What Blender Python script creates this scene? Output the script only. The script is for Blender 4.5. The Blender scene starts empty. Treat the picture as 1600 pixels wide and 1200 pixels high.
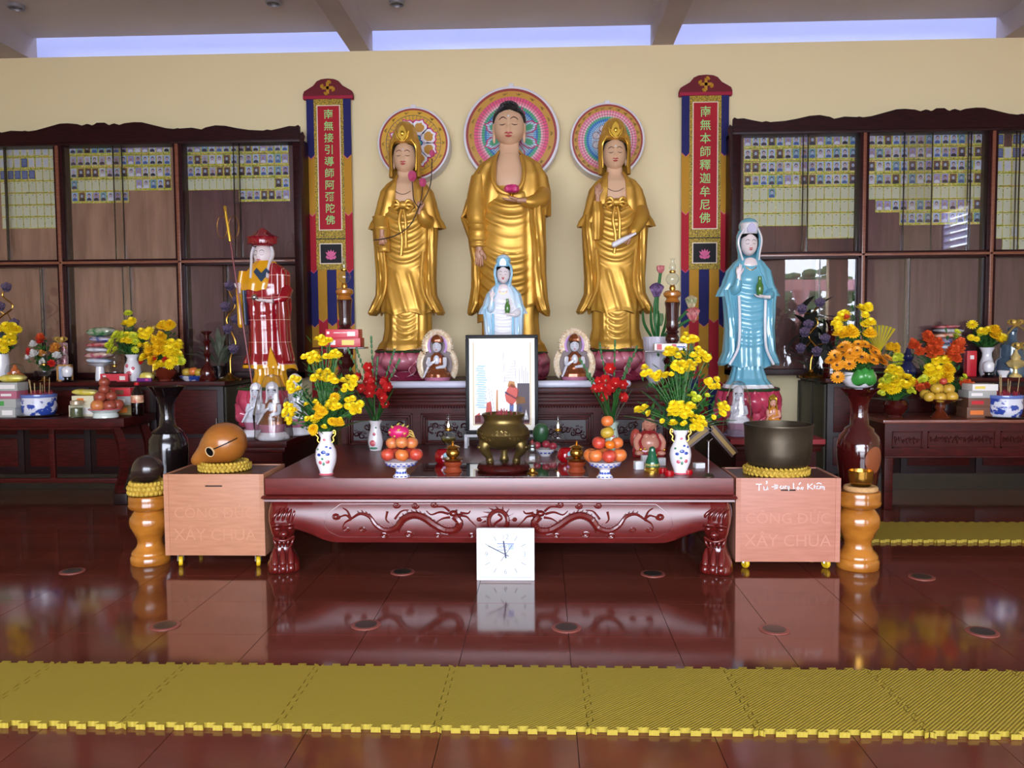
import bpy, bmesh, math, random
from math import pi, sin, cos, tan, atan, atan2, sqrt, exp, radians
from mathutils import Vector, Matrix
random.seed(7)
sc = bpy.context.scene
COL = sc.collection
# ------------------------------------------------------------------ camera
F = 1300.0                      # focal length in pixels of the 1600x1200 frame
CAM = Vector((0, 0, 1.46))
RC = (Matrix.Rotation(atan(50.5 / F), 3, 'Z') @ Matrix.Rotation(pi / 2 - atan(75 / F), 3, 'X')
      @ Matrix.Rotation(-0.0070, 3, 'Z'))
cd = bpy.data.cameras.new('camera'); cd.sensor_width = 36; cd.lens = 36 * F / 1600; cd.clip_start = 0.05
cam = bpy.data.objects.new('camera', cd); COL.objects.link(cam)
cam.matrix_world = Matrix.Translation(CAM) @ RC.to_4x4()
sc.camera = cam
# ------------------------------------------------------------------ daylight
W = bpy.data.worlds.new('sky'); sc.world = W; W.use_nodes = True
bg = W.node_tree.nodes['Background']
bg.inputs[0].default_value = (0.80, 0.86, 1.0, 1); bg.inputs[1].default_value = 6.0
def portal(name, loc, rot, sx, sy):
    l = bpy.data.lights.new(name, 'AREA'); l.shape = 'RECTANGLE'; l.size = sx; l.size_y = sy; l.cycles.is_portal = True
    o = bpy.data.objects.new(name, l); COL.objects.link(o); o.location = loc; o.rotation_euler = rot
    return o
vs = sc.view_settings
vs.view_transform = 'Standard'; vs.look = 'None'; vs.gamma = 1; vs.use_curve_mapping = False; vs.exposure = 1.55
sc.cycles.max_bounces = 8; sc.cycles.diffuse_bounces = 5; sc.cycles.glossy_bounces = 4; sc.cycles.transparent_max_bounces = 12
sc.cycles.caustics_reflective = False; sc.cycles.caustics_refractive = False; sc.cycles.sample_clamp_indirect = 6

def at(px, py, Y):              # point on the plane at distance Y seen at a pixel
    d = RC @ Vector(((px - 800) / F, -(py - 600) / F, -1))
    return CAM + d * (Y / d.y)
def on(px, py, z):              # point on the level z seen at a pixel
    d = RC @ Vector(((px - 800) / F, -(py - 600) / F, -1))
    return CAM + d * ((z - CAM.z) / d.z)
# ------------------------------------------------------------------ mesh helper
class MB:
    def __init__(s): s.v = []; s.f = []; s.m = []; s.M = None; s.k = 0
    def add(s, vs, fs, k=None):
        n = len(s.v); k = s.k if k is None else k
        s.v += [tuple(s.M @ Vector(p)) for p in vs] if s.M else [tuple(p) for p in vs]
        for f in fs: s.f.append(tuple(i + n for i in f)); s.m.append(k)
        return s
    def box(s, c, d, k=None, rz=0, rx=0, ry=0):
        x, y, z = d[0] / 2, d[1] / 2, d[2] / 2
        P = [Vector((a, b, e)) for a in (-x, x) for b in (-y, y) for e in (-z, z)]
        if rz or rx or ry:
            R = Matrix.Rotation(rz, 3, 'Z') @ Matrix.Rotation(ry, 3, 'Y') @ Matrix.Rotation(rx, 3, 'X'); P = [R @ p for p in P]
        c = Vector(c)
        return s.add([p + c for p in P], [(0, 1, 3, 2), (4, 6, 7, 5), (0, 4, 5, 1), (2, 3, 7, 6), (0, 2, 6, 4), (1, 5, 7, 3)], k)
    def b2(s, p, q, k=None):
        return s.box([(a + b) / 2 for a, b in zip(p, q)], [abs(a - b) for a, b in zip(p, q)], k)
    def loft(s, R, caps=(True, True), k=None, closed=True):
        n = len(R[0]); vs = [p for r in R for p in r]; fs = []
        for i in range(len(R) - 1):
            for j in range(n if closed else n - 1):
                a = i * n + j; b = i * n + (j + 1) % n
                fs.append((a, b, b + n, a + n))
        if closed and caps[0]: fs.append(tuple(range(n))[::-1])
        if closed and caps[1]: fs.append(tuple(range((len(R) - 1) * n, len(R) * n)))
        return s.add(vs, fs, k)
    def lathe(s, prof, n=24, c=(0, 0, 0), k=None, sx=1, sy=1, caps=(True, True), fn=None):
        R = []
        for r, z in prof:
            ring = []
            for j in range(n):
                t = 2 * pi * j / n; q = r * (fn(t, z) if fn else 1)
                ring.append((c[0] + q * cos(t) * sx, c[1] + q * sin(t) * sy, c[2] + z))
            R.append(ring)
        return s.loft(R, caps, k)
    def ell(s, c, r, nu=14, nv=9, k=None, M=None, fn=None):
        if not hasattr(r, '__len__'): r = (r, r, r)
        R = []
        for i in range(nv + 1):
            p = pi * (i / nv) - pi / 2; q = max(cos(p), 0.02)
            ring = []
            for j in range(nu):
                t = 2 * pi * j / nu
                v = Vector((r[0] * q * cos(t), r[1] * q * sin(t), r[2] * sin(p)))
                if fn: v = fn(v)
                if M: v = M @ v
                ring.append(v + Vector(c))
            R.append(ring)
        return s.loft(R, (True, True), k)
    def tube(s, P, r, n=8, k=None, caps=(True, True), sx=1.0):
        P = [Vector(p) for p in P]; m = len(P)
        if not hasattr(r, '__len__'): r = [r] * m
        R = []; u = None
        for i in range(m):
            t = (P[min(i + 1, m - 1)] - P[max(i - 1, 0)]).normalized()
            if u is None:
                u = t.orthogonal().normalized() if abs(t.y) > .9 else (Vector((0, 1, 0)) - t * t.y).normalized()
            else: u = (u - t * u.dot(t)).normalized()
            w = t.cross(u)
            R.append([P[i] + (u * cos(2 * pi * j / n) + w * sin(2 * pi * j / n) * sx) * r[i] for j in range(n)])
        return s.loft(R, caps, k)
    def prism(s, poly, y0, y1, k=None, kside=None, ax='y'):
        n = len(poly)
        f = {'y': lambda p, y: (p[0], y, p[1]), 'z': lambda p, y: (p[0], p[1], y), 'x': lambda p, y: (y, p[0], p[1])}[ax]
        vs = [f(p, y0) for p in poly] + [f(p, y1) for p in poly]
        s.add(vs, [tuple(range(n)), tuple(range(2 * n - 1, n - 1, -1))], k)
        b = len(s.v) - 2 * n
        for j in range(n):
            s.f.append((b + j, b + j + n, b + (j + 1) % n + n, b + (j + 1) % n)); s.m.append(s.k if k is None and kside is None else (k if kside is None else kside))
        return s
    def mesh(s, name, mats, smooth=True, sharp=38, bevel=0):
        me = bpy.data.meshes.new(name); me.from_pydata(s.v, [], s.f)
        if not isinstance(mats, (list, tuple)): mats = [mats]
        for m in mats: me.materials.append(m)
        me.polygons.foreach_set('material_index', [min(k, len(mats) - 1) for k in s.m])
        bm = bmesh.new(); bm.from_mesh(me)
        bmesh.ops.recalc_face_normals(bm, faces=bm.faces)
        if bevel:
            es = [e for e in bm.edges if len(e.link_faces) == 2 and e.calc_face_angle(0) > 0.6]
            bmesh.ops.bevel(bm, geom=es, offset=bevel, segments=2, profile=.6, affect='EDGES', clamp_overlap=True)
        bm.to_mesh(me); bm.free()
        if smooth:
            me.polygons.foreach_set('use_smooth', [True] * len(me.polygons)); me.set_sharp_from_angle(angle=radians(sharp))
        return me
    def build(s, name, mats, parent=None, loc=None, **kw):
        return place(name, s.mesh(name, mats, **kw), parent, loc)
def place(name, me, parent=None, loc=None, rot=None, scale=None):
    o = bpy.data.objects.new(name, me); COL.objects.link(o)
    if parent: o.parent = parent
    if loc is not None: o.location = loc
    if rot is not None: o.rotation_euler = rot
    if scale is not None: o.scale = scale if hasattr(scale, '__len__') else (scale,) * 3
    return o
def tag(o, label, cat, group=None):
    o['label'] = label; o['category'] = cat
    if group: o['group'] = group
    return o
def thing(name, label, cat, loc=(0, 0, 0), rz=0, group=None, scale=1):
    o = place(name, None, None, loc, (0, 0, rz), scale); o.empty_display_size = .05
    return tag(o, label, cat, group)
def struct(o): o['kind'] = 'structure'; return o
def dup(root, loc=None, rz=None, label=None, group=None, scale=None):
    r = root.copy(); COL.objects.link(r)
    if loc is not None: r.location = loc
    if rz is not None: r.rotation_euler = (0, 0, rz)
    if scale is not None: r.scale = (scale,) * 3
    if label: r['label'] = label
    if group: r['group'] = group
    for ch in list(root.children):
        c = ch.copy(); COL.objects.link(c); c.parent = r
        for g in ch.children:
            d = g.copy(); COL.objects.link(d); d.parent = c
    return r
def interp(tab, z):
    if z <= tab[0][0]: return tab[0][1:]
    for a, b in zip(tab, tab[1:]):
        if z <= b[0]:
            t = (z - a[0]) / (b[0] - a[0]); t = t * t * (3 - 2 * t) * .5 + t * .5
            return tuple(p + (q - p) * t for p, q in zip(a[1:], b[1:]))
    return tab[-1][1:]
def arc(cx, cz, r, a0, a1, n=10, rz=None):
    return [(cx + r * cos(radians(a0 + (a1 - a0) * i / n)), cz + (rz or r) * sin(radians(a0 + (a1 - a0) * i / n))) for i in range(n + 1)]
def spline(P, n=8):
    P = [Vector(p) for p in P]; out = []
    for i in range(len(P) - 1):
        a, b, c, d = P[max(i - 1, 0)], P[i], P[i + 1], P[min(i + 2, len(P) - 1)]
        for j in range(n):
            t = j / n
            out.append(.5 * ((2 * b) + (c - a) * t + (2 * a - 5 * b + 4 * c - d) * t * t + (3 * b - a - 3 * c + d) * t ** 3))
    return out + [P[-1]]
def text(name, body, size, mat, parent, loc, rot=(pi / 2, 0, 0), ext=.001, off=0, align='CENTER', sx=1):
    cu = bpy.data.curves.new('t', 'FONT'); cu.body = body; cu.size = size; cu.extrude = ext; cu.offset = off
    cu.align_x = align; cu.align_y = 'CENTER'; cu.resolution_u = 3
    t = bpy.data.objects.new('t', cu); COL.objects.link(t)
    me = bpy.data.meshes.new_from_object(t.evaluated_get(bpy.context.evaluated_depsgraph_get()))
    bpy.data.objects.remove(t); bpy.data.curves.remove(cu)
    me.materials.clear(); me.materials.append(mat)
    o = place(name, me, parent, loc, rot); o.scale = (sx, 1, 1)
    return o
# ------------------------------------------------------------------ materials
MATS = {}
def srgb(h):
    h = h.lstrip('#'); c = [int(h[i:i + 2], 16) / 255 for i in (0, 2, 4)]
    return tuple(x / 12.92 if x <= .04045 else ((x + .055) / 1.055) ** 2.4 for x in c) + (1,)
def mat(name, col, rough=.5, metal=0., spec=.5, coat=0., noise=None, bump=None, emit=0., trans=0., sheen=0., sub=0):
    """noise = (second colour, scale, stretch xyz, detail); bump = (scale, strength, stretch)"""
    if name in MATS: return MATS[name]
    m = bpy.data.materials.new(name); m.use_nodes = True; MATS[name] = m
    nt = m.node_tree; b = nt.nodes['Principled BSDF']; L = nt.links.new
    c = srgb(col) if isinstance(col, str) else tuple(col) + (1,)
    b.inputs['Base Color'].default_value = c; b.inputs['Roughness'].default_value = rough
    b.inputs['Metallic'].default_value = metal; b.inputs['Specular IOR Level'].default_value = spec
    b.inputs['Coat Weight'].default_value = coat; b.inputs['Coat Roughness'].default_value = .08
    b.inputs['Transmission Weight'].default_value = trans
    if emit: b.inputs['Emission Color'].default_value = c; b.inputs['Emission Strength'].default_value = emit
    if noise or bump:
        tc = nt.nodes.new('ShaderNodeTexCoord')
    if noise:
        c2, scale, st, det = noise
        mp = nt.nodes.new('ShaderNodeMapping'); mp.inputs['Scale'].default_value = st; L(tc.outputs['Object'], mp.inputs[0])
        n = nt.nodes.new('ShaderNodeTexNoise'); n.inputs['Scale'].default_value = scale; n.inputs['Detail'].default_value = det
        L(mp.outputs[0], n.inputs[0])
        r = nt.nodes.new('ShaderNodeValToRGB'); r.color_ramp.elements[0].position = .32; r.color_ramp.elements[1].position = .68
        r.color_ramp.elements[0].color = c; r.color_ramp.elements[1].color = srgb(c2) if isinstance(c2, str) else tuple(c2) + (1,)
        L(n.outputs[0], r.inputs[0]); L(r.outputs[0], b.inputs['Base Color'])
    if bump:
        scale, stg, st = bump
        mp = nt.nodes.new('ShaderNodeMapping'); mp.inputs['Scale'].default_value = st; L(tc.outputs['Object'], mp.inputs[0])
        n = nt.nodes.new('ShaderNodeTexNoise'); n.inputs['Scale'].default_value = scale; n.inputs['Detail'].default_value = 3
        L(mp.outputs[0], n.inputs[0])
        bp = nt.nodes.new('ShaderNodeBump'); bp.inputs['Strength'].default_value = stg; bp.inputs['Distance'].default_value = .01
        L(n.outputs[0], bp.inputs['Height']); L(bp.outputs[0], b.inputs['Normal'])
    return m
def glassmat(name, tint=(1, 1, 1), refl=1.0, rough=.0, alpha=None):
    m = bpy.data.materials.new(name); m.use_nodes = True; nt = m.node_tree; nt.nodes.clear(); L = nt.links.new
    o = nt.nodes.new('ShaderNodeOutputMaterial'); mx = nt.nodes.new('ShaderNodeMixShader'); MATS[name] = m
    t = nt.nodes.new('ShaderNodeBsdfTransparent'); t.inputs[0].default_value = tuple(tint) + (1,)
    g = nt.nodes.new('ShaderNodeBsdfGlossy'); g.inputs['Roughness'].default_value = rough
    fr = nt.nodes.new('ShaderNodeLayerWeight'); fr.inputs[0].default_value = .5
    pw = nt.nodes.new('ShaderNodeMath'); pw.operation = 'POWER'; pw.inputs[1].default_value = 4.0
    mu = nt.nodes.new('ShaderNodeMath'); mu.operation = 'MULTIPLY_ADD'; mu.inputs[1].default_value = .75 * refl; mu.inputs[2].default_value = .04 * refl
    L(fr.outputs['Facing'], pw.inputs[0]); L(pw.outputs[0], mu.inputs[0]); L(mu.outputs[0], mx.inputs[0]); L(t.outputs[0], mx.inputs[1]); L(g.outputs[0], mx.inputs[2])
    L(mx.outputs[0], o.inputs[0])
    return m
cream = mat('wall_cream', '#f0dfb2', .85, bump=(60, .05, (1, 1, 1)))
white = mat('wall_skylight_tint', '#d3d8f4', .85)  # bluish tint puts the colour of skylight into white paint
ceilm = mat('ceiling_paint', '#c9c0c4', .9, noise=('#c0b6bb', .8, (1, 1, 1), 4))
rosew = mat('rosewood', '#4a1411', .38, spec=.14, noise=('#280a08', 9, (1, 1, 9), 5))
rosewx = mat('rosewood_cross', '#4a1411', .38, spec=.14, noise=('#2b0b09', 9, (1, 9, 9), 5))
redwood = mat('red_lacquer_wood', '#6a1c1a', .33, spec=.8, noise=('#541411', 7, (1, 8, 8), 5))
darkw = mat('dark_wood', '#220c0e', .42, spec=.3, noise=('#150708', 8, (1, 1, 8), 4))
blackl = mat('black_lacquer', '#120c0d', .18, coat=.5)
gold = mat('gold_paint', '#d8a74c', .4, .5, noise=('#c69538', 5, (1, 1, 1), 3))
goldb = mat('bright_gold', '#f0c650', .22, .9)
skin = mat('statue_skin', '#ddb593', .38)
skin2 = mat('statue_hand_skin', '#bb8c70', .42)
porc = mat('porcelain_white', '#e6e4ea', .16, coat=.4)
hairb = mat('statue_black_hair', '#0c0a0c', .35)
lipr = mat('painted_lips', '#b5383c', .35)
linem = mat('painted_line', '#5a3a2e', .5)
brass = mat('brass', '#b98a3c', .22, .95)
bronze = mat('aged_bronze', '#5a4f40', .42, .7, noise=('#3d3529', 5, (1, 1, 1), 4))
bronze2 = mat('golden_bronze', '#7d6a3c', .34, .8, noise=('#5d4c2c', 5, (1, 1, 1), 4))
steel = mat('steel', '#b9babf', .25, .95)
blackm = mat('black_paint', '#0b0a0c', .45, spec=.2)
whitem = mat('white_plastic', '#dcdee0', .4)
redm = mat('red_plastic', '#c3161f', .35)
leafm = mat('leaf_green', '#1d4a1f', .45, noise=('#2f6428', 14, (1, 1, 1), 2))
stemm = mat('stem_green', '#3a6a2c', .5)
yelm = mat('petal_yellow', '#f8e222', .5, noise=('#f2d214', 30, (1, 1, 1), 2))
yelc = mat('flower_centre', '#b98a10', .6)
clear = glassmat('clear_glass', (.93, .95, .95), 1.3)
pane = glassmat('pane_glass', (.96, .96, .96), 1.0)
# ================================================================== the hall
YW = 8.65; ZT = at(800, 75, YW).z; ZC = at(800, 38, YW).z
XL, XR, YF = -7.6, 7.6, -3.0
def tilemat():
    m = mat('floor_tile', '#70372b', .1, coat=.0, noise=('#5c2c21', 1.3, (1, 3, 1), 6))
    nt = m.node_tree; b = nt.nodes['Principled BSDF']; b.inputs['Specular IOR Level'].default_value = .62
    tc = nt.nodes.new('ShaderNodeTexCoord'); n = nt.nodes.new('ShaderNodeTexNoise'); n.inputs['Scale'].default_value = 2.2
    n.inputs['Detail'].default_value = 2
    r = nt.nodes.new('ShaderNodeMapRange'); r.inputs[3].default_value = .05; r.inputs[4].default_value = .13
    geo = nt.nodes.new('ShaderNodeNewGeometry')
    nt.links.new(geo.outputs['Position'], n.inputs[0]); nt.links.new(n.outputs[0], r.inputs[0]); nt.links.new(r.outputs[0], b.inputs['Roughness'])
    return m
tile_m = tilemat()
grout = mat('tile_grout', '#2c1010', .5)
fl = MB(); fl.b2((XL, YF - .2, -.12), (XR, 9.6, -.006), 0)
floor = struct(fl.build('floor', [grout], smooth=False))
T = .5; x0 = -.387; y0 = 4.47
tm = MB(); tm.box((0, 0, -.003), (T - .003, T - .003, .006)); tme = tm.mesh('tile', [tile_m], smooth=False)
for i in range(-15, 16):
    for j in range(-5, 6):
        cx, cy = x0 + (i + .5) * T, y0 + (j + .5) * T
        if cy < 2.2 or cy > 7.3: continue
        if cx < -(850 / F) * (cy + .3) - .35 or cx > (750 / F) * (cy + .3) + .35: continue
        place('tile', tme, floor, (cx, cy, 0))
# the rest of the tiled floor, outside the part one can pick tiles apart in
ft = MB()
for (a, b, c, d) in ((XL, YF, XR, 2.2), (XL, 7.47, XR, 8.6)): ft.b2((a, b, -.005), (c, d, -.0015))
rest = ft.build('tile_field', [tile_m], floor, smooth=False); rest['kind'] = 'stuff'
for s_ in (-1, 1):      # side strips
    m_ = MB()
    for j in range(-5, 6):
        cy = y0 + (j + .5) * T
        if cy < 2.2 or cy > 7.3: continue
        if s_ < 0:
            k = min(i for i in range(-15, 16) if x0 + (i + .5) * T >= -(850 / F) * (cy + .3) - .35); m_.b2((XL, cy - T / 2, -.005), (x0 + k * T, cy + T / 2, -.0015))
        else:
            k = max(i for i in range(-15, 16) if x0 + (i + .5) * T <= (750 / F) * (cy + .3) + .35); m_.b2((x0 + (k + 1) * T, cy - T / 2, -.005), (XR, cy + T / 2, -.0015))
    o = m_.build('tile_field', [tile_m], floor, smooth=False); o['kind'] = 'stuff'
# walls
struct(MB().b2((XL, YW, 0), (XR, YW + .14, ZT)).build('wall_back', [cream], smooth=False))
OW = 9.5
struct(MB().b2((XL - .2, OW, 0), (XR + .2, OW + .2, 5.6)).build('wall_outer', [white], smooth=False))
struct(MB().b2((XL - .2, YF - .2, 0), (XL, OW, ZC + .9)).build('wall_left', [cream], smooth=False))
# right wall with a louvred window high up
wy0, wy1, wz0, wz1 = .25, 1.3, 2.95, 3.75
mb = MB(); mb.b2((XR, YF - .2, 0), (XR + .2, wy0, ZC + .9)); mb.b2((XR, wy1, 0), (XR + .2, OW, ZC + .9))
mb.b2((XR, wy0, 0), (XR + .2, wy1, wz0)); mb.b2((XR, wy0, wz1), (XR + .2, wy1, ZC + .9))
struct(mb.build('wall_right', [cream], smooth=False))
win = struct(place('window_1', MB().b2((XR + .05, wy0, wz0), (XR + .15, wy0 + .04, wz1)).b2((XR + .05, wy1 - .04, wz0), (XR + .15, wy1, wz1)).mesh('window_frame', [white], smooth=False)))
for i in range(6):
    MB().box((XR + .1, (wy0 + wy1) / 2, wz0 + .07 + i * .132), (.12, wy1 - wy0 - .08, .012), ry=.6).build('louvre', [white], win, smooth=False)
# front wall behind the camera: wide open doorway, a side doorway
mb = MB(); H = 3.7
xs = [(XL, -4.2), (4.0, 5.6), (6.62, 7.05), (7.3, XR)]
for a, b in xs: mb.b2((a, YF - .2, 0), (b, YF, H))
mb.b2((XL, YF - .2, H), (XR, YF, ZC + .05)); mb.b2((5.6, YF - .2, 3.2), (7.3, YF, H))
struct(mb.build('wall_front', [cream], smooth=False))
# ceiling, beams
CE = YW + .10
struct(MB().b2((XL, YF - .2, ZC), (XR, CE, ZC + .15)).build('ceiling', [ceilm], smooth=False))
VOID = .2                        # unseen slot to the sky, its width set for light on the outer wall
struct(MB().b2((XL, CE - .1, ZC + .15), (XR, CE, ZC + .9)).build('wall_slot_light_stop', [white], smooth=False))  # unseen, added to keep sky light out above the ceiling
struct(MB().b2((XL, CE, ZC + .75), (XR, OW - VOID, ZC + .9)).build('wall_slot_light_cover', [white], smooth=False))  # unseen, added to narrow the slot and dim its light
beamm = mat('beam_paint', '#b9aeb0', .9, noise=('#aca0a2', 1.2, (1, 1, 1), 4))
for i, (xa, xb) in enumerate(((-5.70, at(45, 75, YW).x), (at(547, 75, YW).x, at(578, 75, YW).x), (at(1019, 70, YW).x, at(1052, 70, YW).x), (at(1568, 60, YW).x, at(1600, 60, YW).x + .1))):
    struct(MB().b2((xa, YF, ZT), (xb, YW + .14, ZC + .02)).build('trim_%d' % (i + 1), [beamm], smooth=False))
# outside the front: ground, columns and greenery (seen in the cabinet glass)
ground = struct(MB().b2((-14, -16, -.3), (16, YF - .2, -.02)).build('ground_outside', [mat('paving', '#9a9690', .8)], smooth=False))
colm = mat('pink_column', '#d9a6b8', .6)
for x in (5.75, 6.45):
    o = MB().lathe([(.17, 0), (.17, .2), (.13, .25), (.13, 2.3), (.15, 2.35), (.2, 2.42), (.2, 2.55)], 20).build('column', [colm], None, (x, -4.6, 0)); struct(o)
struct(MB().b2((4.4, -5.0, 2.55), (8.6, -4.3, 2.8)).build('wall_porch_lintel', [colm], smooth=False))
greenm = mat('tree_foliage', '#3f6a34', .7)
for x, y, r, lb in ((8.2, -9, 1.4, 'wide green leafy tree outside the side doorway'), (12.4, -10, 2.0, 'tallest green leafy tree outside the side doorway'), (5.2, -12, 1.2, 'small green tree far outside the side doorway'), (-9, -11, 2.2, 'lone green tree outside to the left of the doorway')):
    mb = MB()
    for k in range(150):
        d = Vector((random.gauss(0, 1), random.gauss(0, 1), random.gauss(0, 1))).normalized() * r * random.uniform(.6, 1)
        mb.ell((d.x, d.y, 2.2 + d.z), (.24, .24, .1), 5, 3)
    t = thing('garden_tree', lb, 'tree', (x, y, -.02), group='trees outside the hall')
    mb.build('foliage', [greenm], t); MB().tube([(0, 0, -.2), (0, 0, 1.6)], [.14, .1]).build('trunk', [mat('bark', '#5b4636', .9)], t)
portal('daylight_doorway', (-.1, YF - .1, H / 2), (pi / 2, 0, 0), 8.2, H)
portal('daylight_side_doorway', (6.37, YF - .1, H / 2), (pi / 2, 0, 0), 1.65, H)
portal('daylight_slot', (0, OW - VOID / 2, ZC + .85), (0, 0, 0), 15, VOID)
# ceiling downlights
for px, py, lab in ((25, 8, 'round downlight on the ceiling at the far left corner'), (427, 1, 'round downlight on the ceiling left of the slanting beam'), (620, 2, 'round downlight on the ceiling right of the slanting beam')):
    p = on(px, py, ZC)
    t = thing('ceiling_downlight', lab, 'downlight', (p.x, p.y, ZC), group='ceiling downlights')
    MB().lathe([(.075, 0), (.075, -.03), (.062, -.035), (.058, -.01)], 20, caps=(True, False)).build('housing', [mat('downlight_ring', '#8d8a92', .4, .3)], t)
    MB().lathe([(.058, -.012), (.03, -.02), (.0, -.024)], 16).build('bulb', [mat('unlit_bulb', '#2f2d33', .3)], t)
# floor caps
capm = mat('floor_cap_metal', '#4f4a44', .35, .7)
for r, (lst, adj) in enumerate((([(258, 978), (572, 977), (885, 981), (1210, 984), (1535, 988)], 'near the yellow mats'), ([(113, 893), (629, 894), (1020, 897), (1440, 902)], 'level with the carved table feet'))):
    for i, (px, py) in enumerate(lst):
        p = on(px, py, 0)
        t = thing('floor_disc', '%s round metal floor disc of the row %s' % (['leftmost', 'second', 'third', 'fourth', 'fifth'][i], adj), 'floor disc', p, group='metal discs set in the floor')
        MB().lathe([(.075, 0), (.075, .004), (.06, .005)], 24).build('rim', [mat('cap_rim', '#8a4a40', .4)], t)
        MB().lathe([(.056, .0055), (.056, .006), (.05, .0065)], 24).build('lid', [capm], t)
# ================================================================== display cabinets on the back wall
YC = 8.30                                   # front of the cabinets
tins = mat('tinsel_border', '#c9b21a', .3)
def tinsel():
    nt = tins.node_tree; b = nt.nodes['Principled BSDF']; tc = nt.nodes.new('ShaderNodeTexCoord'); oi = nt.nodes.new('ShaderNodeObjectInfo')
    ad = nt.nodes.new('ShaderNodeVectorMath'); ad.operation = 'ADD'
    nt.links.new(tc.outputs['Object'], ad.inputs[0]); nt.links.new(oi.outputs['Location'], ad.inputs[1])
    n = nt.nodes.new('ShaderNodeTexNoise'); n.inputs['Scale'].default_value = 38; n.inputs['Detail'].default_value = 1
    r = nt.nodes.new('ShaderNodeValToRGB'); e = r.color_ramp.elements
    e[0].position = .3; e[0].color = srgb('#4f7d2c'); e[1].position = .72; e[1].color = srgb('#d9d04a')
    for p, c in ((.42, '#e6dc3a'), (.5, '#8fae3a'), (.57, '#fff6a0'), (.65, '#c98a22')):
        x = r.color_ramp.elements.new(p); x.color = srgb(c)
    nt.links.new(ad.outputs[0], n.inputs[0]); nt.links.new(n.outputs[0], r.inputs[0]); nt.links.new(r.outputs[0], b.inputs['Base Color'])
    b.inputs['Metallic'].default_value = .25
tinsel()
blank_m = mat('blank_card', '#c8ccb2', .5); blankl_m = mat('pale_card', '#c4c8cc', .5); blue_m = mat('blue_card', '#3a4f92', .5)
slot_m = mat('card_slot', '#3a3a2c', .6)
bgs = [mat('portrait_backdrop_' + n, c, .45) for n, c in (('sky', '#a9c0ea'), ('pale', '#b9c2dc'), ('grey', '#a5a6c4'), ('violet', '#948ecb'), ('teal', '#6f9fb8'), ('brown', '#6b4a3e'))]
suits = [mat('portrait_suit_' + n, c, .5) for n, c in (('navy', '#1c2140'), ('black', '#15131a'), ('white', '#d4d6e2'), ('plum', '#3d2740'), ('blue', '#3c5c9c'))]
fskin = [mat('portrait_face_a', '#b9a3ae', .5), mat('portrait_face_b', '#a3838a', .5), mat('portrait_face_c', '#9fb0d0', .5)]
PW, PH = .0735, .117
def card(kind, i=0):
    rnd = random.Random(i * 31 + 5); m = MB()
    m.box((0, .001, 0), (PW, .002, PH), 0)                      # tinsel frame
    w, h = .060, .086
    if kind == 'p':
        m.box((0, -.001, .006), (w, .003, h), 1)
        y = -.0028; cz = .012
        m.prism([(-.024, cz - .046), (.024, cz - .046), (.023, cz - .028), (.010, cz - .018), (-.010, cz - .018), (-.023, cz - .028)], y, y + .002, 2)
        r = .0125 + rnd.random() * .002
        m.prism(arc(0, cz + .006, r + .0025, -20, 200, 10, r * 1.25 + .003), y - .0003, y + .0015, 3)
        m.prism(arc(0, cz, r, 0, 360, 12, r * 1.25)[:-1], y - .001, y + .0015, 4)
        return m.mesh('memorial_card', [tins, bgs[i % 6], suits[(i * 7 // 3) % 5], hairb if i % 5 != 3 else bgs[2], fskin[(i // 2) % 3]], smooth=False)
    if kind == 'b': 
        m.box((0, -.001, .0), (.066, .003, .102), 1); m.box((0, -.0028, .04), (.014, .001, .005), 2)
        return m.mesh('memorial_card', [tins, blank_m, slot_m], smooth=False)
    if kind == 'w':
        m.box((0, -.001, .004), (w, .003, h + .006), 1); m.prism(arc(0, .004, .014, 0, 360, 12, .024)[:-1], -.003, -.001, 2)
        return m.mesh('memorial_card', [tins, blankl_m, bgs[1]], smooth=False)
    m.box((0, -.001, .004), (w, .003, h), 1)
    for k in range(4): m.box((0, -.0027, .03 - k * .016), (.04, .001, .003), 2)
    return m.mesh('memorial_card', [tins, blue_m, bgs[0]], smooth=False)
CARDS = {'p': [card('p', i) for i in range(14)], 'b': [card('b')], 'w': [card('w')], 'n': [card('n')]}
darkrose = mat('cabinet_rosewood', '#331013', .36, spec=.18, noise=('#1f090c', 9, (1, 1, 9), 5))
trimrose = mat('cabinet_pale_trim', '#8a5540', .3, noise=('#74402f', 9, (1, 1, 9), 4), coat=.3)  # paler brown wood of the stile and rail trims
backbrown = mat('cabinet_back_board', '#a87f6a', .45, noise=('#86604f', 4, (3, 1, .5), 3))
backdark = mat('cabinet_back_board_dark', '#654045', .42, noise=('#4c2c31', 5, (4, 1, .4), 3))
backred = mat('cabinet_back_board_red', '#5f2c26', .42, noise=('#45201d', 5, (4, 1, .4), 3))
ZCT = at(380, 216, YC).z; ZCM = at(380, 408, YC).z; ZCB = 1.054
def crest(xc, hw, pts):
    return [(xc + sx * u * hw, v) for sx, u, v in pts]
CR = [(0, .062), (.02, .062), (.035, .050), (.045, .046), (.055, .052), (.07, .056), (.085, .050), (.095, .046), (.12, .056), (.17, .062), (.21, .060), (.26, .044), (.33, .022), (.37, .016), (.39, .021),
      (.40, .018), (.46, .022), (.51, .010), (.53, .022), (.58, .034), (.63, .030), (.69, .014), (.75, .002), (.82, -.003), (.84, .003), (.86, -.002), (.90, .008), (.95, .022), (.98, .020), (.995, .028), (1.0, .022)]
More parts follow.
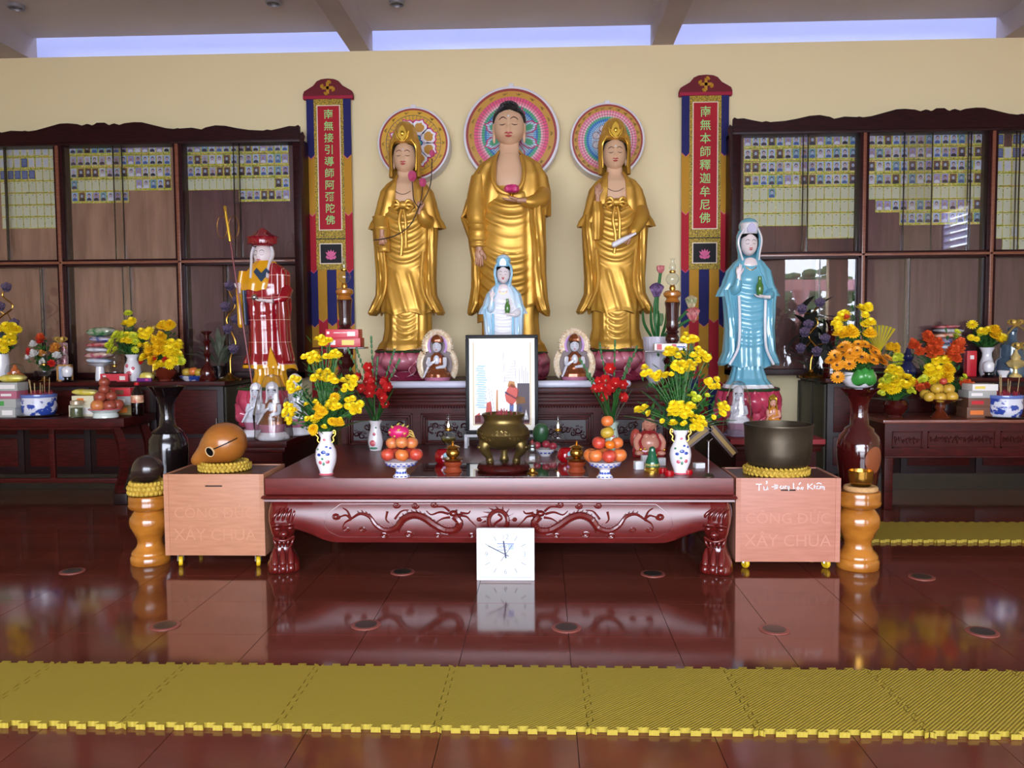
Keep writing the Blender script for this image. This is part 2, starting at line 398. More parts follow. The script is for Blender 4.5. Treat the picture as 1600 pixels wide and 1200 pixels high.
def cabinet(name, label, xc, xa, xb, bays, backs, panes, group):
    root = thing(name, label, 'cabinet', ((xa + xb) / 2, YC, ZCB), group=group)
    ox, oz = (xa + xb) / 2, ZCB
    def P(m, *a, **k): 
        for i, v in enumerate(m.v): m.v[i] = (v[0] - ox, v[1] - YC, v[2] - oz)
        return m.build(*a, **k)
    D = YW - .012 - YC; y0, y1 = YC, YW - .012
    hw = (xb - xa) / 2
    prof = [(xc - u * hw, ZCT + .07 + v * 1.6) for u, v in reversed(CR)] + [(xc + u * hw, ZCT + .07 + v * 1.6) for u, v in CR[1:]]
    P(MB().prism([(xa, ZCT - .02)] + prof + [(xb, ZCT - .02)], y0 - .03, y0 + .015), 'crest', [darkrose], root, sharp=50)
    P(MB().b2((xa, y0 - .02, ZCT - .045), (xb, y1, ZCT)), 'top_rail', [darkrose], root, bevel=.004)
    P(MB().b2((xa, y0, ZCB), (xb, y1, ZCB + .06)), 'bottom_rail', [darkrose], root, bevel=.004)
    for s, x in ((1, xa), (-1, xb)):
        P(MB().b2((min(x, x + s * .08), y0, ZCB), (max(x, x + s * .08), y1, ZCT)), 'side_panel', [darkrose], root, bevel=.004)
        bz = ZCT - .05
        P(MB().prism([(x, bz + .08), (x - s * .03, bz + .1), (x - s * .045, bz + .06), (x - s * .03, bz), (x - s * .02, bz - .12), (x - s * .028, bz - .25), (x - s * .02, bz - .45), (x, bz - .52)], y0 - .02, y0 + .015), 'carved_bracket', [darkrose], root, sharp=50)
    edges = [b[0] for b in bays] + [bays[-1][1]]
    for x in edges[1:-1]:
        P(MB().b2((x - .045, y0 + .005, ZCB), (x + .045, y1, ZCT)), 'stile', [darkrose], root, bevel=.004)
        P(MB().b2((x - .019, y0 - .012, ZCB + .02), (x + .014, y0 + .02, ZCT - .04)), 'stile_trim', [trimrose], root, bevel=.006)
    P(MB().b2((xa + .05, y0 + .005, ZCM - .035), (xb - .05, y1, ZCM + .035)), 'middle_rail', [darkrose], root, bevel=.004)
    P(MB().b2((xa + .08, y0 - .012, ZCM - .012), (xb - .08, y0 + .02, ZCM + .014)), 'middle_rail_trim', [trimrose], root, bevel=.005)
    for (a, b), bm_ in zip(bays, backs):
        n = 3
        for i in range(n):
            w = (b - a) / n
            P(MB().b2((a + i * w + .001, y0 + .15, ZCB + .02), (a + (i + 1) * w - .001, y0 + .165 + .003 * (i % 2), ZCT - .02)), 'back_board', [bm_], root, smooth=False)
    for (a, b, z0, z1, tr) in panes:
        yy = y0 + .03 + .016 * tr
        g = P(MB().b2((a, yy, z0), (b, yy + .005, z1)), 'glass_pane', [pane], root, smooth=False)
        for x in (a, b): P(MB().b2((x - .005, yy - .003, z0), (x + .005, yy + .008, z1)), 'pane_edge', [blackl], g, smooth=False)
    return root, ox, oz
def cards(root, ox, oz, px0, py0, rows, k_=1.0):
    """rows: strings of card kinds, '.' = empty place, laid from the pixel of the first card"""
    yb = YC + .149
    p = at(px0, py0, yb)
    for r, row in enumerate(rows):
        for c, ch in enumerate(row):
            if ch == '.': continue
            k = random.randrange(14); sc1 = (k_, 1, k_); me = CARDS[ch][k % len(CARDS[ch])]
            place('memorial_card', me, root, (p.x + c * (PW + .0015) * k_ + random.uniform(-.001, .001) + r * .001 - ox, yb - .003 - YC, p.z - r * (PH + .004) * k_ + random.uniform(-.001, .001) - oz), scale=sc1)
X_ = lambda px: at(px, 400, YC).x
lx0, lx1, rx0, rx1 = X_(-134), X_(473), X_(1143), X_(1787)
zu0, zu1, zl0, zl1 = ZCM + .03, ZCT - .04, ZCB + .05, ZCM - .03
lb = [(lx0 + .06, X_(95)), (X_(95), X_(281)), (X_(281), lx1 - .06)]
lp = [(lx0 + .08, X_(12), zu0, zu1, 0), (X_(8), X_(95), zu0, zu1, 1), (X_(98), X_(193), zu0, zu1, 0), (X_(178), X_(281), zu0, zu1, 1), (X_(285), X_(376), zu0, zu1, 0), (X_(366), X_(462), zu0, zu1, 1),
      (lx0 + .08, X_(62), zl0, zl1, 0), (X_(57), X_(95), zl0, zl1, 1), (X_(98), X_(200), zl0, zl1, 0), (X_(187), X_(281), zl0, zl1, 1), (X_(285), X_(352), zl0, zl1, 0), (X_(345), X_(462), zl0, zl1, 1)]
cl, ox, oz = cabinet('display_cabinet', 'dark rosewood wall cabinet of memorial photo cards behind the red robed statue', (lx0 + lx1) / 2, lx0, lx1, lb, [backbrown, backbrown, backdark], lp, 'memorial wall cabinets')
R = random.Random(3)
cards(cl, ox, oz, 4, 237, ['wwwwwwwb', 'wwwnwwwb', 'nnnnnbbb', 'bbbbbbbb', 'bbbbbbbb', 'bbbbbbbb', 'bbbbbbbb'])
cards(cl, ox, oz, 114, 234, ['p' * 14, 'p' * 14, 'p' * 14, 'pbbbbbbbbpppppp'[:14], 'pppppppp......'])
cards(cl, ox, oz, 297, 232, ['p' * 14, 'p' * 14, 'p' * 14, 'bbbbbbbbbbbbpp', '.......ppppppp'])
rb = [(rx0 + .06, X_(1349)), (X_(1349), X_(1549)), (X_(1549), rx1 - .06)]
rp = [(rx0 + .09, X_(1262), zu0, zu1, 0), (X_(1255), X_(1345), zu0, zu1, 1), (X_(1354), X_(1457), zu0, zu1, 1), (X_(1412), X_(1516), zu0, zu1, 0), (X_(1513), X_(1546), zu0, zu1, 1), (X_(1552), X_(1592), zu0, zu1, 0), (X_(1588), rx1 - .08, zu0, zu1, 1),
      (rx0 + .09, X_(1283), zl0, zl1, 0), (X_(1278), X_(1345), zl0, zl1, 1), (X_(1354), X_(1424), zl0, zl1, 0), (X_(1418), X_(1546), zl0, zl1, 1), (X_(1552), X_(1700), zl0, zl1, 0)]
crr, ox, oz = cabinet('display_cabinet', 'dark rosewood wall cabinet of memorial photo cards behind the blue robed statue', (rx0 + rx1) / 2 + .0, rx0, rx1, rb, [backred, backdark, backdark], rp, 'memorial wall cabinets')
cards(crr, ox, oz, 1168, 222, ['p' * 15, 'p' * 15, 'p' * 15, 'p' * 15, 'bbbpbbbbbbbbbbb', 'bbbbbbbbbbbbbbb', 'bbbbbbbbbbbbbb.', '........bbbbbb.'], 1.055)
cards(crr, ox, oz, 1362, 220, ['p' * 15, 'p' * 15, 'p' * 15, 'p' * 15, 'b' * 14 + 'p', '.' + 'p' * 14, '....' + 'p' * 11], 1.055)
cards(crr, ox, oz, 1562, 219, ['n.nppp', 'nwnppp', 'wwwbbb', 'bbbbbb', 'bbbbbb', 'bbbbbb', 'bbbbbb', 'bbwbbb', '.bbbbb'], 1.055)
# ------------------------------------------------------------------ low counters under the cabinets
olive = mat('olive_door', '#3a3626', .5, noise=('#2d2a1e', 10, (1, 1, 6), 3))
ZK = 1.05; YK = 7.75
def counter(label, xa, xb, side, ndoor):
    t = thing('low_counter', label, 'counter', ((xa + xb) / 2, (YK + YW) / 2, 0), group='dark wooden counters')
    w = xb - xa; d = YW - .01 - YK
    MB().box((0, 0, ZK - .02), (w + .03, d, .04)).build('worktop', [rosewx], t, bevel=.006)
    MB().b2((-w / 2 + .025, -d / 2 + .03, .16), (w / 2 - .025, d / 2, ZK - .04)).build('carcass', [darkw], t, smooth=False)
    MB().b2((-w / 2 + .1, -d / 2 + .1, 0), (w / 2 - .1, d / 2 - .05, .16)).build('plinth', [blackl], t, smooth=False)
    dw = w / ndoor
    for i in range(ndoor):
        x = -w / 2 + (i + .5) * dw
        m = MB(); m.b2((x - dw / 2 + .004, -d / 2 + .005, .17), (x + dw / 2 - .004, -d / 2 + .03, ZK - .05))
        dr = m.build('door', [darkw], t, bevel=.003)
        m = MB()
        for a, b in ((.07, .34), (.38, .8)): m.b2((x - dw / 2 + .06, -d / 2 - .004, .17 + a), (x + dw / 2 - .06, -d / 2 + .008, .17 + b))
        m.build('door_panel', [rosew], dr, bevel=.008)
        MB().tube([(x + dw * .4, -d / 2 + .005, .62), (x + dw * .4, -d / 2 - .02, .63), (x + dw * .4, -d / 2 - .02, .7), (x + dw * .4, -d / 2 + .005, .71)], .005, 6).build('handle', [steel], dr)
    sx = side * w / 2
    f = MB().b2((min(sx, sx - side * .02), -d / 2 + .05, .2), (max(sx, sx - side * .02), d / 2 - .02, ZK - .06)).build('side_door', [olive], t, bevel=.003)
    m = MB()
    for a in (-d / 2 + .05, -.01, d / 2 - .06): m.b2((sx - .004 if side > 0 else sx - .008, a, .2), (sx + .008 if side > 0 else sx + .004, a + .035, ZK - .06))
    m.build('side_stile', [olive], f, smooth=False)
    return t
xk1 = (340 - 850) * YK / F; xk2 = (1287 - 850) * YK / F
counter('long dark counter behind the left offering table', -6.3, xk1, 1, 5)
counter('long dark counter behind the right offering table', xk2, 6.0, -1, 5)
# ------------------------------------------------------------------ side offering tables
ta = on(193, 668, .70); zt = .775
p = at(193, 654, 7.1); ZTL = p.z; xl = p.x
t = thing('offering_table', 'plain dark table with curved legs left of the black floor vase', 'table', ((-6.1 + xl) / 2, 7.4, 0))
w = xl + 6.1; hw = w / 2; d = .3
MB().b2((-hw, -d, ZTL - .075), (hw, d, ZTL)).build('tabletop', [rosewx], t, bevel=.006)
MB().b2((-hw + .05, -d + .04, ZTL - .10), (hw - .05, d - .03, ZTL - .075)).build('apron', [rosewx], t, smooth=False)
for sx in (-1, 1):
    for sy in (-1, 1):
        P_ = [(sx * (hw - .10), sy * (d - .06), ZTL - .09), (sx * (hw - .05), sy * (d - .06), .5), (sx * (hw - .045), sy * (d - .06), .3), (sx * (hw - .09), sy * (d - .06), .14), (sx * (hw - .05), sy * (d - .06), .06), (sx * (hw - .03), sy * (d - .06), 0.0)]
        lg = MB().tube(spline(P_, 5), [.045] * 26, 4).build('leg', [rosew], t, sharp=30)
        MB().b2((sx * (hw - .06) - .06, sy * (d - .06) - .05, 0), (sx * (hw - .06) + .06, sy * (d - .06) + .05, .10)).build('foot', [darkw], lg, bevel=.01)
MB().b2((-hw + .08, -d + .04, .19), (hw - .08, -d + .07, .23)).build('stretcher', [rosewx], t, bevel=.003)
MB().b2((hw - .70, -d + .045, .21), (hw - .655, -d + .075, ZTL - .08)).build('post', [rosew], t, bevel=.003)
p = at(1383, 656, 6.93); ZTR = p.z; xr = p.x
t = thing('offering_table', 'dark table with three carved drawer panels right of the red floor vase', 'table', ((xr + 5.9) / 2, 7.24, 0))
hw = (5.9 - xr) / 2; d = .31
MB().b2((-hw - .02, -d - .015, ZTR - .03), (hw + .02, d, ZTR)).build('tabletop', [mat('table_top_edge', '#7a3f2f', .3, noise=('#63301f', 8, (1, 8, 8), 4), coat=.3)], t, bevel=.008)
ap = MB().b2((-hw, -d, ZTR - .30), (hw, d, ZTR - .03)).build('apron', [rosewx], t, bevel=.004)
sc_ = 6.93 / F
for a, b in ((1394, 1440), (1448, 1550), (1558, 1640)):
    xa, xb = (a - 1383) * sc_ - hw, (b - 1383) * sc_ - hw
    q = MB()
    z0, z1 = ZTR - .235, ZTR - .095
    for (u0, v0, u1, v1) in ((xa, z0, xb, z0 + .01), (xa, z1 - .01, xb, z1), (xa, z0, xa + .01, z1), (xb - .01, z0, xb, z1)): q.b2((u0, -d - .008, v0), (u1, -d + .002, v1))
    pnl = q.build('drawer_panel', [rosewx], t, smooth=False)
    c = MB(); zc = (z0 + z1) / 2; rr = random.Random(a)
    for k in range(int((xb - xa) / .03)):
        x = xa + .03 + k * .03
        if x > xb - .025: break
        pts = [(x + .015 * cos(t_) * (1 - t_ / 9), -d - .004, zc + rr.uniform(-.02, .02) + .018 * sin(t_)) for t_ in [i * .9 for i in range(7)]]
        c.tube(pts, .0045, 5)
    c.build('carved_relief', [rosewx], pnl)
for sx in (-1, 1):
    for sy in (-1, 1):
        MB().b2((sx * (hw - .04) - .035, sy * (d - .04) - .035, 0), (sx * (hw - .04) + .035, sy * (d - .04) + .035, ZTR - .3)).build('leg', [rosew], t, bevel=.005)
MB().b2((-hw, -d - .006, ZTR - .315), (hw, d, ZTR - .30)).build('moulding', [rosewx], t, bevel=.003)
# ================================================================== low carved table
YT = 5.04; ZLT = at(780, 747, YT).z
a_, b_ = at(413, 748, YT).x, at(1147, 746, YT).x; CXT = (a_ + b_) / 2; HW = (b_ - a_) / 2; DT = 1.58
carv = mat('carved_red_wood', '#5e1613', .2, coat=.6)
def low_table():
    t = thing('low_altar_table', 'long low red lacquered table carved with two dragons and lion legs', 'table', (CXT, YT, 0))
    MB().b2((-HW, 0, ZLT - .105), (HW, DT, ZLT)).build('tabletop', [redwood], t, bevel=.008)
    m = MB()
    prof = [(.0, -.107), (-.015, -.112), (-.02, -.122), (-.012, -.13), (-.004, -.134), (-.006, -.146), (.02, -.15)]
    m.loft([[(sx * (HW - y), y, ZLT + z) for sx in (-1, 1)] + [(sx * (HW - y), DT - y, ZLT + z) for sx in (1, -1)] for y, z in prof]).build('moulding', [redwood], t, sharp=60)
    zt = ZLT - .15; zb0 = ZLT - .325; zb1 = ZLT - .405; xl = HW - .14
    def zb(x):
        u = abs(x); k = min(max((xl - .02 - u) / .28, 0), 1); k = k * k * (3 - 2 * k); return zb0 + (zb1 - zb0) * k
    nx, nz = 48, 10
    def bulge(v): return -.012 - .03 * sin(pi * min(max(v, 0), 1)) ** .8
    for name, L, mk in (('apron', xl, lambda x, y, z: (x, y + .03, z)), ('rear_apron', xl, lambda x, y, z: (x, DT - y - .03, z))):
        R = []
        for i in range(nx + 1):
            x = -L + 2 * L * i / nx; ring = [mk(x, bulge(j / nz), zt + (zb(x) - zt) * j / nz) for j in range(nz + 1)]
            R.append(ring + [mk(x, .03, zb(x)), mk(x, .03, zt)])
        o = MB().loft(R).build(name, [redwood], t, sharp=60)
        if name == 'apron': ap = o
    for sx in (-1, 1):
        R = []
        for i in range(25):
            y = .1 + (DT - .2) * i / 24; z0 = zb0 - .05 * sin(pi * i / 24)
            R.append([(sx * (HW - .03 - bulge(j / nz) * 1), y, zt + (z0 - zt) * j / nz) for j in range(nz + 1)] + [(sx * (HW - .07), y, z0), (sx * (HW - .07), y, zt)])
        MB().loft(R).build('side_apron', [redwood], t, sharp=60)
    # dragons and pearl in relief
    S = YT / F
    def Q(px, py, out=.0):
        x = (px - 780) * S; z = ZLT - (py - 747) * S; v = (zt - z) / (zt - zb(x)); return Vector((x, bulge(v) + .03 - out, z))
    m0 = MB()
    fr = [(515, 800), (506, 810), (504, 822), (512, 833), (530, 842), (700, 842), (860, 842), (1030, 842), (1048, 833), (1056, 822), (1054, 810), (1045, 800), (1030, 789), (780, 788), (530, 789), (515, 800)]
    m0.tube([Q(a, b) for p, q in zip(fr, fr[1:]) for a, b in [(p[0] + (q[0] - p[0]) * k / 8, p[1] + (q[1] - p[1]) * k / 8) for k in range(8)]], .0025, 5)
    m0.build('carved_border', [carv], ap)
    body = [(548, 812), (562, 804), (577, 808), (588, 822), (603, 830), (620, 826), (632, 812), (648, 806), (664, 810), (682, 822), (698, 830), (714, 829), (721, 818), (712, 807)]
    for s in (1, -1):
        f = lambda px, py, o=0.0: Q(780 + s * (px - 780) , py, o)
        d = MB(); pts = spline([f(*p) for p in body], 7); n = len(pts)
        rad = [(.006 + .016 * min(i / (n * .45), 1)) * (1 + .13 * (i % 2)) for i in range(n)]
        d.tube(pts, rad, 8, sx=1.0)
        for i in range(6, n - 6, 3):      # fins on the back
            d.tube([pts[i] + Vector((0, 0, rad[i])), pts[i] + Vector((s * -.008, -.004, rad[i] + .014))], [.006, .001], 5)
        d.ell(f(711, 803), (.028, .022, .02), 10, 7); d.ell(f(721, 806), (.02, .018, .012), 8, 6); d.ell(f(716, 798, .012), .007, 8, 6)
        for q in ([(705, 800), (695, 793), (680, 794)], [(704, 804), (690, 801), (676, 805), (668, 799)], [(706, 809), (694, 811), (684, 817)], [(722, 806), (732, 808), (738, 814), (748, 824)], [(722, 802), (734, 803), (738, 799)],
                  [(632, 812), (626, 826), (624, 834)], [(682, 822), (690, 834), (702, 838)], [(606, 800), (604, 812), (609, 818)], [(618, 812), (628, 800), (640, 798)], [(548, 812), (540, 806), (530, 808), (522, 805)], [(548, 812), (538, 818), (534, 826)], [(548, 812), (542, 800), (534, 795)]):
            P_ = spline([f(*p) for p in q], 5); k = len(P_); d.tube(P_, [.009 * (1 - .7 * i / k) for i in range(k)], 6)
        d.build('dragon_carving', [carv], ap)
        c = MB()
        for (cx, cy, r, tn) in ((524, 808, 7, 2), (540, 828, 6, 2), (566, 828, 6, 1.6), (600, 838, 7, 1.5), (640, 836, 8, 1.5), (686, 838, 6, 1.5), (650, 792, 6, 1.5), (620, 791, 6, 1.4), (680, 790, 6, 1.4), (740, 838, 6, 1.4), (752, 812, 4, 1.4)):
            c.tube([f(cx + r * (1 - .8 * k / 18) * cos(k * tn * .38), cy + .75 * r * (1 - .8 * k / 18) * sin(k * tn * .38)) for k in range(19)], .0055, 6)
        c.build('cloud_carving', [carv], ap)['kind'] = 'stuff'
    r = MB(); r.tube([Q(782 + 15 * cos(k * pi / 12), 815 + 16 * sin(k * pi / 12)) for k in range(25)], .014, 8)
    r.tube([Q(782 + 6 * sin(k * .5), 804 + k * 1.8) for k in range(13)], .008, 6)
    for k in range(9):
        a = pi + pi * k / 8; r.tube([Q(782 + 19 * cos(a), 815 + 18 * sin(a)), Q(782 + 30 * cos(a - .15), 815 + 24 * sin(a - .15))], [.008, .001], 5)
    r.build('pearl_carving', [carv], ap)
    # legs: lion heads over paws
    for sx in (-1, 1):
        for sy in (0, 1):
            m = MB(); R = []
            tab = [(0, .125, .12, -.02), (.015, .14, .135, -.022), (.05, .135, .13, -.018), (.09, .115, .11, -.004), (.13, .085, .085, .012), (.165, .075, .078, .016), (.2, .082, .085, .008), (.26, .105, .105, -.012), (.32, .12, .118, -.028), (.37, .12, .115, -.03), (.42, .105, .1, -.018), (zt + .004, .09, .088, -.002)]
            for k in range(45):
                z = (zt + .004) * k / 44; wx, wy, off = interp(tab, z); ring = []
                for j in range(24):
                    a = 2 * pi * j / 24; c_, s_ = cos(a), sin(a)
                    x = wx * abs(c_) ** .6 * (1 if c_ > 0 else -1) * .72; y = wy * abs(s_) ** .6 * (1 if s_ > 0 else -1) * .72
                    ring.append((-x, y + off * .8, z))
                R.append(ring)
            m.loft(R)
            for a in (-.055, -.008, .04):                       # paw toes
                m.ell((a, -.09, .035), (.028, .045, .035), 10, 7); m.tube([(a, -.1, .06), (a, -.085, .11), (a, -.055, .15)], [.022, .02, .008], 8)
            h = []
            for k in range(5): m.tube(spline([(-.07 + k * .03, -.085, .33 - .012 * k), (-.05 + k * .028, -.11, .37), (-.01 + k * .024, -.085, .41)], 4), [.006, .009, .011, .012, .012, .011, .009, .006, .003], 6)
            for e in (-.038, .038): m.ell((e, -.106, .285), (.02, .014, .013), 10, 7); m.tube(spline([(e - .03, -.1, .30), (e, -.122, .312), (e + .03, -.098, .30)], 4), .008, 6)
            m.ell((0, -.118, .255), (.028, .03, .022), 10, 7); m.tube(spline([(-.06, -.085, .225), (-.02, -.112, .212), (.02, -.112, .212), (.06, -.085, .225)], 4), .01, 6)
            for k in range(5): m.tube(spline([(-.06 + k * .03, -.075, .22), (-.05 + k * .025, -.09, .19), (-.04 + k * .02, -.07, .165)], 3), .009, 6)
            o = m.build('leg', [carv], t, (sx * (HW - .085), .075 if sy == 0 else DT - .075, 0), sharp=70)
            o.rotation_euler = (0, 0, (0 if sy == 0 else pi) + (-sx * .35 if sy == 0 else sx * .35))
    return t
low_table()
# ------------------------------------------------------------------ altar behind it
YA = 6.68; ZA = at(793, 606, YA).z + 0.0
xa, xb = at(528, 640, YA).x, at(1062, 640, YA).x; CXA = (xa + xb) / 2; hA = (xb - xa) / 2; DA = YW - .02 - YA
alt = thing('carved_altar', 'long dark rosewood altar with carved front panels under the gold statues', 'altar', (CXA, YA, 0))
m = MB()
prof = [(.02, -.0), (.02, -.03), (-.02, -.03)]
MB().b2((-hA - .03, -.03, ZA - .05), (hA + .03, DA, ZA)).build('altar_top', [rosewx], alt, bevel=.01)
m = MB()
for z, y in ((ZA - .07, -.012), (ZA - .10, .0), (ZA - .13, .008)): m.b2((-hA + y, y, z - .012), (hA - y, y + .06, z + .012))
m.b2((-hA + .01, .01, ZA - .15), (hA - .01, .06, ZA - .05))
m.build('cornice', [rosewx], alt, bevel=.006)
MB().b2((-hA + .02, .025, 0), (hA - .02, DA, ZA - .05)).build('body', [rosewx], alt, smooth=False)
m = MB()
for i in range(int(2 * hA / .022)): m.ell((-hA + .02 + i * .022, .02, ZA - .158), .008, 6, 4)
b_o = m.build('bead_row', [rosewx], alt); b_o['kind'] = 'stuff'
sA = YA / F
relief = mat('carved_panel_relief', '#31131a', .22, coat=.5); panelbg = mat('carved_panel_ground', '#1d0b0f', .4)
for k, (a, b) in enumerate(((540, 644), (657, 927), (940, 1048))):
    x0_, x1_ = at(a, 660, YA).x - CXA, at(b, 660, YA).x - CXA; z0, z1 = .56, ZA - .205
    pn = MB()
    for q, (ins, yy) in enumerate(((0, .008), (.02, .0), (.04, .01))):
        w = .014
        pn.b2((x0_ + ins, yy, z0 + ins), (x1_ - ins, yy + .03, z0 + ins + w)); pn.b2((x0_ + ins, yy, z1 - ins - w), (x1_ - ins, yy + .03, z1 - ins))
        pn.b2((x0_ + ins, yy, z0 + ins), (x0_ + ins + w, yy + .03, z1 - ins)); pn.b2((x1_ - ins - w, yy, z0 + ins), (x1_ - ins, yy + .03, z1 - ins))
    P_ = pn.build('panel_frame', [rosewx], alt, bevel=.003)
    MB().b2((x0_ + .06, .02, z0 + .06), (x1_ - .06, .03, z1 - .06)).build('panel', [panelbg], P_, smooth=False)
    rl = MB(); rr = random.Random(k + 4); x = x0_ + .085
    while x < x1_ - .08:
        cz = (z0 + z1) / 2 + rr.uniform(-.05, .05); r = rr.uniform(.02, .035); d = rr.choice((-1, 1)); ph = rr.uniform(0, 6)
        rl.tube([(x + r * (1 - .7 * j / 14) * cos(ph + d * j * .5), .018, cz + r * (1 - .7 * j / 14) * sin(ph + d * j * .5)) for j in range(15)], [.009 - .0004 * j for j in range(15)], 6)
        for j in range(4):
            aa = rr.uniform(0, 6.28); q = Vector((cos(aa), 0, sin(aa)))
            c = Vector((x, .018, cz)) + q * r * 1.2
            if x0_ + .07 < c.x < x1_ - .07 and z0 + .075 < c.z < z1 - .075: rl.ell(c, (.014, .006, .008), 7, 5)
        x += rr.uniform(.03, .045)
    rl.build('floral_relief', [relief], P_)
roll = mat('pale_plastic_roll', '#c9c9da', .3)
xr0, xr1 = at(609, 610, YA).x, at(986, 610, YA).x
tag(MB().tube([(xr0, 0, 0), (xr0 + .01, 0, 0), (xr1 - .03, 0, 0), (xr1 - .01, 0, 0), (xr1, 0, 0)], [.024, .029, .029, .024, .01], 14, sx=1).build('plastic_roll', [roll], None, (0, YA + .005, ZA + .029)), 'long pale lavender plastic roll lying along the altar edge', 'roll')
# black foot blocks behind the roll
# ------------------------------------------------------------------ side stands
ZS = .665
def stand(label, xa, xb, extra=None):
    t = thing('low_stand', label, 'stand', ((xa + xb) / 2, 6.3, 0), group='low wooden stands')
    w = (xb - xa) / 2; d = 1.75
    MB().b2((-w - .02, -.02, ZS - .05), (w + .02, d, ZS)).build('top', [rosewx], t, bevel=.006)
    MB().b2((-w - .0, .0, ZS - .09), (w + .0, d, ZS - .05)).build('cornice', [rosewx], t, bevel=.01)
    MB().b2((-w + .03, .03, .08), (w - .03, d, ZS - .09)).build('body', [rosew], t, smooth=False)
    MB().b2((-w, 0, 0), (w, d, .08)).build('plinth', [rosewx], t, bevel=.006)
    return t
SXL = (-2.62, -2.0); SXR = (1.42, 2.08)
stand('low dark wooden stand under the red robed statue', *SXL)
stand('low dark wooden stand under the blue robed statue', *SXR)
tag(MB().b2((SXR[0] - .02, 6.28, ZS + .0005), (SXR[1] + .02, 7.3, ZS + .006)).b2((SXR[0] - .025, 6.272, ZS - .03), (SXR[1] + .02, 6.279, ZS + .006)).build('red_cloth', [mat('red_cloth', '#8e1620', .6)], None, None, smooth=False), 'flat red cloth covering the stand under the blue robed statue', 'cloth')
# ------------------------------------------------------------------ donation boxes
boxw = mat('pale_box_wood', '#b9805f', .5, noise=('#ab7354', 6, (1, 6, 10), 4)); boxw2 = mat('pink_box_wood', '#b97c66', .5, noise=('#ac705b', 6, (1, 6, 10), 4))
faint = mat('faded_letter', '#bb8261', .55); faint2 = mat('faded_letter_pink', '#bd816b', .55)
yelw = mat('caster_yellow', '#d9b21c', .4)
def dbox(label, x0_, x1_, ytop, ybot, yc, wood, fm, lines, note):
    Yb = 5.14
    pa, pb = at(x0_, ytop, Yb), at(x1_, ytop, Yb); z1 = (pa.z + pb.z) / 2; z0 = at((x0_ + x1_) / 2, ybot, Yb).z
    t = thing('donation_box', label, 'box', ((pa.x + pb.x) / 2, Yb, 0), group='wheeled donation boxes')
    w = (pb.x - pa.x) / 2; d = .43; k = .018
    MB().b2((-w, 0, z0), (w, k, z1)).build('front_panel', [wood], t, bevel=.002)
    MB().b2((-w, k, z0), (-w + k, d, z1)).build('side_panel', [wood], t, bevel=.002); MB().b2((w - k, k, z0), (w, d, z1)).build('side_panel', [wood], t, bevel=.002)
    MB().b2((-w + k, d - k, z0), (w - k, d, z1)).build('back_panel', [wood], t, bevel=.002)
    MB().b2((-w + k, k, z1 - .022), (w - k, d - k, z1 - .006)).build('lid', [mat('box_lid', '#4a2018', .4)], t, smooth=False)
    MB().b2((-w + k, k, z0), (w - k, d - k, z0 + .015)).build('bottom_panel', [wood], t, smooth=False)
    m = MB()
    for a, b, c, e in ((-w, z0, -w + .035, z1), (w - .035, z0, w, z1)): m.b2((a, -.004, b), (c, .001, e))
    zz = z1 - .075
    MB().b2((-.055 if not note else -.045, -.0035, zz - .004), (.055 if not note else .045, .0005, zz + .004)).build('coin_slot', [blackm], t, bevel=.002)
    for s in (-1, 1): MB().b2((s * w - (.03 if s > 0 else 0), -.003, z0), (s * w + (.03 if s < 0 else 0), .0005, z1)).build('edge_strip', [wood], t, smooth=False)
    for i, (tx, xo, sz) in enumerate(lines): text('faded_lettering', tx, sz, fm, t, (xo, -.0012, z0 + (.27, .13)[i]), off=0, ext=.0006)
    if note:
        # hand-painted note: letters drawn as brush strokes
        S = Yb / F; m = MB(); zn = z1 - .03
        L = [[(0, 2), (9, 2)], [(5, 2), (5, 12)], [(12, 5), (12.5, 11), (16, 11), (18, 5), (18.5, 11)], [(15, -2), (17, -3), (17, 0), (15.5, 1.5)],
             [(24, 6), (32, 6)], [(28, 3), (34, 4), (33, 8), (28, 9.5)], [(39, 4), (37, 7), (39, 9), (42, 8), (42, 4), (42, 9)], [(45, 9), (45, 4.5), (48, 5), (48.5, 9), (49, 5), (51, 5), (50.5, 12)],
             [(58, 0), (58, 9), (61, 8)], [(63, 8.5), (65, 6), (67, 8.5), (65, 10), (63, 8.5)], [(66, 3), (69, -1)], [(70, 7), (73, 7), (72, 10), (69, 9.5), (70, 7)],
             [(80, 1), (80, 10)], [(87, 1), (81, 6), (88, 10)], [(90, 3), (90, 9)], [(92, 6), (96, 4), (93, 9), (98, 9)], [(93, 1.5), (97, 0), (101, 2)], [(99, 9), (99, 5), (101, 5), (102, 9), (103, 5), (105, 6), (105, 11)]]
        for st in L: m.tube([((-50 + x) * S, -.001, zn - y * S) for x, y in st], .0042, 6)
        m.build('painted_note', [whitem], t)['kind'] = 'stuff'
    for sx in (-1, 1):
        for sy in (0, 1):
            c = thing_part('caster', t, (sx * (w - .07), .06 if sy == 0 else d - .06, 0))
    return t
def thing_part(name, t, loc):
    m = MB(); m.box((0, 0, .093), (.05, .05, .006), 0); m.tube([(-.012, 0, .09), (-.016, -.01, .032)], .007, 6, 0); m.tube([(.016, 0, .09), (.016, -.01, .032)], .007, 6, 0)
    o = m.build(name, [steel], t, loc)
    w = MB(); w.M = Matrix.Translation((0, -.01, .032)) @ Matrix.Rotation(pi / 2, 4, 'Y'); w.lathe([(.008, -.012), (.028, -.012), (.032, -.006), (.032, .006), (.028, .012), (.008, .012)], 20)
    w.build('wheel', [yelw], o); o.rotation_euler = (0, 0, .4)
    return o
BL = dbox('plain wheeled donation box left of the carved table under the round wooden drum', 255, 412, 741, 868, 5, boxw, faint, [('CÔNG ÐỨC', 0, .095), ('XÂY CHÙA', 0, .105)], False)
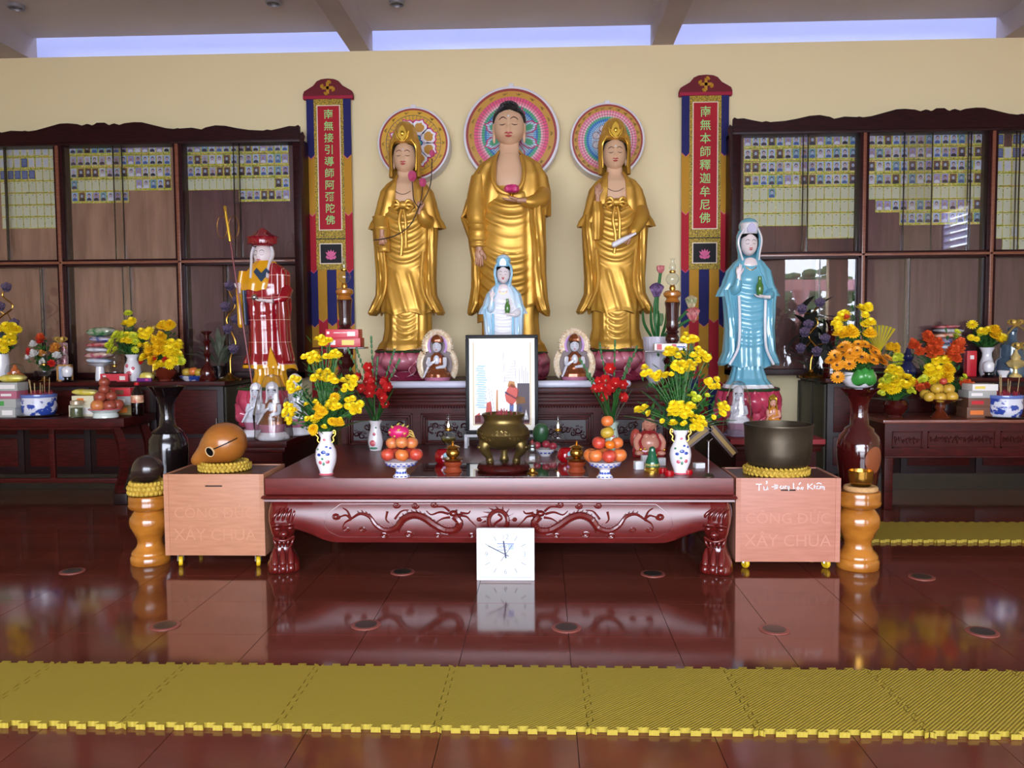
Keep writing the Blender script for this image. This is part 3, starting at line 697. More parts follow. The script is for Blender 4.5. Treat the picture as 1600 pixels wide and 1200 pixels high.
BR = dbox('wheeled donation box right of the carved table with white handwriting under the bronze bowl', 1150, 1314, 747, 878, 5, boxw2, faint2, [('CÔNG ÐỨC', .0, .095), ('XÂY CHÙA', 0.0, .105)], True)
# ------------------------------------------------------------------ turned stools
honey = mat('honey_wood', '#b9762a', .2, noise=('#8f5418', 5, (1, 1, 2.5), 5), coat=.6)
def stool(label, px, pybase, ytop, rpx):
    p = on(px, pybase, 0); S = p.y / F; p.y += .1
    H_ = (pybase - ytop) * S * .985; k = rpx * S
    t = thing('turned_stool', label, 'stool', p, group='turned wooden drum stools')
    prof = [(.0, 0), (.96, 0), (1.0, .02), (1.0, .10), (.92, .13), (.95, .16), (.85, .2), (.7, .24), (.62, .30), (.64, .36), (.8, .46), (.98, .56), (1.0, .62), (.96, .68), (.80, .75), (.72, .77), (.82, .785), (.9, .80)]
    prof2 = [(.9, .80), (1.0, .82), (1.04, .86), (1.0, .89), (1.02, .93), (1.0, .985), (.97, 1.0), (0, 1.0)]
    MB().lathe([(r * k, z * H_) for r, z in prof], 40, caps=(False, True)).build('pedestal', [honey], t, sharp=50)
    MB().lathe([(r * k, z * H_) for r, z in prof2], 40, caps=(True, False)).build('seat', [honey], t, sharp=50)
    return p, H_, k
SL = stool('turned honey wood stool at the left holding a small dark wooden drum', 224, 885, 771, 31)
SR = stool('turned honey wood stool at the right holding a small brass bowl', 1349, 893, 768, 33)
straw = mat('yellow_straw', '#c9a83e', .7, noise=('#a98624', 25, (1, 1, 1), 2))
def cushion(label, loc, R, h, n=30, group='woven ring cushions', mat_=None):
    m = MB(); m.lathe([(R * .55, h * .2), (R * .75, 0.0), (R * .95, h * .1), (R, h * .5), (R * .93, h * .9), (R * .7, h), (R * .5, h * .8)], 32)
    for row, (rr, zz) in enumerate(((1.0, .26), (1.01, .62), (.9, .93))):
        for i in range(n):
            a = 2 * pi * (i + .5 * row) / n
            M = Matrix.Rotation(a, 3, 'Z') @ Matrix.Rotation(.7 if row % 2 else -.7, 3, 'X')
            m.ell((R * rr * .98 * cos(a), R * rr * .98 * sin(a), h * zz), (h * .16, R * 3.6 / n, h * .2), 7, 5, M=M)
    return tag(m.build('woven_cushion', [mat_ or straw], None, loc, sharp=80), label, 'cushion', group)
# big wooden fish drum on the left box
zb_ = BL.location.z; ztop = at(333, 741, 5.14).z
cp = at(330, 740, 5.14); cush = (cp.x + .005, 5.14 + .215, ztop - .006)
cushion('yellow woven ring cushion under the big round wooden drum', cush, .165, .055, 34)
fishw = mat('drum_wood', '#a8682a', .3, noise=('#8f521c', 4, (1, 1, 2), 4), coat=.35)
def fish(name, label, loc, r, sn, matl, hole=True, group='wooden fish drums'):
    t = thing(name, label, 'drum', loc, group=group)
    d0 = Vector((-.84, -.10, -.52)).normalized()
    def fn(v):
        u = v.normalized(); c = u.dot(d0); a = math.acos(max(-1, min(1, c)))
        k = 1 + sn * exp(-(a / .26) ** 2) + sn * .22 * exp(-((a - .3) / .4) ** 2)
        return v * k
    MB().ell((0, 0, r * .92), (r, r * .95, r * .93), 56, 40, fn=fn).build('drum_body', [matl], t, sharp=80)
    if hole:
        u = Vector((-.36, -.86, -.3)).normalized(); q = u.to_track_quat('Z', 'Y').to_matrix().to_4x4()
        m = MB(); m.M = Matrix.Translation(Vector((0, 0, r * .92)) + u * r * .985) @ q
        m.lathe([(r * .2, -.02), (r * .25, -.006), (r * .24, .004), (r * .2, .002)], 28, caps=(False, False)).build('hole_rim', [mat('worn_wood_edge', '#d9b98a', .4)], t)
        m = MB(); m.M = Matrix.Translation(Vector((0, 0, r * .92)) + u * r * .985) @ q
        m.lathe([(r * .2, -.01), (r * .205, .0015), (0, .001)], 24, caps=(True, True)).build('sound_hole', [blackm], t)
        pts = []
        for k in range(12):
            w = Vector((-.26 + 1.0 * k / 11, -.88 + .35 * k / 11, -.22 + .5 * k / 11)).normalized(); pts.append(Vector((0, 0, r * .92)) + Vector((w.x * r * 1.0, w.y * r * .955, w.z * r * .935)))
        MB().tube(pts, .0045, 5).build('slit', [blackm], t)
    return t
fish('wooden_fish_drum', 'big round light brown wooden drum with a black hole and snout on the left box', (cush[0] + .012, cush[1] - .02, cush[2] + .05), .143, .72, fishw)
p, H_, k = SL
cushion('yellow woven ring cushion on the left turned stool', (p.x, p.y, H_), k * .98, .085, 26)
fish('wooden_fish_drum', 'small dark brown wooden drum on the left turned stool', (p.x - .0, p.y, H_ + .078), .098, .35, mat('dark_drum_wood', '#2f2320', .25, noise=('#231815', 5, (1, 1, 1), 3), coat=.4), False)
# bronze singing bowl on the right box
zt2 = at(1230, 747, 5.14).z; cp = at(1228, 744, 5.14)
cushion('yellow woven ring cushion under the big bronze bowl', (cp.x, 5.14 + .215, zt2 - .006), .205, .05, 38)
R_ = .212
t = thing('singing_bowl', 'big dark bronze singing bowl on the right box', 'bowl', (cp.x + .01, 5.14 + .215, zt2 + .038))
MB().lathe([(R_ * .55, 0), (R_ * .82, .006), (R_ * .93, .04), (R_ * .97, .10), (R_ * .985, .18), (R_, .262), (R_ * 1.015, .268), (R_ * 1.01, .276), (R_ * .955, .276), (R_ * .94, .2), (R_ * .9, .06), (R_ * .5, .03)], 56).build('bowl_body', [bronze], t, sharp=50)
p, H_, k = SR
tag(MB().tube([(.085 * cos(a * pi / 14), .085 * sin(a * pi / 14), .016) for a in range(29)], .018, 8).build('padded_ring', [mat('tan_cord', '#c79a64', .7, bump=(90, .6, (1, 1, 1)))], None, (p.x + .005, p.y - .02, H_ + .002)), 'tan padded ring under the small brass bowl', 'ring')
t = thing('singing_bowl', 'small shiny brass singing bowl on the right turned stool', 'bowl', (p.x + .005, p.y - .02, H_ + .03))
MB().lathe([(.03, 0), (.055, .004), (.068, .025), (.072, .06), (.075, .098), (.07, .099), (.066, .04), (.03, .012)], 40).build('bowl_body', [brass], t, sharp=50)
# ------------------------------------------------------------------ floor vases
def ruffle(n, amp, z0): return lambda t, z: 1 + (amp * cos(n * t) * max(0, (z - z0)) if z > z0 else 0)
def vase_lathe(t, prof, matl, n=48, fn=None, name='vase_body'):
    return MB().lathe(prof, n, fn=fn, caps=(True, True)).build(name, matl if isinstance(matl, list) else [matl], t, sharp=55)
p = on(265, 760, 0); pv = at(263, 700, 6.15)
t = thing('floor_vase', 'tall black lacquered floor vase with a wavy flared rim beside the left counter', 'vase', (pv.x, 6.15, 0))
vase_lathe(t, [(.0, 0), (.10, 0), (.105, .02), (.09, .05), (.11, .2), (.135, .45), (.145, .62), (.14, .70), (.115, .745), (.118, .755), (.06, .80), (.052, .88), (.056, .96), (.085, 1.05), (.125, 1.10), (.12, 1.10), (.05, .98), (0, .95)], blackl, fn=lambda a, z: 1 + (.16 * cos(4 * a) * (z - 1.0) / .1 if z > 1.0 else 0))
pv = at(1342, 700, 6.0)
vr = mat('dark_red_lacquer', '#3f0d0c', .12, coat=.7)
t = thing('floor_vase', 'tall dark red lacquered floor vase carrying the orange flower bowl', 'vase', (pv.x, 6.0, 0))
vase_lathe(t, [(.0, 0), (.09, 0), (.095, .02), (.08, .05), (.10, .2), (.125, .38), (.148, .58), (.15, .66), (.135, .73), (.10, .77), (.10, .785), (.065, .81), (.058, .9), (.062, .97), (.09, 1.03), (.13, 1.07), (.125, 1.07), (.05, .98), (0, .95)], vr, fn=lambda a, z: 1 + (.12 * cos(4 * a) * (z - 1.0) / .07 if z > 1.0 else 0))
def patch(t, rad, zc, hh, ww, a0, matl):
    m = MB(); pts = []
    for i in range(25):
        u = 2 * pi * i / 24
        z = zc + hh * sin(u); a = a0 + ww * cos(u); pts.append((rad(z) * cos(a), rad(z) * sin(a), z))
    c = [(rad(zc) * cos(a0), rad(zc) * sin(a0), zc)]
    rings = []
    for s in (1, .7, .4, .05):
        rings.append([(rad(zc + hh * s * sin(2 * pi * i / 24)) * cos(a0 + ww * s * cos(2 * pi * i / 24)), rad(zc + hh * s * sin(2 * pi * i / 24)) * sin(a0 + ww * s * cos(2 * pi * i / 24)), zc + hh * s * sin(2 * pi * i / 24)) for i in range(24)])
    m.loft(rings, (False, True)); return m.build('painted_medallion', [matl], t)
tabv = [(.2, .1), (.38, .125), (.58, .148), (.66, .15), (.73, .135)]
patch(t, lambda z: interp(tabv, z)[0] + .003, .575, .095, .5, -pi / 2 + .42, mat('medallion_brown', '#8a4a2c', .15, coat=.5))
# ------------------------------------------------------------------ wall clock on the floor
pc = on(790, 907, 0); W_, H_ = 92 * pc.y / F, 83 * pc.y / F
t = thing('square_clock', 'white square clock leaning on the floor before the carved table', 'clock', (pc.x, pc.y, 0)); t.rotation_euler = (-.05, 0, 0)
MB().b2((-W_ / 2, 0, 0), (W_ / 2, .035, H_)).build('case', [whitem], t, bevel=.004)
MB().b2((-W_ / 2 + .02, -.0015, .02), (W_ / 2 - .02, .002, H_ - .01)).build('dial', [mat('dial_white', '#d3dad8', .3)], t, smooth=False)
gm = mat('dial_grey', '#8f9694', .5); nav = mat('hand_navy', '#23264e', .4); cz = H_ * .5; y_ = -.003
for i in range(12):
    a = radians(i * 30)
    if i in (0, 3, 6, 9): text('numeral', {0: '12', 3: '3', 6: '6', 9: '9'}[i], .042, gm, t, (sin(a) * W_ * .33, y_, cz + cos(a) * W_ * .30), ext=.0005)
    else: MB().box((sin(a) * W_ * .36, y_, cz + cos(a) * W_ * .32), (.005, .001, .032), ry=a).build('hour_mark', [gm], t, smooth=False)
MB().b2((-.05, y_, cz + .062), (.052, y_ + .001, cz + .066)).build('brand_line', [mat('brand_blue', '#5562a8', .5)], t, smooth=False)
MB().b2((-.048, y_, cz + .026), (.01, y_ + .001, cz + .029)).build('brand_line', [MATS['brand_blue']], t, smooth=False)
text('brand_lettering', 'LAPISE', .02, MATS['brand_blue'], t, (-.02, y_, cz + .046), ext=.0005)
MB().prism([(.012, cz + .062), (.05, cz + .062), (.048, cz + .03), (.02, cz + .028)], y_, y_ + .001).build('brand_mark', [mat('brand_pale_blue', '#a3b0e0', .5)], t, smooth=False)
for nm, a, l, b, w in (('hour_hand', -8, .082, .022, .009), ('minute_hand', -63, .115, .022, .0055), ('second_hand', 215, .05, .07, .003)):
    a = radians(a); mid = (l - b) / 2; MB().box((sin(a) * mid, y_ - .002, cz + cos(a) * mid), (w, .001, l + b), ry=a).build(nm, [nav], t, smooth=False)
MB().b2((-W_ / 2 + .02, y_, .018), (W_ / 2 - .02, y_ + .001, .021)).build('dial_line', [gm], t, smooth=False)
# ------------------------------------------------------------------ foam mats
foam = mat('yellow_foam', '#9c8724', .7)
def foam_bump():
    nt = foam.node_tree; b = nt.nodes['Principled BSDF']; tc = nt.nodes.new('ShaderNodeTexCoord'); mp = nt.nodes.new('ShaderNodeMapping')
    mp.inputs['Rotation'].default_value = (0, 0, radians(45)); w = nt.nodes.new('ShaderNodeTexWave'); w.inputs['Scale'].default_value = 26; w.inputs['Distortion'].default_value = .5
    bp = nt.nodes.new('ShaderNodeBump'); bp.inputs['Strength'].default_value = .5; bp.inputs['Distance'].default_value = .004
    L = nt.links.new; L(tc.outputs['Object'], mp.inputs[0]); L(mp.outputs[0], w.inputs[0]); L(w.outputs[0], bp.inputs['Height']); L(bp.outputs[0], b.inputs['Normal'])
foam_bump()
def teeth(n, h):
    out = []
    for i in range(n):
        a, b = i / n, (i + .5) / n; e = .09 / n
        out += [(a + e, -h), (a - e + .0, h) if False else (a + e * 2, -h), (b - e * 2, -h), (b - e * 0, h), ((i + 1) / n + e * 0, h)]
    return out
def edge(p, q, n=8, h=.011):
    p, q = Vector(p), Vector(q); d = q - p; L = d.length; u = d / L; nrm = Vector((-u.y, u.x)); pts = [p]
    for i in range(n):
        a = (i + .25) / n; b = (i + .75) / n; e = .06 / n
        for s, k in ((a - e * 0, 0), (a - e, 1), (b + e, 1), (b, 0)): pts.append(p + d * s + nrm * h * (2 * k - (1 if 1 else 0)) * 1.0)
    return pts
def mat_row(xs, ya, yb, labels, group):
    for i in range(len(xs) - 1):
        x0_, x1_ = xs[i] + .0022, xs[i + 1] - .0022
        poly = edge((x0_, ya), (x1_, ya)) + edge((x1_, ya), (x1_, yb)) + edge((x1_, yb), (x0_, yb)) + [v for v in reversed([Vector((w.x - (x1_ - x0_) + 0, w.y)) for w in edge((x1_, ya), (x1_, yb))])][:-1]
        cx, cy = (x0_ + x1_) / 2, (ya + yb) / 2
        q = []
        for v in poly:
            w = (round(v.x - cx, 5), round(v.y - cy, 5))
            if not q or (abs(q[-1][0] - w[0]) + abs(q[-1][1] - w[1]) > 1e-4): q.append(w)
        tag(MB().prism(q, 0, .02, ax='z').build('foam_mat', [foam], None, (cx, cy, .0005), smooth=False), labels[i], 'mat', group)
mat_row([-2.79, -2.19, -1.59, -1.0, -.405, .165, .775, 1.385, 1.99, 2.6], 2.985, 3.555,
        ['sliver of a yellow foam mat at the left edge of the front row', 'leftmost whole yellow foam mat of the front row', 'second whole yellow foam mat from the left in the front row', 'third whole yellow foam mat from the left in the front row', 'yellow foam mat in front of the clock',
         'yellow foam mat right of the one in front of the clock', 'second whole yellow foam mat from the right in the front row', 'rightmost whole yellow foam mat of the front row', 'sliver of a yellow foam mat at the right edge of the front row'], 'yellow foam mats of the front row')
ym = on(1480, 848, 0).y
mat_row([2.13, 2.73, 3.33, 3.93], ym, ym + .56, ['yellow foam mat partly behind the right turned stool', 'middle yellow foam mat before the right offering table', 'yellow foam mat at the right edge before the offering table'], 'yellow foam mats by the right table')
# ================================================================== statues
def SMB(S): m = MB(); m.M = Matrix.Diagonal((S, S, S, 1)); return m
def sgnp(v, p): return (1 if v >= 0 else -1) * abs(v) ** p
def robe(m, sil, z0, z1, nz=60, n=96, p=.85, disp=None, hem=None, k=None, caps=(True, True), cy=0, twist=None):
    R = []
    for i in range(nz + 1):
        v = i / nz; z = z0 + (z1 - z0) * v; q = interp(sil, z); xl, xr, bf, bb = q[:4]; oy = q[4] if len(q) > 4 else 0
        c0, a = (xl + xr) / 2, (xr - xl) / 2; ring = []
        for j in range(n):
            t = 2 * pi * j / n; c, s = cos(t), sin(t)
            x = a * sgnp(c, p); y = (bf if s > 0 else bb) * sgnp(s, p)
            d = disp(c0 + x, z, t) if disp else 0
            ring.append((c0 + x + d * c, cy + oy - (y + d * s), z + (hem(t, x) * (1 - v) ** 6 if hem else 0)))
        R.append(ring)
    return m.loft(R, caps, k)
def shawl(m, sil, z0, z1, open_w, thick=2.5, nz=40, n=80, p=.85, disp=None, k=None, zoff=None):
    """a wrap round the back and sides, open at the front by half-width open_w(z)"""
    R = []
    for i in range(nz + 1):
        v = i / nz; z = z0 + (z1 - z0) * v; xl, xr, bf, bb = interp(sil, z)[:4]; c0, a = (xl + xr) / 2, (xr - xl) / 2
        w = min(open_w(z) / a, .98); dl = math.asin(w ** (1 / p)); ring = []
        for th, sg in ((0, 1), (1, -1)):
            for jj in range(n + 1):
                j = jj if th == 0 else n - jj
                t = pi / 2 + dl + (2 * pi - 2 * dl) * j / n; c, s = cos(t), sin(t)
                d = (disp(c0 + a * sgnp(c, p), z, t) if disp and th == 0 else 0) - (thick if th else 0)
                ring.append((c0 + a * sgnp(c, p) + d * c, -((bf if s > 0 else bb) * sgnp(s, p) + d * s), z + (zoff(t, v) if zoff else 0)))
        R.append(ring)
    return m.loft(R, (True, True), k)
def limb(m, P, n=28, disp=None, k=None, caps=(True, True), sub=6):
    """P rows (x, y, z, wx, wy): horizontal elliptical sections along a path"""
    Q = []
    for i in range(len(P) - 1):
        for j in range(sub):
            t = j / sub; e = t * t * (3 - 2 * t); e = .5 * e + .5 * t
            Q.append([u + (w - u) * e for u, w in zip(P[i], P[i + 1])])
    Q.append(P[-1]); R = []
    for (x, y, z, wx, wy) in Q:
        R.append([(x + (wx + (disp(t, z) if disp else 0)) * cos(t), y + (wy + (disp(t, z) if disp else 0)) * sin(t), z) for t in [2 * pi * j / n for j in range(n)]])
    return m.loft(R, caps, k)
def drape(x, z, per, c, x0=0, ph=0): return (.5 + .5 * cos(2 * pi * (z - c * (x - x0) ** 2 - ph) / per)) ** 2
def bump_(v, a, b, f=8.): return 1 / (1 + exp(-(v - a) / f * 4)) * (1 / (1 + exp((v - b) / f * 4)))
def gauss(v, s): return exp(-(v / s) ** 2)
def jaw(zz): return min(1.35, sqrt(max(1e-4, 1 - abs(zz) ** 3.2)) / sqrt(max(1e-3, 1 - zz * zz)))
def head(root, S, cz, rx, ry, rz, sk, cy=0, yaw=0, urna=True, ears=True, brow=None, lip=None, cx=0):
    q = rx / 17.5
    def fn(v):
        x, y, z = v / q; zz = z / (rz / q)
        if zz < 0: kk = jaw(zz); x *= kk * (1 - .27 * zz * zz); y *= kk * (1 - .15 * zz * zz)
        if y < 0:
            y -= 3.6 * gauss(x, 2.5) * gauss(z + 3.5, 5) * (1.2 if z < -2 else 1) + 1.2 * gauss(x, 2.) * gauss(z - 5, 6)
            for s in (-1, 1): y -= 1.1 * gauss(x - s * 6.6, 4) * gauss(z - .5, 2.6); y += 1.2 * gauss(x - s * 6, 4.5) * gauss(z - 4.2, 1.8)
            y -= 1.3 * gauss(x, 4.5) * gauss(z + 12.2, 2.6); y -= 1.2 * gauss(x, 4) * gauss(z + 20, 3)
            y += .5 * gauss(x, 5) * gauss(z + 15.8, 1.4)
        return Vector((x, y, z)) * q
    M = Matrix.Rotation(yaw, 3, 'Z'); C = Vector((cx, cy, cz))
    m = SMB(S); m.ell(C, (rx, ry, rz), 56, 40, M=M, fn=fn)
    h = m.build('head', [sk], root, sharp=80)
    def ys(x, z):
        zz = z / (rz / q); f = jaw(zz) * (1 - .27 * zz * zz) if zz < 0 else 1
        return -(ry / q) * sqrt(max(0, 1 - (x / f / 17.5) ** 2 - zz * zz)) * (jaw(zz) * (1 - .15 * zz * zz) if zz < 0 else 1)
    def T(x, z, o): return C + M @ (Vector((x, ys(x, z) - o, z)) * q)
    for s in (-1, 1):
        SMB(S).tube([T(s * (2.2 + 8.6 * k / 8), 4.2 + 3.4 * sin(pi * (k + .6) / 9), .9 - .6 * sin(pi * k / 8)) for k in range(9)], [q * (.28 + .32 * sin(pi * (k + .5) / 9)) for k in range(9)], 6).build('eyebrow', [brow or linem], h)
        SMB(S).tube([T(s * (3.6 + 6.6 * k / 8), -.5 - 1.1 * sin(pi * k / 8), 1.15) for k in range(9)], [q * (.2 + .4 * sin(pi * (k + .5) / 9)) for k in range(9)], 6).build('eyelid', [brow or linem], h)
    m = SMB(S)
    m.tube([T(-4.6 + 9.2 * k / 10, -10.9 + .9 * abs(sin(2 * pi * k / 10)) * (1 if k not in (0, 10) else 0), 1.6) for k in range(11)], [q * (.2 + .95 * sin(pi * (k + .3) / 10.6)) for k in range(11)], 7)
    m.tube([T(-3.8 + 7.6 * k / 10, -13.0 - .5 * sin(pi * k / 10), 1.7) for k in range(11)], [q * (.2 + 1.1 * sin(pi * (k + .3) / 10.6)) for k in range(11)], 7)
    m.build('lips', [lip or lipr], h)
    if urna: SMB(S).ell(T(0, 8.5, .3), 1.6 * q, 10, 7).build('forehead_jewel', [porc], h)
    if ears:
        for s in (-1, 1):
            m = SMB(S); c = C + M @ (Vector((s * 17.2, 1.5, -2)) * q)
            m.ell(c, (2.2 * q, 4.2 * q, 8 * q), 12, 10); m.ell(c + Vector((0, -1, -9)) * q, (2 * q, 2.6 * q, 7 * q), 10, 8); m.build('ear', [sk], h)
    return h
def hand(root, S, loc, R, k=1.0, curl=(.25, .25, .3, .35), side=1, sk=None, thumb=.5, name='hand'):
    m = SMB(S); T = Matrix.Translation(loc) @ R.to_4x4() @ Matrix.Scale(k, 4); m.M = m.M @ T
    m.ell((0, 0, 0), (5.2, 2.4, 6.6), 16, 10); m.ell((-side * 2.6, -1.2, -2), (3, 2, 4.2), 10, 8)
    m.tube([(0, .2, -4), (0, .4, -9), (0, .5, -15)], [3.2, 3.0, 3.4], 12, sx=1.25)
    for i, (x, L) in enumerate(((-3.7, 7.2), (-1.25, 8.6), (1.25, 8.0), (3.6, 6.2))):
        x *= side; P = [Vector((x * .9, 0, 3.2))]; a = 0.08
        for s in range(4):
            P.append(P[-1] + Vector((x * .02, -sin(a), cos(a))) * (2.4 if s == 0 else L / 3)); a += curl[i]
        m.tube(P, [1.45, 1.42, 1.3, 1.2, .75], 9)
    P = [Vector((-side * 3.6, -.6, -2.6)), Vector((-side * 6.0, -1.6, .6)), Vector((-side * (6.6 + thumb), -2.4, 3.6)), Vector((-side * (6.3 + 2 * thumb), -3.2, 6.2))]
    m.tube(P, [1.8, 1.6, 1.4, .8], 9)
    return m.build(name, [sk or skin2], root, sharp=80)
RX, RY, RZ = (lambda a: Matrix.Rotation(a, 3, 'X')), (lambda a: Matrix.Rotation(a, 3, 'Y')), (lambda a: Matrix.Rotation(a, 3, 'Z'))
def toes(root, S, xs, sk):
    for x0 in xs:
        m = SMB(S); m.ell((x0, -26, 3), (8, 9, 3.4), 12, 8)
        for i in range(5): m.ell((x0 - 7 + i * 3.5, -34, 2.2), (1.8, 4, 2), 8, 6)
        m.build('foot', [sk], root)
# ------------------------------------------------------------------ lotus pedestals
def gradmat(name, c0, c1, c2, lo, mid, hi, rough=.3, coat=.3):
    m = mat(name, c0, rough, coat=coat); nt = m.node_tree; tc = nt.nodes.new('ShaderNodeTexCoord'); se = nt.nodes.new('ShaderNodeSeparateXYZ'); r = nt.nodes.new('ShaderNodeValToRGB')
    e = r.color_ramp.elements; e[0].position = lo; e[0].color = srgb(c0); e[1].position = hi; e[1].color = srgb(c2); x = e.new(mid); x.color = srgb(c1)
    nt.links.new(tc.outputs['Generated'], se.inputs[0]); nt.links.new(se.outputs[2], r.inputs[0]); nt.links.new(r.outputs[0], nt.nodes['Principled BSDF'].inputs['Base Color'])
    return m
def sheet(m, f, nu, nv, th=.004, k=None):
    A = [[Vector(f(-1 + 2 * i / nu, j / nv)) for i in range(nu + 1)] for j in range(nv + 1)]
    rings = []
    for j in range(nv + 1):
        top = A[j]; n_ = []
        for i in range(nu + 1):
            du = A[j][min(i + 1, nu)] - A[j][max(i - 1, 0)]; dv = A[min(j + 1, nv)][i] - A[max(j - 1, 0)][i]
            c = du.cross(dv); n_.append(c.normalized() * th if c.length > 1e-9 else Vector((0, th, 0)))
        rings.append(top + [top[i] - n_[i] for i in range(nu, -1, -1)])
    return m.loft(rings, (True, True), k)
def petal_mesh(W, H, B, C, mat_, th=.006, nu=8, nv=10, tip=.9):
    m = MB()
    def f(u, v):
        w = W * (sin(pi * (.16 + .80 * v)) ** .75) * (1 - .25 * max(0, v - .75) / .25 * tip)
        return (u * w, -B * sin(pi * min(v * 1.05, 1)) * (1 - .55 * u * u) - C * v ** 4 + B * 1.1 * u * u, v * H)
    return sheet(m, f, nu, nv, th).mesh('petal', [mat_], sharp=80)
pinkp = gradmat('lotus_petal_pink', '#8e2440', '#d98a9a', '#b8324e', 0, .55, 1)
pinkdn = gradmat('lotus_petal_lower', '#c4506c', '#cf7d90', '#8e2440', 0, .4, 1)
padm = mat('lotus_pad_green', '#2c4a26', .5)
def lotus(label, loc, R, H, n=11, mats=(None, None), group='pink lotus pedestals'):
    t = thing('lotus_pedestal', label, 'pedestal', loc, group=group)
    MB().lathe([(R * .78, 0), (R * .82, H * .06), (R * .62, H * .3), (R * .60, H * .5), (R * .72, H * .92), (R * .74, H), (R * .70, H * 1.0)], 40).build('core', [mats[0] or mat('lotus_core', '#9a3350', .4)], t)
    MB().lathe([(R * .80, H * .93), (R * .82, H * .97), (R * .80, H * 1.0), (0, H * 1.002)], 40, caps=(True, False)).build('pad', [padm], t)
    up = petal_mesh(R * .33, H * .60, R * .17, R * .16, mats[0] or pinkp); dn = petal_mesh(R * .33, H * .46, R * .2, R * .13, mats[1] or pinkdn)
    for row in range(3):
        for i in range(n):
            a = 2 * pi * (i + .5 * row) / n
            if row < 2: place('petal', up, t, (R * (.68 + .05 * (1 - row)) * sin(a), -R * (.68 + .05 * (1 - row)) * cos(a), H * (.34 + .06 * row)), (-.12, 0, a))
            else: place('petal', dn, t, (R * .64 * sin(a), -R * .64 * cos(a), H * .52), (pi - .25, 0, a), (-1, 1, 1))
    return t
# ------------------------------------------------------------------ the three gold statues
def gold_folds(x, z, t):
    if sin(t) < 0: return .9 * cos(9 * t)
    side = 1 / (1 + exp(-(abs(x) - 30) / 2.5))
    d = 2.2 * drape(x, z, 15, .018) * bump_(z, 128, 222) * (1 - side)
    d += 2.0 * (.5 + .5 * cos(.33 * x + .085 * z)) ** 3 * bump_(z, 50, 120) * (1 - side)
    d += 1.6 * cos(14 * t + .01 * z) * side
    return d
def bodhi_head(t, S, cz=298):
    head(t, S, cz, 17.5, 19, 25.5, skin, -1)
    SMB(S).ell((0, 4, cz + 9), (18.6, 19.5, 22), 40, 24, fn=lambda v: v if v.y > -9 or v.z > 7.5 + .012 * v.x * v.x * 0 else Vector((v.x * .93, max(v.y, -9), v.z))).build('hair', [hairb], t)
    veil = [(cz - 30, -25, 25, 10, 20), (cz - 15, -24.5, 24.5, 10, 22), (cz, -25, 25, 11, 24), (cz + 16, -25, 25, 14, 25), (cz + 26, -23, 23, 17.5, 24)]
    m = SMB(S); shawl(m, veil, cz - 30, cz + 26, lambda z: 21.0 - max(0, (z - cz - 6)) * .2, 2.2, 24, 60); m.build('veil', [gold], t)
    hd = [(cz + 17, -22, 22, 20.5, 24, 0), (cz + 26, -21.5, 21.5, 19.5, 23, 1), (cz + 38, -18, 18, 16.5, 19, 3), (cz + 48, -14.5, 14.5, 13, 15, 4), (cz + 54, -9, 9, 8.5, 10, 4), (cz + 56.5, -2, 2, 2, 2, 4)]
    m = SMB(S); robe(m, hd, cz + 17, cz + 56.5, 24, 48, 1, disp=lambda x, z, a: .8 * cos(10 * a) * bump_(z, cz + 20, cz + 50), hem=lambda a, x: 4.5 if sin(a) > 0 else -6); m.build('headdress', [gold], t)
    pl = [(-3, 0), (-9, 6), (-11, 16), (-6, 12), (-4, 20), (0, 24), (4, 20), (6, 12), (11, 16), (9, 6), (3, 0)]
    m = SMB(S); m.prism([(x, z + cz + 20) for x, z in pl], -22.5, -17.5); m.ell((0, -22.5, cz + 32), (3, 2, 4), 10, 7)
    for s in (-1, 1): m.tube(spline([(s * 2, -22, cz + 22), (s * 7, -22.5, cz + 27), (s * 9, -22.5, cz + 35)], 4), 1.0, 6)
    m.build('crown_ornament', [goldb], t, sharp=40)
    for s in (-1, 1): SMB(S).tube(spline([(s * 12, -17, cz + 24), (s * 18.5, -12, cz + 14), (s * 19.5, -12, cz - 4), (s * 18.5, -12, cz - 22)], 5), [1.1] * 16, 7).build('gold_band', [goldb], t)
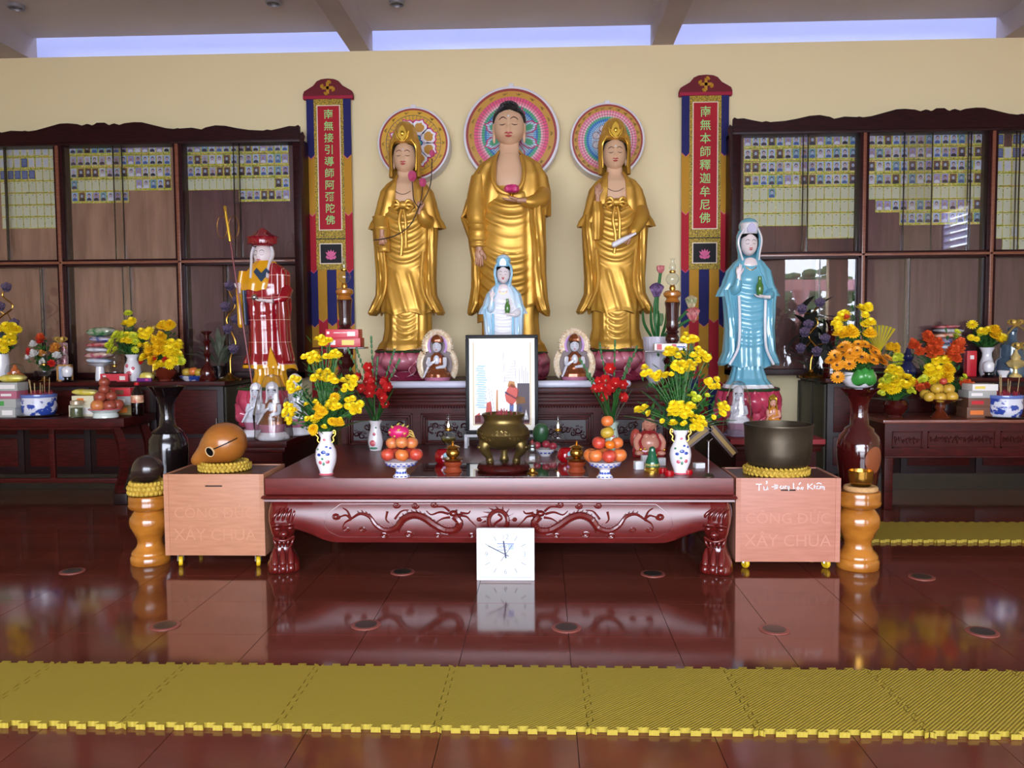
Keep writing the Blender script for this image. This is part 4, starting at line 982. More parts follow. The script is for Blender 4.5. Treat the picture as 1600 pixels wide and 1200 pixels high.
def gold_bodhi(label, cx, cy0, Yd, var):
    base = at(cx, cy0, Yd); S = Yd / F
    t = thing('gold_statue', label, 'statue', base, group='standing gold statues')
    sk = [(0, -47, 50, 38, 30), (7, -44, 47, 37, 30), (16, -37, 40, 33, 28), (32, -34, 37, 30, 26), (52, -34, 37, 28, 26), (72, -36, 38, 28, 26)]
    def skf(x, z, a):
        if sin(a) < 0: return cos(10 * a)
        u = bump_(abs(x - 2), -30, 15, 4)
        return 1.7 * drape(x, z, 10, .035, 2, 0) * u * bump_(z, 14, 60) + 1.8 * cos(9 * a) * (1 - u) + 2.4 * gauss(abs(x - 2) - 18, 2.2)
    m = SMB(S); robe(m, sk, 0, 74, 44, 112, .9, skf, hem=lambda a, x: 2.2 * max(0, cos(5 * a)) if sin(a) > 0 else 0); m.build('skirt', [gold], t)
    toes(t, S, (-19, 21), skin)
    rb = [(55, -40, 42, 33, 29), (62, -41, 43, 34, 29), (100, -38, 40, 30, 27), (135, -39, 41, 28, 26), (170, -42, 44, 28, 26), (195, -43, 45, 28, 27), (216, -41, 43, 25, 27), (226, -40, 42, 22, 26)]
    m = SMB(S); robe(m, rb, 55, 226, 130, 144, .9, gold_folds, hem=lambda a, x: (6 * abs(sin(3.0 * a + .5)) - 2)); m.build('robe', [gold], t)
    for s in (-1, 1):       # long hanging sleeves
        m = SMB(S)
        limb(m, [(s * 53, -2, 54, 3, 22), (s * 52, -3, 58, 7, 26), (s * 46, -4, 68, 9, 25), (s * 38, -4, 85, 9, 21), (s * 37, -4, 110, 9, 19), (s * 39, -4, 150, 9, 18), (s * 41, -3, 185, 9, 18), (s * 40, 0, 205, 8, 17)], 40, lambda a, z: 1.1 * cos(8 * a + .05 * z)); m.build('sleeve', [gold], t)
        m = SMB(S); m.tube(spline([(s * 30, -29, 150), (s * 27, -31, 110), (s * 31, -31, 85), (s * 42, -26, 62)], 6), [2.4] * 19, 8); m.build('sleeve_hem', [gold], t)
    m = SMB(S); robe(m, [(205, -32, 33, 25, 22), (238, -33, 34, 22, 24), (255, -26, 28, 18, 20), (262, -17, 18, 12, 16), (268, -12.5, 12.5, 8.5, 14), (284, -11.5, 11.5, 7, 14)], 205, 284, 24, 56, .95); m.build('chest', [skin], t)
    sh = [(188, -58, 62, 22, 26), (195, -55, 59, 23, 27), (206, -48, 52, 25, 28), (225, -43, 47, 26, 28), (244, -38, 42, 24, 26), (256, -29, 33, 20, 23), (264, -19, 21, 16, 19), (270, -15, 16, 14, 17)]
    m = SMB(S); shawl(m, sh, 188, 270, lambda z: interp([(188, 42), (200, 30), (214, 20), (222, 15), (262, 14), (270, 12)], z)[0], 3, 44, 110, .88, disp=lambda x, z, a: 1.9 * cos(11 * a + .03 * z) * bump_(z, 186, 258)); m.build('shawl', [gold], t)
    # knot and ribbons
    m = SMB(S); m.ell((1, -30, 221), (9, 5, 6), 16, 10)
    for s in (-1, 1):
        for kx, kz in ((12, 224), (14, 218), (11, 213)): m.tube(spline([(s * 3, -31, 219), (s * kx * .7, -33, kz + 3), (s * (kx + 2), -30, kz), (s * kx * .6, -31, kz - 5)], 4), 2.3, 7)
        m.tube(spline([(s * 2, -30, 214), (s * 5, -32, 195), (s * 3 + 2, -31, 170), (s * 4 + 1, -31, 150 + 6 * s)], 5), 2.4, 7)
    m.build('ribbon_knot', [gold], t)
    # necklace
    SMB(S).tube([(-12 + 24 * k / 12, -24.2 + .5 * abs(k - 6) ** 1 * .25, 243 - 5 * sin(pi * k / 12)) for k in range(13)], .45, 5).build('necklace', [linem], t)
    bodhi_head(t, S)
    if var == 'lotus':
        m = SMB(S); limb(m, [(-28, -33, 150, 9, 8), (-30, -33, 165, 10, 9), (-32, -28, 185, 12, 12), (-36, -18, 205, 12, 14)], 24, lambda a, z: .8 * cos(z * .8)); m.build('forearm_sleeve', [gold], t)
        hand(t, S, Vector((-30, -41, 168)), RZ(0) @ RY(pi), .95, (.5, .6, .6, .6), 1)
        m = SMB(S); m.tube(spline([(36, -18, 196), (33, -30, 200), (30, -36, 212)], 5), [12, 11, 11, 10, 10, 9, 9, 8, 7, 6, 5], 16); m.build('forearm_sleeve', [gold], t)
        hand(t, S, Vector((28, -40, 218)), RZ(.3) @ RX(.2), .85, (.9, .9, 1.0, 1.0), -1)
        sp = thing_sub('lotus_stems', t); 
        st = SMB(S); P0 = [(-42, -46, 166), (-10, -48, 172), (14, -47, 188), (27, -45, 214)]; st.tube(spline(P0, 6), .9, 6)
        for e in ([(27, -45, 214), (20, -44, 225), (18, -42, 242), (17, -40, 256)], [(27, -45, 214), (31, -44, 228), (33, -42, 246)], [(27, -45, 214), (38, -43, 232), (45, -40, 252), (47, -36, 288)]): st.tube(spline(e, 6), .8, 6)
        st.build('lotus_stem', [mat('dark_stem', '#3b2c22', .6)], t)
        for b in ((17, -41, 262, 6), (33, -42, 252, 5), (47, -36, 296, 4)): SMB(S).ell(b[:3], (b[3], b[3], b[3] * 1.25), 14, 9, fn=lambda v: v * (1 + .12 * cos(5 * atan2(v.y, v.x)))).build('lotus_bud', [mat('bud_pink', '#c94f7c', .4)], t)
    else:
        m = SMB(S); limb(m, [(-28, -30, 165, 6, 7), (-28, -34, 190, 8, 8), (-28, -35, 205, 8, 8), (-29, -34, 222, 6, 6)], 24, lambda a, z: .8 * cos(5 * a)); m.build('forearm_sleeve', [gold], t)
        hand(t, S, Vector((-28, -38, 235)), RZ(-.1), .95, (.15, .15, .5, .5), -1)
        m = SMB(S); m.tube(spline([(38, -8, 212), (39, -24, 198), (30, -33, 182), (22, -37, 172)], 5), [11] * 5 + [11, 10.5, 10, 9.5, 9.2, 9, 8.5, 8.2, 8, 7, 6], 20); m.build('forearm_sleeve', [gold], t)
        hand(t, S, Vector((15, -42, 165)), RZ(.2) @ RY(-2.2), .95, (.6, .7, .7, .7), 1)
        m = SMB(S); m.M = m.M @ Matrix.Translation((12, -47, 164)) @ Matrix.Rotation(-1.1, 4, 'Y').inverted() @ Matrix.Rotation(0, 4, 'X'); m.lathe([(2.2, -22), (4.2, -20), (4.2, -2), (3.2, 4), (2.0, 10), (1.8, 18), (0, 18.5)], 16); m.build('scroll', [porc], t)
    return t
def thing_sub(*a): return None
YS = 7.95
def buddha(cx, cy0):
    base = at(cx, cy0, YS); S = YS / F
    t = thing('gold_statue', 'tallest gold statue in the middle with black hair holding a pink lotus', 'statue', base, group='standing gold statues')
    sk = [(0, -54, 56, 38, 32), (8, -50, 52, 36, 32), (20, -44, 44, 33, 30), (50, -44, 42, 31, 28), (80, -46, 44, 31, 28)]
    def skf(x, z, a):
        if sin(a) < 0: return cos(10 * a)
        u = bump_(abs(x), -40, 18, 4); return 1.8 * drape(x, z, 12, .03) * u + 2 * cos(9 * a) * (1 - u)
    m = SMB(S); robe(m, sk, 0, 82, 40, 112, .9, skf); m.build('skirt', [gold], t)
    toes(t, S, (-22, 22), skin)
    def bf(x, z, a):
        if sin(a) < 0: return .9 * cos(9 * a)
        side = 1 / (1 + exp(-(x - 26) / 3))
        d = 2.6 * drape(x, z, 17, .011, 4) * bump_(z, 80, 240, 10) * (1 - side) * (1 - .7 * bump_(z, 148, 192, 5))
        d += 2.2 * cos(.36 * x) * side * bump_(z, 60, 250) + 1.2 * gauss(z - (148 + .01 * (x - 4) ** 2), 1.4) * (1 - side)
        return d
    rb = [(58, -52, 46, 32, 30), (66, -52, 48, 33, 30), (110, -50, 46, 33, 29), (160, -52, 50, 33, 28), (200, -50, 54, 32, 28), (232, -46, 54, 29, 28), (252, -42, 50, 25, 27)]
    m = SMB(S); robe(m, rb, 58, 252, 140, 150, .9, bf, hem=lambda a, x: .28 * x if sin(a) > -2 else 0); m.build('robe', [gold], t)
    m = SMB(S); robe(m, [(225, -34, 38, 26, 24), (265, -36, 38, 24, 25), (285, -28, 30, 20, 22), (296, -21, 21, 17, 18), (302, -17, 17, 13, 17), (318, -15, 15, 9, 16), (326, -15, 15, 8, 16)], 225, 326, 26, 56, .95); m.build('chest', [skin], t)
    sh = [(208, -62, 62, 26, 28), (222, -60, 62, 28, 30), (245, -60, 62, 29, 30), (268, -56, 58, 28, 29), (286, -46, 48, 25, 27), (296, -33, 35, 21, 23), (303, -22, 23, 18, 20), (308, -18, 18, 16, 18)]
    m = SMB(S); shawl(m, sh, 208, 308, lambda z: interp([(208, 40), (226, 30), (234, 17), (246, 21), (296, 21), (308, 17)], z)[0], 3, 50, 120, .88, disp=lambda x, z, a: 2.1 * cos(12 * a + .03 * z) * bump_(z, 206, 296)); m.build('outer_robe', [gold], t)
    SMB(S).tube(spline([(-20, -21, 297), (-24, -31, 275), (-22, -35, 254), (-9, -37, 240), (7, -37, 239), (20, -35, 252), (23, -31, 275), (19, -21, 297)], 6), [3.2] * 43, 8).build('collar', [gold], t)
    # hanging arm on the left of the picture
    m = SMB(S)
    limb(m, [(-47, -22, 160, 11, 10), (-47, -22, 168, 14, 12), (-48, -20, 190, 15, 14), (-50, -14, 215, 17, 17), (-50, -8, 240, 15, 18), (-46, -4, 270, 13, 18)], 36, lambda a, z: 1.2 * cos(z * .62) * bump_(z, 160, 200)); m.build('arm_sleeve', [gold], t)
    hand(t, S, Vector((-46, -25, 148)), RY(pi), 1.35, (.12, .12, .15, .2), 1)
    m = SMB(S); limb(m, [(-62, -4, 56, 2, 16), (-60, -5, 60, 6, 22), (-54, -5, 75, 10, 24), (-50, -4, 100, 10, 20), (-49, -3, 140, 10, 18), (-54, -2, 175, 10, 18), (-62, -2, 200, 11, 20), (-72, -2, 206, 3, 16), (-66, -2, 214, 6, 18), (-58, -2, 235, 8, 18)], 40, lambda a, z: 1.1 * cos(9 * a + .05 * z)); m.build('sleeve', [gold], t)
    # bent arm and cascading sleeve on the right
    m = SMB(S); m.tube(spline([(50, -6, 242), (48, -26, 230), (34, -39, 224), (20, -45, 226)], 6), [13, 13, 13.5, 13.5, 13.5, 13.5, 13, 12.5, 12, 11.5, 11, 10.5, 10, 9, 8, 7, 6.5, 6, 5], 22); m.build('forearm_sleeve', [gold], t)
    hand(t, S, Vector((8, -47, 226)), RY(-pi / 2) @ RX(0) @ RZ(pi / 2) , 1.25, (.1, .12, .15, .2), 1)
    m = SMB(S); limb(m, [(58, -8, 54, 2, 22), (52, -10, 62, 9, 27), (47, -12, 80, 11, 27), (44, -14, 120, 11, 25), (44, -18, 160, 11, 23), (42, -22, 195, 12, 20), (42, -24, 222, 11, 16)], 44, lambda a, z: 1.4 * cos(8 * a + .04 * z)); m.build('sleeve', [gold], t)
    m = SMB(S); m.lathe([(1.5, 0), (4, 1), (2.4, 4), (6, 7)], 14, (5, -47, 229.5)); m.build('lotus_stem', [goldb], t)
    m = SMB(S); m.lathe([(5, 0), (9.5, 3), (10.5, 8), (8, 12), (0, 13)], 24, (5, -47, 236), fn=lambda a, z: 1 + .1 * cos(8 * a)); m.build('lotus_flower', [mat('lotus_magenta', '#d1367a', .3)], t)
    # head
    cz = 344; h = head(t, S, cz, 23.5, 24.5, 29, skin, -2)
    for zz_, rr_ in ((310, 14.2), (304, 16.2)): SMB(S).tube([(rr_ * cos(pi + pi * k / 12), rr_ * sin(pi + pi * k / 12) * (.72 if zz_ > 306 else .8), zz_ - 2 * sin(pi * k / 12)) for k in range(13)], .55, 6).build('neck_crease', [skin2], t)  # neck rings, darker skin tone stands in for shade in the folds
    hr = SMB(S); hr.ell((0, 5, cz + 11), (26, 25, 25), 44, 26, fn=lambda v: Vector((v.x * (.95 if v.z < 5 and v.y < -8 else 1), max(v.y, -10) if v.z < 6.5 else v.y, v.z)))
    hr.ell((0, 5, cz + 28), (16, 15, 12.5), 24, 14)
    for k in range(260):          # hair curls
        a = random.uniform(0, 2 * pi); b = random.uniform(.32, 1.5); v = Vector((cos(a) * cos(b), sin(a) * cos(b), sin(b)))
        hr.ell(Vector((v.x * 24.6, 5 + v.y * 24, cz + 11 + v.z * 24.4)), 1.7, 6, 4)
    for k in range(110):
        a = random.uniform(0, 2 * pi); b = random.uniform(.0, 1.5); hr.ell((15.8 * cos(a) * cos(b), 5 + 14.8 * sin(a) * cos(b), cz + 28 + 12.5 * sin(b)), 1.6, 6, 4)
    hr.build('hair', [hairb], t, sharp=80)
    return t
buddha(798, 549)
gold_bodhi('gold statue on the left with crown holding pink lotus buds on thin stems', 637, 547, YS, 'lotus')
gold_bodhi('gold statue on the right with crown and raised hand holding a white scroll', 960, 545, YS, 'scroll')
for cx, cy0, lab in ((637, 547, 'pink lotus pedestal under the left gold statue'), (798, 549, 'pink lotus pedestal under the tallest gold statue'), (960, 545, 'pink lotus pedestal under the right gold statue')):
    b = at(cx, cy0, YS); lotus(lab, (b.x, YS, ZA + .001),   .43 if cx == 798 else .385, b.z - ZA - .002)
# ------------------------------------------------------------------ halo discs on the wall
def ringm(m, r0, r1, y, k, n=72):
    a = [[(r * cos(2 * pi * j / n), yy, r * sin(2 * pi * j / n)) for j in range(n)] for r, yy in ((r0, y), (r1, y), (r1, y + .004), (r0, y + .004))]
    m.loft(a + [a[0]], (False, False), k)
cols = {n: mat('halo_' + n, c, .4) for n, c in dict(rim='#e4e2ea', maroon='#9a2a22', ochre='#c8912a', yellow='#dba61e', pink='#e8507c', pale='#f3b7c2', rose='#f07f9c', green='#4fb98a', blue='#2b7fd0', sky='#8cc4f2', ice='#cfe4fa', magenta='#d81f78', white='#f0ecf4', line='#3a4652', brown='#b07a2a', letter='#5f5a30', red='#b5202e', navy='#2b4aa8').items()}
def halo(label, px, py, rpx, kind):
    Yh = 8.42; p = at(px, py, Yh); R = rpx * Yh / F
    t = thing('halo_disc', label, 'halo', p, group='painted halo discs on the wall')
    m = MB(); m.M = Matrix.Rotation(pi / 2, 4, 'X'); m.lathe([(R * .9, -.229), (R, -.22), (R, -.004), (R * .985, 0), (R * .94, 0)], 72, caps=(False, False)); m.build('rim', [cols['rim']], t)
    m = MB(); m.M = Matrix.Rotation(pi / 2, 4, 'X'); m.lathe([(R * .95, -.002), (R * .5, -.002), (0, -.002)], 72, caps=(False, False)); m.build('backing', [cols['ochre'] if kind == 'left' else cols['ice']], t)
    def band(nm, a, b, y=-.002): 
        q = MB(); ringm(q, R * a, R * b, y, 0); q.build('painted_band', [cols[nm]], t, smooth=False)
    band('maroon', .90, .95)
    def spokes(a, b, n, y=-.0065):
        q = MB()
        for i in range(n):
            th = 2 * pi * i / n; q.box((R * (a + b) / 2 * cos(th), y, R * (a + b) / 2 * sin(th)), (R * (b - a), .001, .0035), ry=-th)
        o = q.build('spoke_lines', [cols['line']], t, smooth=False); o['kind'] = 'stuff'
    def petals(n, r0, r1, w, kcs, ph=0, y=-.005):
        for sc_k, nm in kcs:
            q = MB()
            for i in range(n):
                th = 2 * pi * (i + ph) / n; rm = (r0 + r1) / 2; hl = (r1 - r0) / 2 * sc_k; ww = w * sc_k
                pts = [(-hl, 0), (-hl * .6, ww * .75), (hl * .1, ww), (hl * .45, ww * .85), (hl * .6, ww * .75), (hl * .72, ww * .3), (hl, 0), (hl * .72, -ww * .3), (hl * .6, -ww * .75), (hl * .45, -ww * .85), (hl * .1, -ww), (-hl * .6, -ww * .75)]
                q.prism([(R * ((rm + a) * cos(th) - b * sin(th)), R * ((rm + a) * sin(th) + b * cos(th))) for a, b in pts], y, y + .002)
            q.build('painted_petals', [cols[nm]], t, smooth=False)['kind'] = 'stuff'; y -= .0012
    def letters(r, n, nm='letter'):
        q = MB(); rr = random.Random(int(px))
        for i in range(n):
            th = 2 * pi * i / n + rr.uniform(-.03, .03)
            for k in range(3):
                c = Vector((R * r * cos(th + (k - 1) * .035), -.0066, R * r * sin(th + (k - 1) * .035))); q.tube([c + Vector((.012 * cos(a + k), 0, .010 * sin(a * 1.6))) for a in (0, 1, 2, 3, 4)], .0016, 4)
        q.build('script_marks', [cols[nm]], t)['kind'] = 'stuff'
    if kind == 'mid':
        for nm, a, b in (('ochre', .78, .90), ('pink', .70, .78), ('rose', .655, .70), ('pale', .615, .655), ('green', .555, .615), ('blue', .515, .555), ('sky', .46, .515)): band(nm, a, b)
        spokes(.08, .78, 72); petals(8, .16, .62, .13, ((1, 'magenta'), (.82, 'ice'), (.5, 'green')), .5); letters(.84, 18)
    elif kind == 'right':
        for nm, a, b in (('ochre', .79, .90), ('rose', .73, .79), ('pale', .69, .73), ('pink', .67, .69), ('pale', .62, .67), ('green', .565, .62), ('blue', .5, .565), ('sky', .42, .5), ('brown', .0, .22)): band(nm, a if a else .001, b)
        spokes(.28, .79, 60); petals(8, .2, .44, .1, ((1, 'maroon'), (.86, 'white')), .5); letters(.845, 26)
        q = MB(); q.b2((-.05, -.009, -.05), (-.02, -.004, .06)); q.b2((-.05, -.009, -.05), (.05, -.004, -.02)); q.build('centre_mark', [cols['red']], t, smooth=False)
    else:
        band('yellow', .0015, .90); spokes(.25, .76, 44); q = MB(); ringm(q, R * .755, R * .765, -.0065, 0); q.build('painted_ring', [cols['line']], t)
        petals(8, .2, .72, .25, ((1, 'magenta'), (.84, 'white'), (.55, 'ochre')), .5, -.0068); petals(8, .05, .32, .1, ((1, 'white'), (.8, 'navy'), (.5, 'green')), 0, -.012); letters(.835, 14)
    MB().b2((-.025, .0, R * .98), (.025, .1, R * 1.06)).build('hanger', [cols['rim']], t, bevel=.006)
halo('big round rainbow halo behind the head of the tallest gold statue', 799, 211, 74, 'mid')
halo('yellow round halo with pink petals behind the left gold statue', 646, 224, 56, 'left')
halo('round rainbow halo behind the right gold statue', 949, 219, 57, 'right')
# ================================================================== glazed statues at the sides
blue = mat('glaze_blue', '#6fb2c8', .18, coat=.5); bluel = mat('glaze_pale_blue', '#8fcbe6', .18, coat=.5)
rwhite = mat('glaze_white', '#e8e6ea', .18, coat=.5)
face_w = mat('glaze_face', '#eadcdc', .2, coat=.4); jade = mat('jade_bottle', '#4a7a34', .2, coat=.5)
darkline = mat('glaze_line', '#3a3438', .4)
def guanyin(name, label, base, S, cz, C, wide=1.0, hair=True):
    """C: cloak, inner robe, trim materials. z in pixels above the feet"""
    cloak, inner, trim = C
    t = thing(name, label, 'statue', base, group='standing robed statues')
    k = wide
    sk = [(0, -36 * k, 38 * k, 30, 24), (5, -33 * k, 34 * k, 28, 23), (14, -27 * k, 28 * k, 22, 20), (30, -23 * k, 23 * k, 19, 18), (44, -24 * k, 24 * k, 19, 18)]
    m = SMB(S); robe(m, sk, 0, 44, 26, 96, .9, lambda x, z, a: 1.2 * cos(13 * a), hem=lambda a, x: 2.5 * max(0, cos(4 * a)) if sin(a) > 0 else 0); m.build('skirt', [inner], t)
    m = SMB(S); robe(m, [(0, -37 * k, 39 * k, 31, 24), (4, -35 * k, 36 * k, 29.5, 23)], -.5, 5, 4, 80, .9, lambda x, z, a: 1.4 * cos(13 * a) + .5); m.build('skirt_hem', [trim], t)
    def gf(x, z, a):
        if sin(a) < 0: return cos(10 * a)
        return 1.5 * drape(x, z, 13, .014) * bump_(z, 60, 165) * bump_(abs(x), -40, 20, 5) + 1.2 * cos(.42 * x) * bump_(z, 30, 90)
    rb = [(30, -30 * k, 36 * k, 24, 21), (40, -29 * k, 32 * k, 24, 21), (60, -28 * k, 29 * k, 22, 21), (100, -30 * k, 30 * k, 22, 21), (140, -33 * k, 33 * k, 22, 21), (165, -31 * k, 31 * k, 20, 20), (182, -26 * k, 26 * k, 17, 18), (192, -14 * k, 14 * k, 13, 14)]
    m = SMB(S); robe(m, rb, 30, 192, 90, 120, .9, gf, hem=lambda a, x: 4 * abs(sin(3 * a))); m.build('robe', [inner], t)
    for s in (-1, 1):
        m = SMB(S); limb(m, [(s * 42 * k, -2, 34, 2, 16), (s * 38 * k, -4, 38, 8, 20), (s * 30 * k, -6, 56, 9, 19), (s * 28 * k, -6, 90, 9, 18), (s * 30 * k, -6, 125, 9, 17), (s * 33 * k, -4, 150, 8, 15)], 36, lambda a, z: 1.0 * cos(8 * a + .05 * z)); m.build('sleeve', [cloak], t)
        SMB(S).tube(spline([(s * 20 * k, -25, 140), (s * 19 * k, -27, 100), (s * 21 * k, -27, 62), (s * 33 * k, -24, 36)], 6), [2.2] * 19, 8).build('sleeve_trim', [trim], t)
    sh = [(140, -50 * k, 48 * k, 16, 19), (147, -47 * k, 44 * k, 19, 21), (160, -40 * k, 38 * k, 21, 22), (178, -34 * k, 34 * k, 19, 20), (190, -25 * k, 25 * k, 17, 18), (198, -17 * k, 17 * k, 15, 16)]
    m = SMB(S); shawl(m, sh, 140, 198, lambda z: interp([(140, 34 * k), (160, 22 * k), (180, 13 * k), (198, 9)], z)[0], 2.6, 34, 90, .9, disp=lambda x, z, a: .9 * cos(12 * a) * bump_(z, 138, 190)); m.build('cape', [cloak], t)
    m = SMB(S); m.ell((0, -9.5, 187), (12.5, 6.5, 12), 20, 12); m.build('collar', [face_w], t)
    SMB(S).tube([(-8 + 16 * i / 10, -17 + .12 * (i - 5) ** 2 * .3, 184 - 5 * sin(pi * i / 10)) for i in range(11)], .8, 5).build('necklace', [brass], t)
    h = head(t, S, cz, 12.6, 14, 18.5, face_w, 0, urna=False, ears=False, brow=darkline)
    SMB(S).ell((0, 3.5, cz + 4), (15.5, 14.8, 19), 40, 26, fn=lambda v: v if v.y > -6 or v.z > 5.5 else Vector((v.x, max(v.y, -6), v.z))).build('hair', [hairb], t)
    veil = [(cz - 28, -17, 17, 10, 16), (cz - 16, -16.5, 16.5, 8, 17), (cz, -19, 19, 8, 19), (cz + 12, -19, 19, 11, 19), (cz + 20, -16.5, 16.5, 14, 17)]
    m = SMB(S); shawl(m, veil, cz - 28, cz + 20, lambda z: interp([(cz - 28, 10.5), (cz - 14, 13), (cz, 16.5), (cz + 12, 15.5), (cz + 20, 12)], z)[0], 2.2, 24, 56, .95); m.build('veil', [cloak], t)
    for s in (-1, 1): SMB(S).tube(spline([(s * 10, -14, cz + 22), (s * 16.5, -9, cz + 10), (s * 17.5, -7, cz), (s * 14.5, -9, cz - 14), (s * 12, -14, cz - 26)], 5), 1.5, 7).build('veil_trim', [trim], t)
    m = SMB(S); m.ell((0, 3, cz + 27), (15, 15, 13), 30, 16); m.build('topknot_veil', [cloak], t)
    m = SMB(S); robe(m, [(cz + 13, -12, 12, 13, 10), (cz + 20, -13, 13, 14.5, 10), (cz + 30, -14, 14, 16, 10), (cz + 32, -12, 12, 14, 9)], cz + 15, cz + 32, 8, 40, .9, hem=None); m.build('crown_band', [trim], t)
    SMB(S).prism([(x * 6, cz + 16 + z * 15) for x, z in ((-1, 0), (-1.1, .45), (-.6, .8), (0, 1), (.6, .8), (1.1, .45), (1, 0))], -18.5, -15).build('crown_jewel', [mat('glaze_lilac', '#b9b6d4', .2, coat=.4)], t)
    # raised hand (left of the picture) and hand with bottle
    m = SMB(S); m.tube(spline([(-27 * k, -10, 148), (-24 * k, -22, 150), (-22 * k, -26, 158), (-22 * k, -27, 166)], 5), [8, 8, 8, 7.5, 7.5, 7, 7, 6.5, 6, 6, 5.5, 5, 5, 4.5, 4.5, 4], 16); m.build('forearm_sleeve', [cloak], t)
    hand(t, S, Vector((-21.5 * k, -29, 176)), RZ(-.2), .85, (.15, .12, .7, .8), -1, face_w)
    m = SMB(S); m.tube(spline([(30 * k, -8, 146), (26 * k, -22, 140), (18 * k, -29, 138)], 5), [8, 8, 8, 7.5, 7.5, 7, 6.5, 6, 5.5, 5, 4.5], 16); m.build('forearm_sleeve', [inner], t)
    hand(t, S, Vector((12 * k, -31, 138)), RY(-pi / 2) @ RZ(pi / 2), .85, (.2, .25, .3, .35), 1, face_w)
    m = SMB(S); m.lathe([(3.2, 0), (4.4, 2), (5.6, 9), (5.2, 15), (3, 20), (2.5, 27), (3, 28.5), (2.2, 28.5), (0, 27)], 20, (9 * k, -32, 140)); m.build('bottle', [jade], t)
    return t
YG = 7.5; SG = YG / F
b = at(1168, 605, YG)
guanyin('blue_robed_statue', 'glazed sky blue robed statue with white trim holding a green bottle', (b.x, YG, b.z), SG, 220, (blue, blue, rwhite))
lotus('deep pink lotus pedestal under the sky blue robed statue', (b.x, YG, ZS + .007), .34, b.z - ZS - .010, 9, (mat('lotus_deep_pink', '#c22a50', .22, coat=.5, noise=('#d9607e', 5, (1, 1, 1), 2)), mat('lotus_deep_pink_low', '#cf5570', .22, coat=.5)))
YG2 = 7.15; S2 = YG2 / F * .785; zb2 = ZA + .001
guanyin('white_robed_statue', 'small white robed statue edged in pale blue behind the framed picture', (at(787, 500, YG2).x, YG2, at(787, 603, YG2).z if at(787, 603, YG2).z > zb2 else zb2), S2, 190 + 28, (mat('glaze_white_blue', '#d6e2ee', .18, coat=.5, noise=('#9fd2ec', 9, (3, 1, .4), 2)), rwhite, bluel))
# ------------------------------------------------------------------ red robed monk
redg = mat('glaze_red', '#8e0f1c', .16, coat=.6)
def redlines():
    nt = redg.node_tree; b = nt.nodes['Principled BSDF']; tc = nt.nodes.new('ShaderNodeTexCoord'); br = nt.nodes.new('ShaderNodeTexBrick'); mp = nt.nodes.new('ShaderNodeMapping')
    se = nt.nodes.new('ShaderNodeSeparateXYZ'); co = nt.nodes.new('ShaderNodeCombineXYZ'); L = nt.links.new
    L(tc.outputs['Object'], se.inputs[0]); L(se.outputs[0], co.inputs[0]); L(se.outputs[2], co.inputs[1]); L(co.outputs[0], br.inputs[0])
    br.inputs['Scale'].default_value = 1; br.inputs['Brick Width'].default_value = .085; br.inputs['Row Height'].default_value = .2; br.inputs['Mortar Size'].default_value = .0022; br.offset = .0
    br.inputs['Color1'].default_value = srgb('#8e0f1c'); br.inputs['Color2'].default_value = srgb('#97121f'); br.inputs['Mortar'].default_value = srgb('#d9a8a0')
    L(br.outputs[0], b.inputs['Base Color'])
redlines()
yelg = mat('glaze_yellow', '#d99a12', .18, coat=.5); navyg = mat('glaze_navy', '#1d3550', .2, coat=.4); redh = mat('glaze_hat_red', '#8a1220', .16, coat=.6)
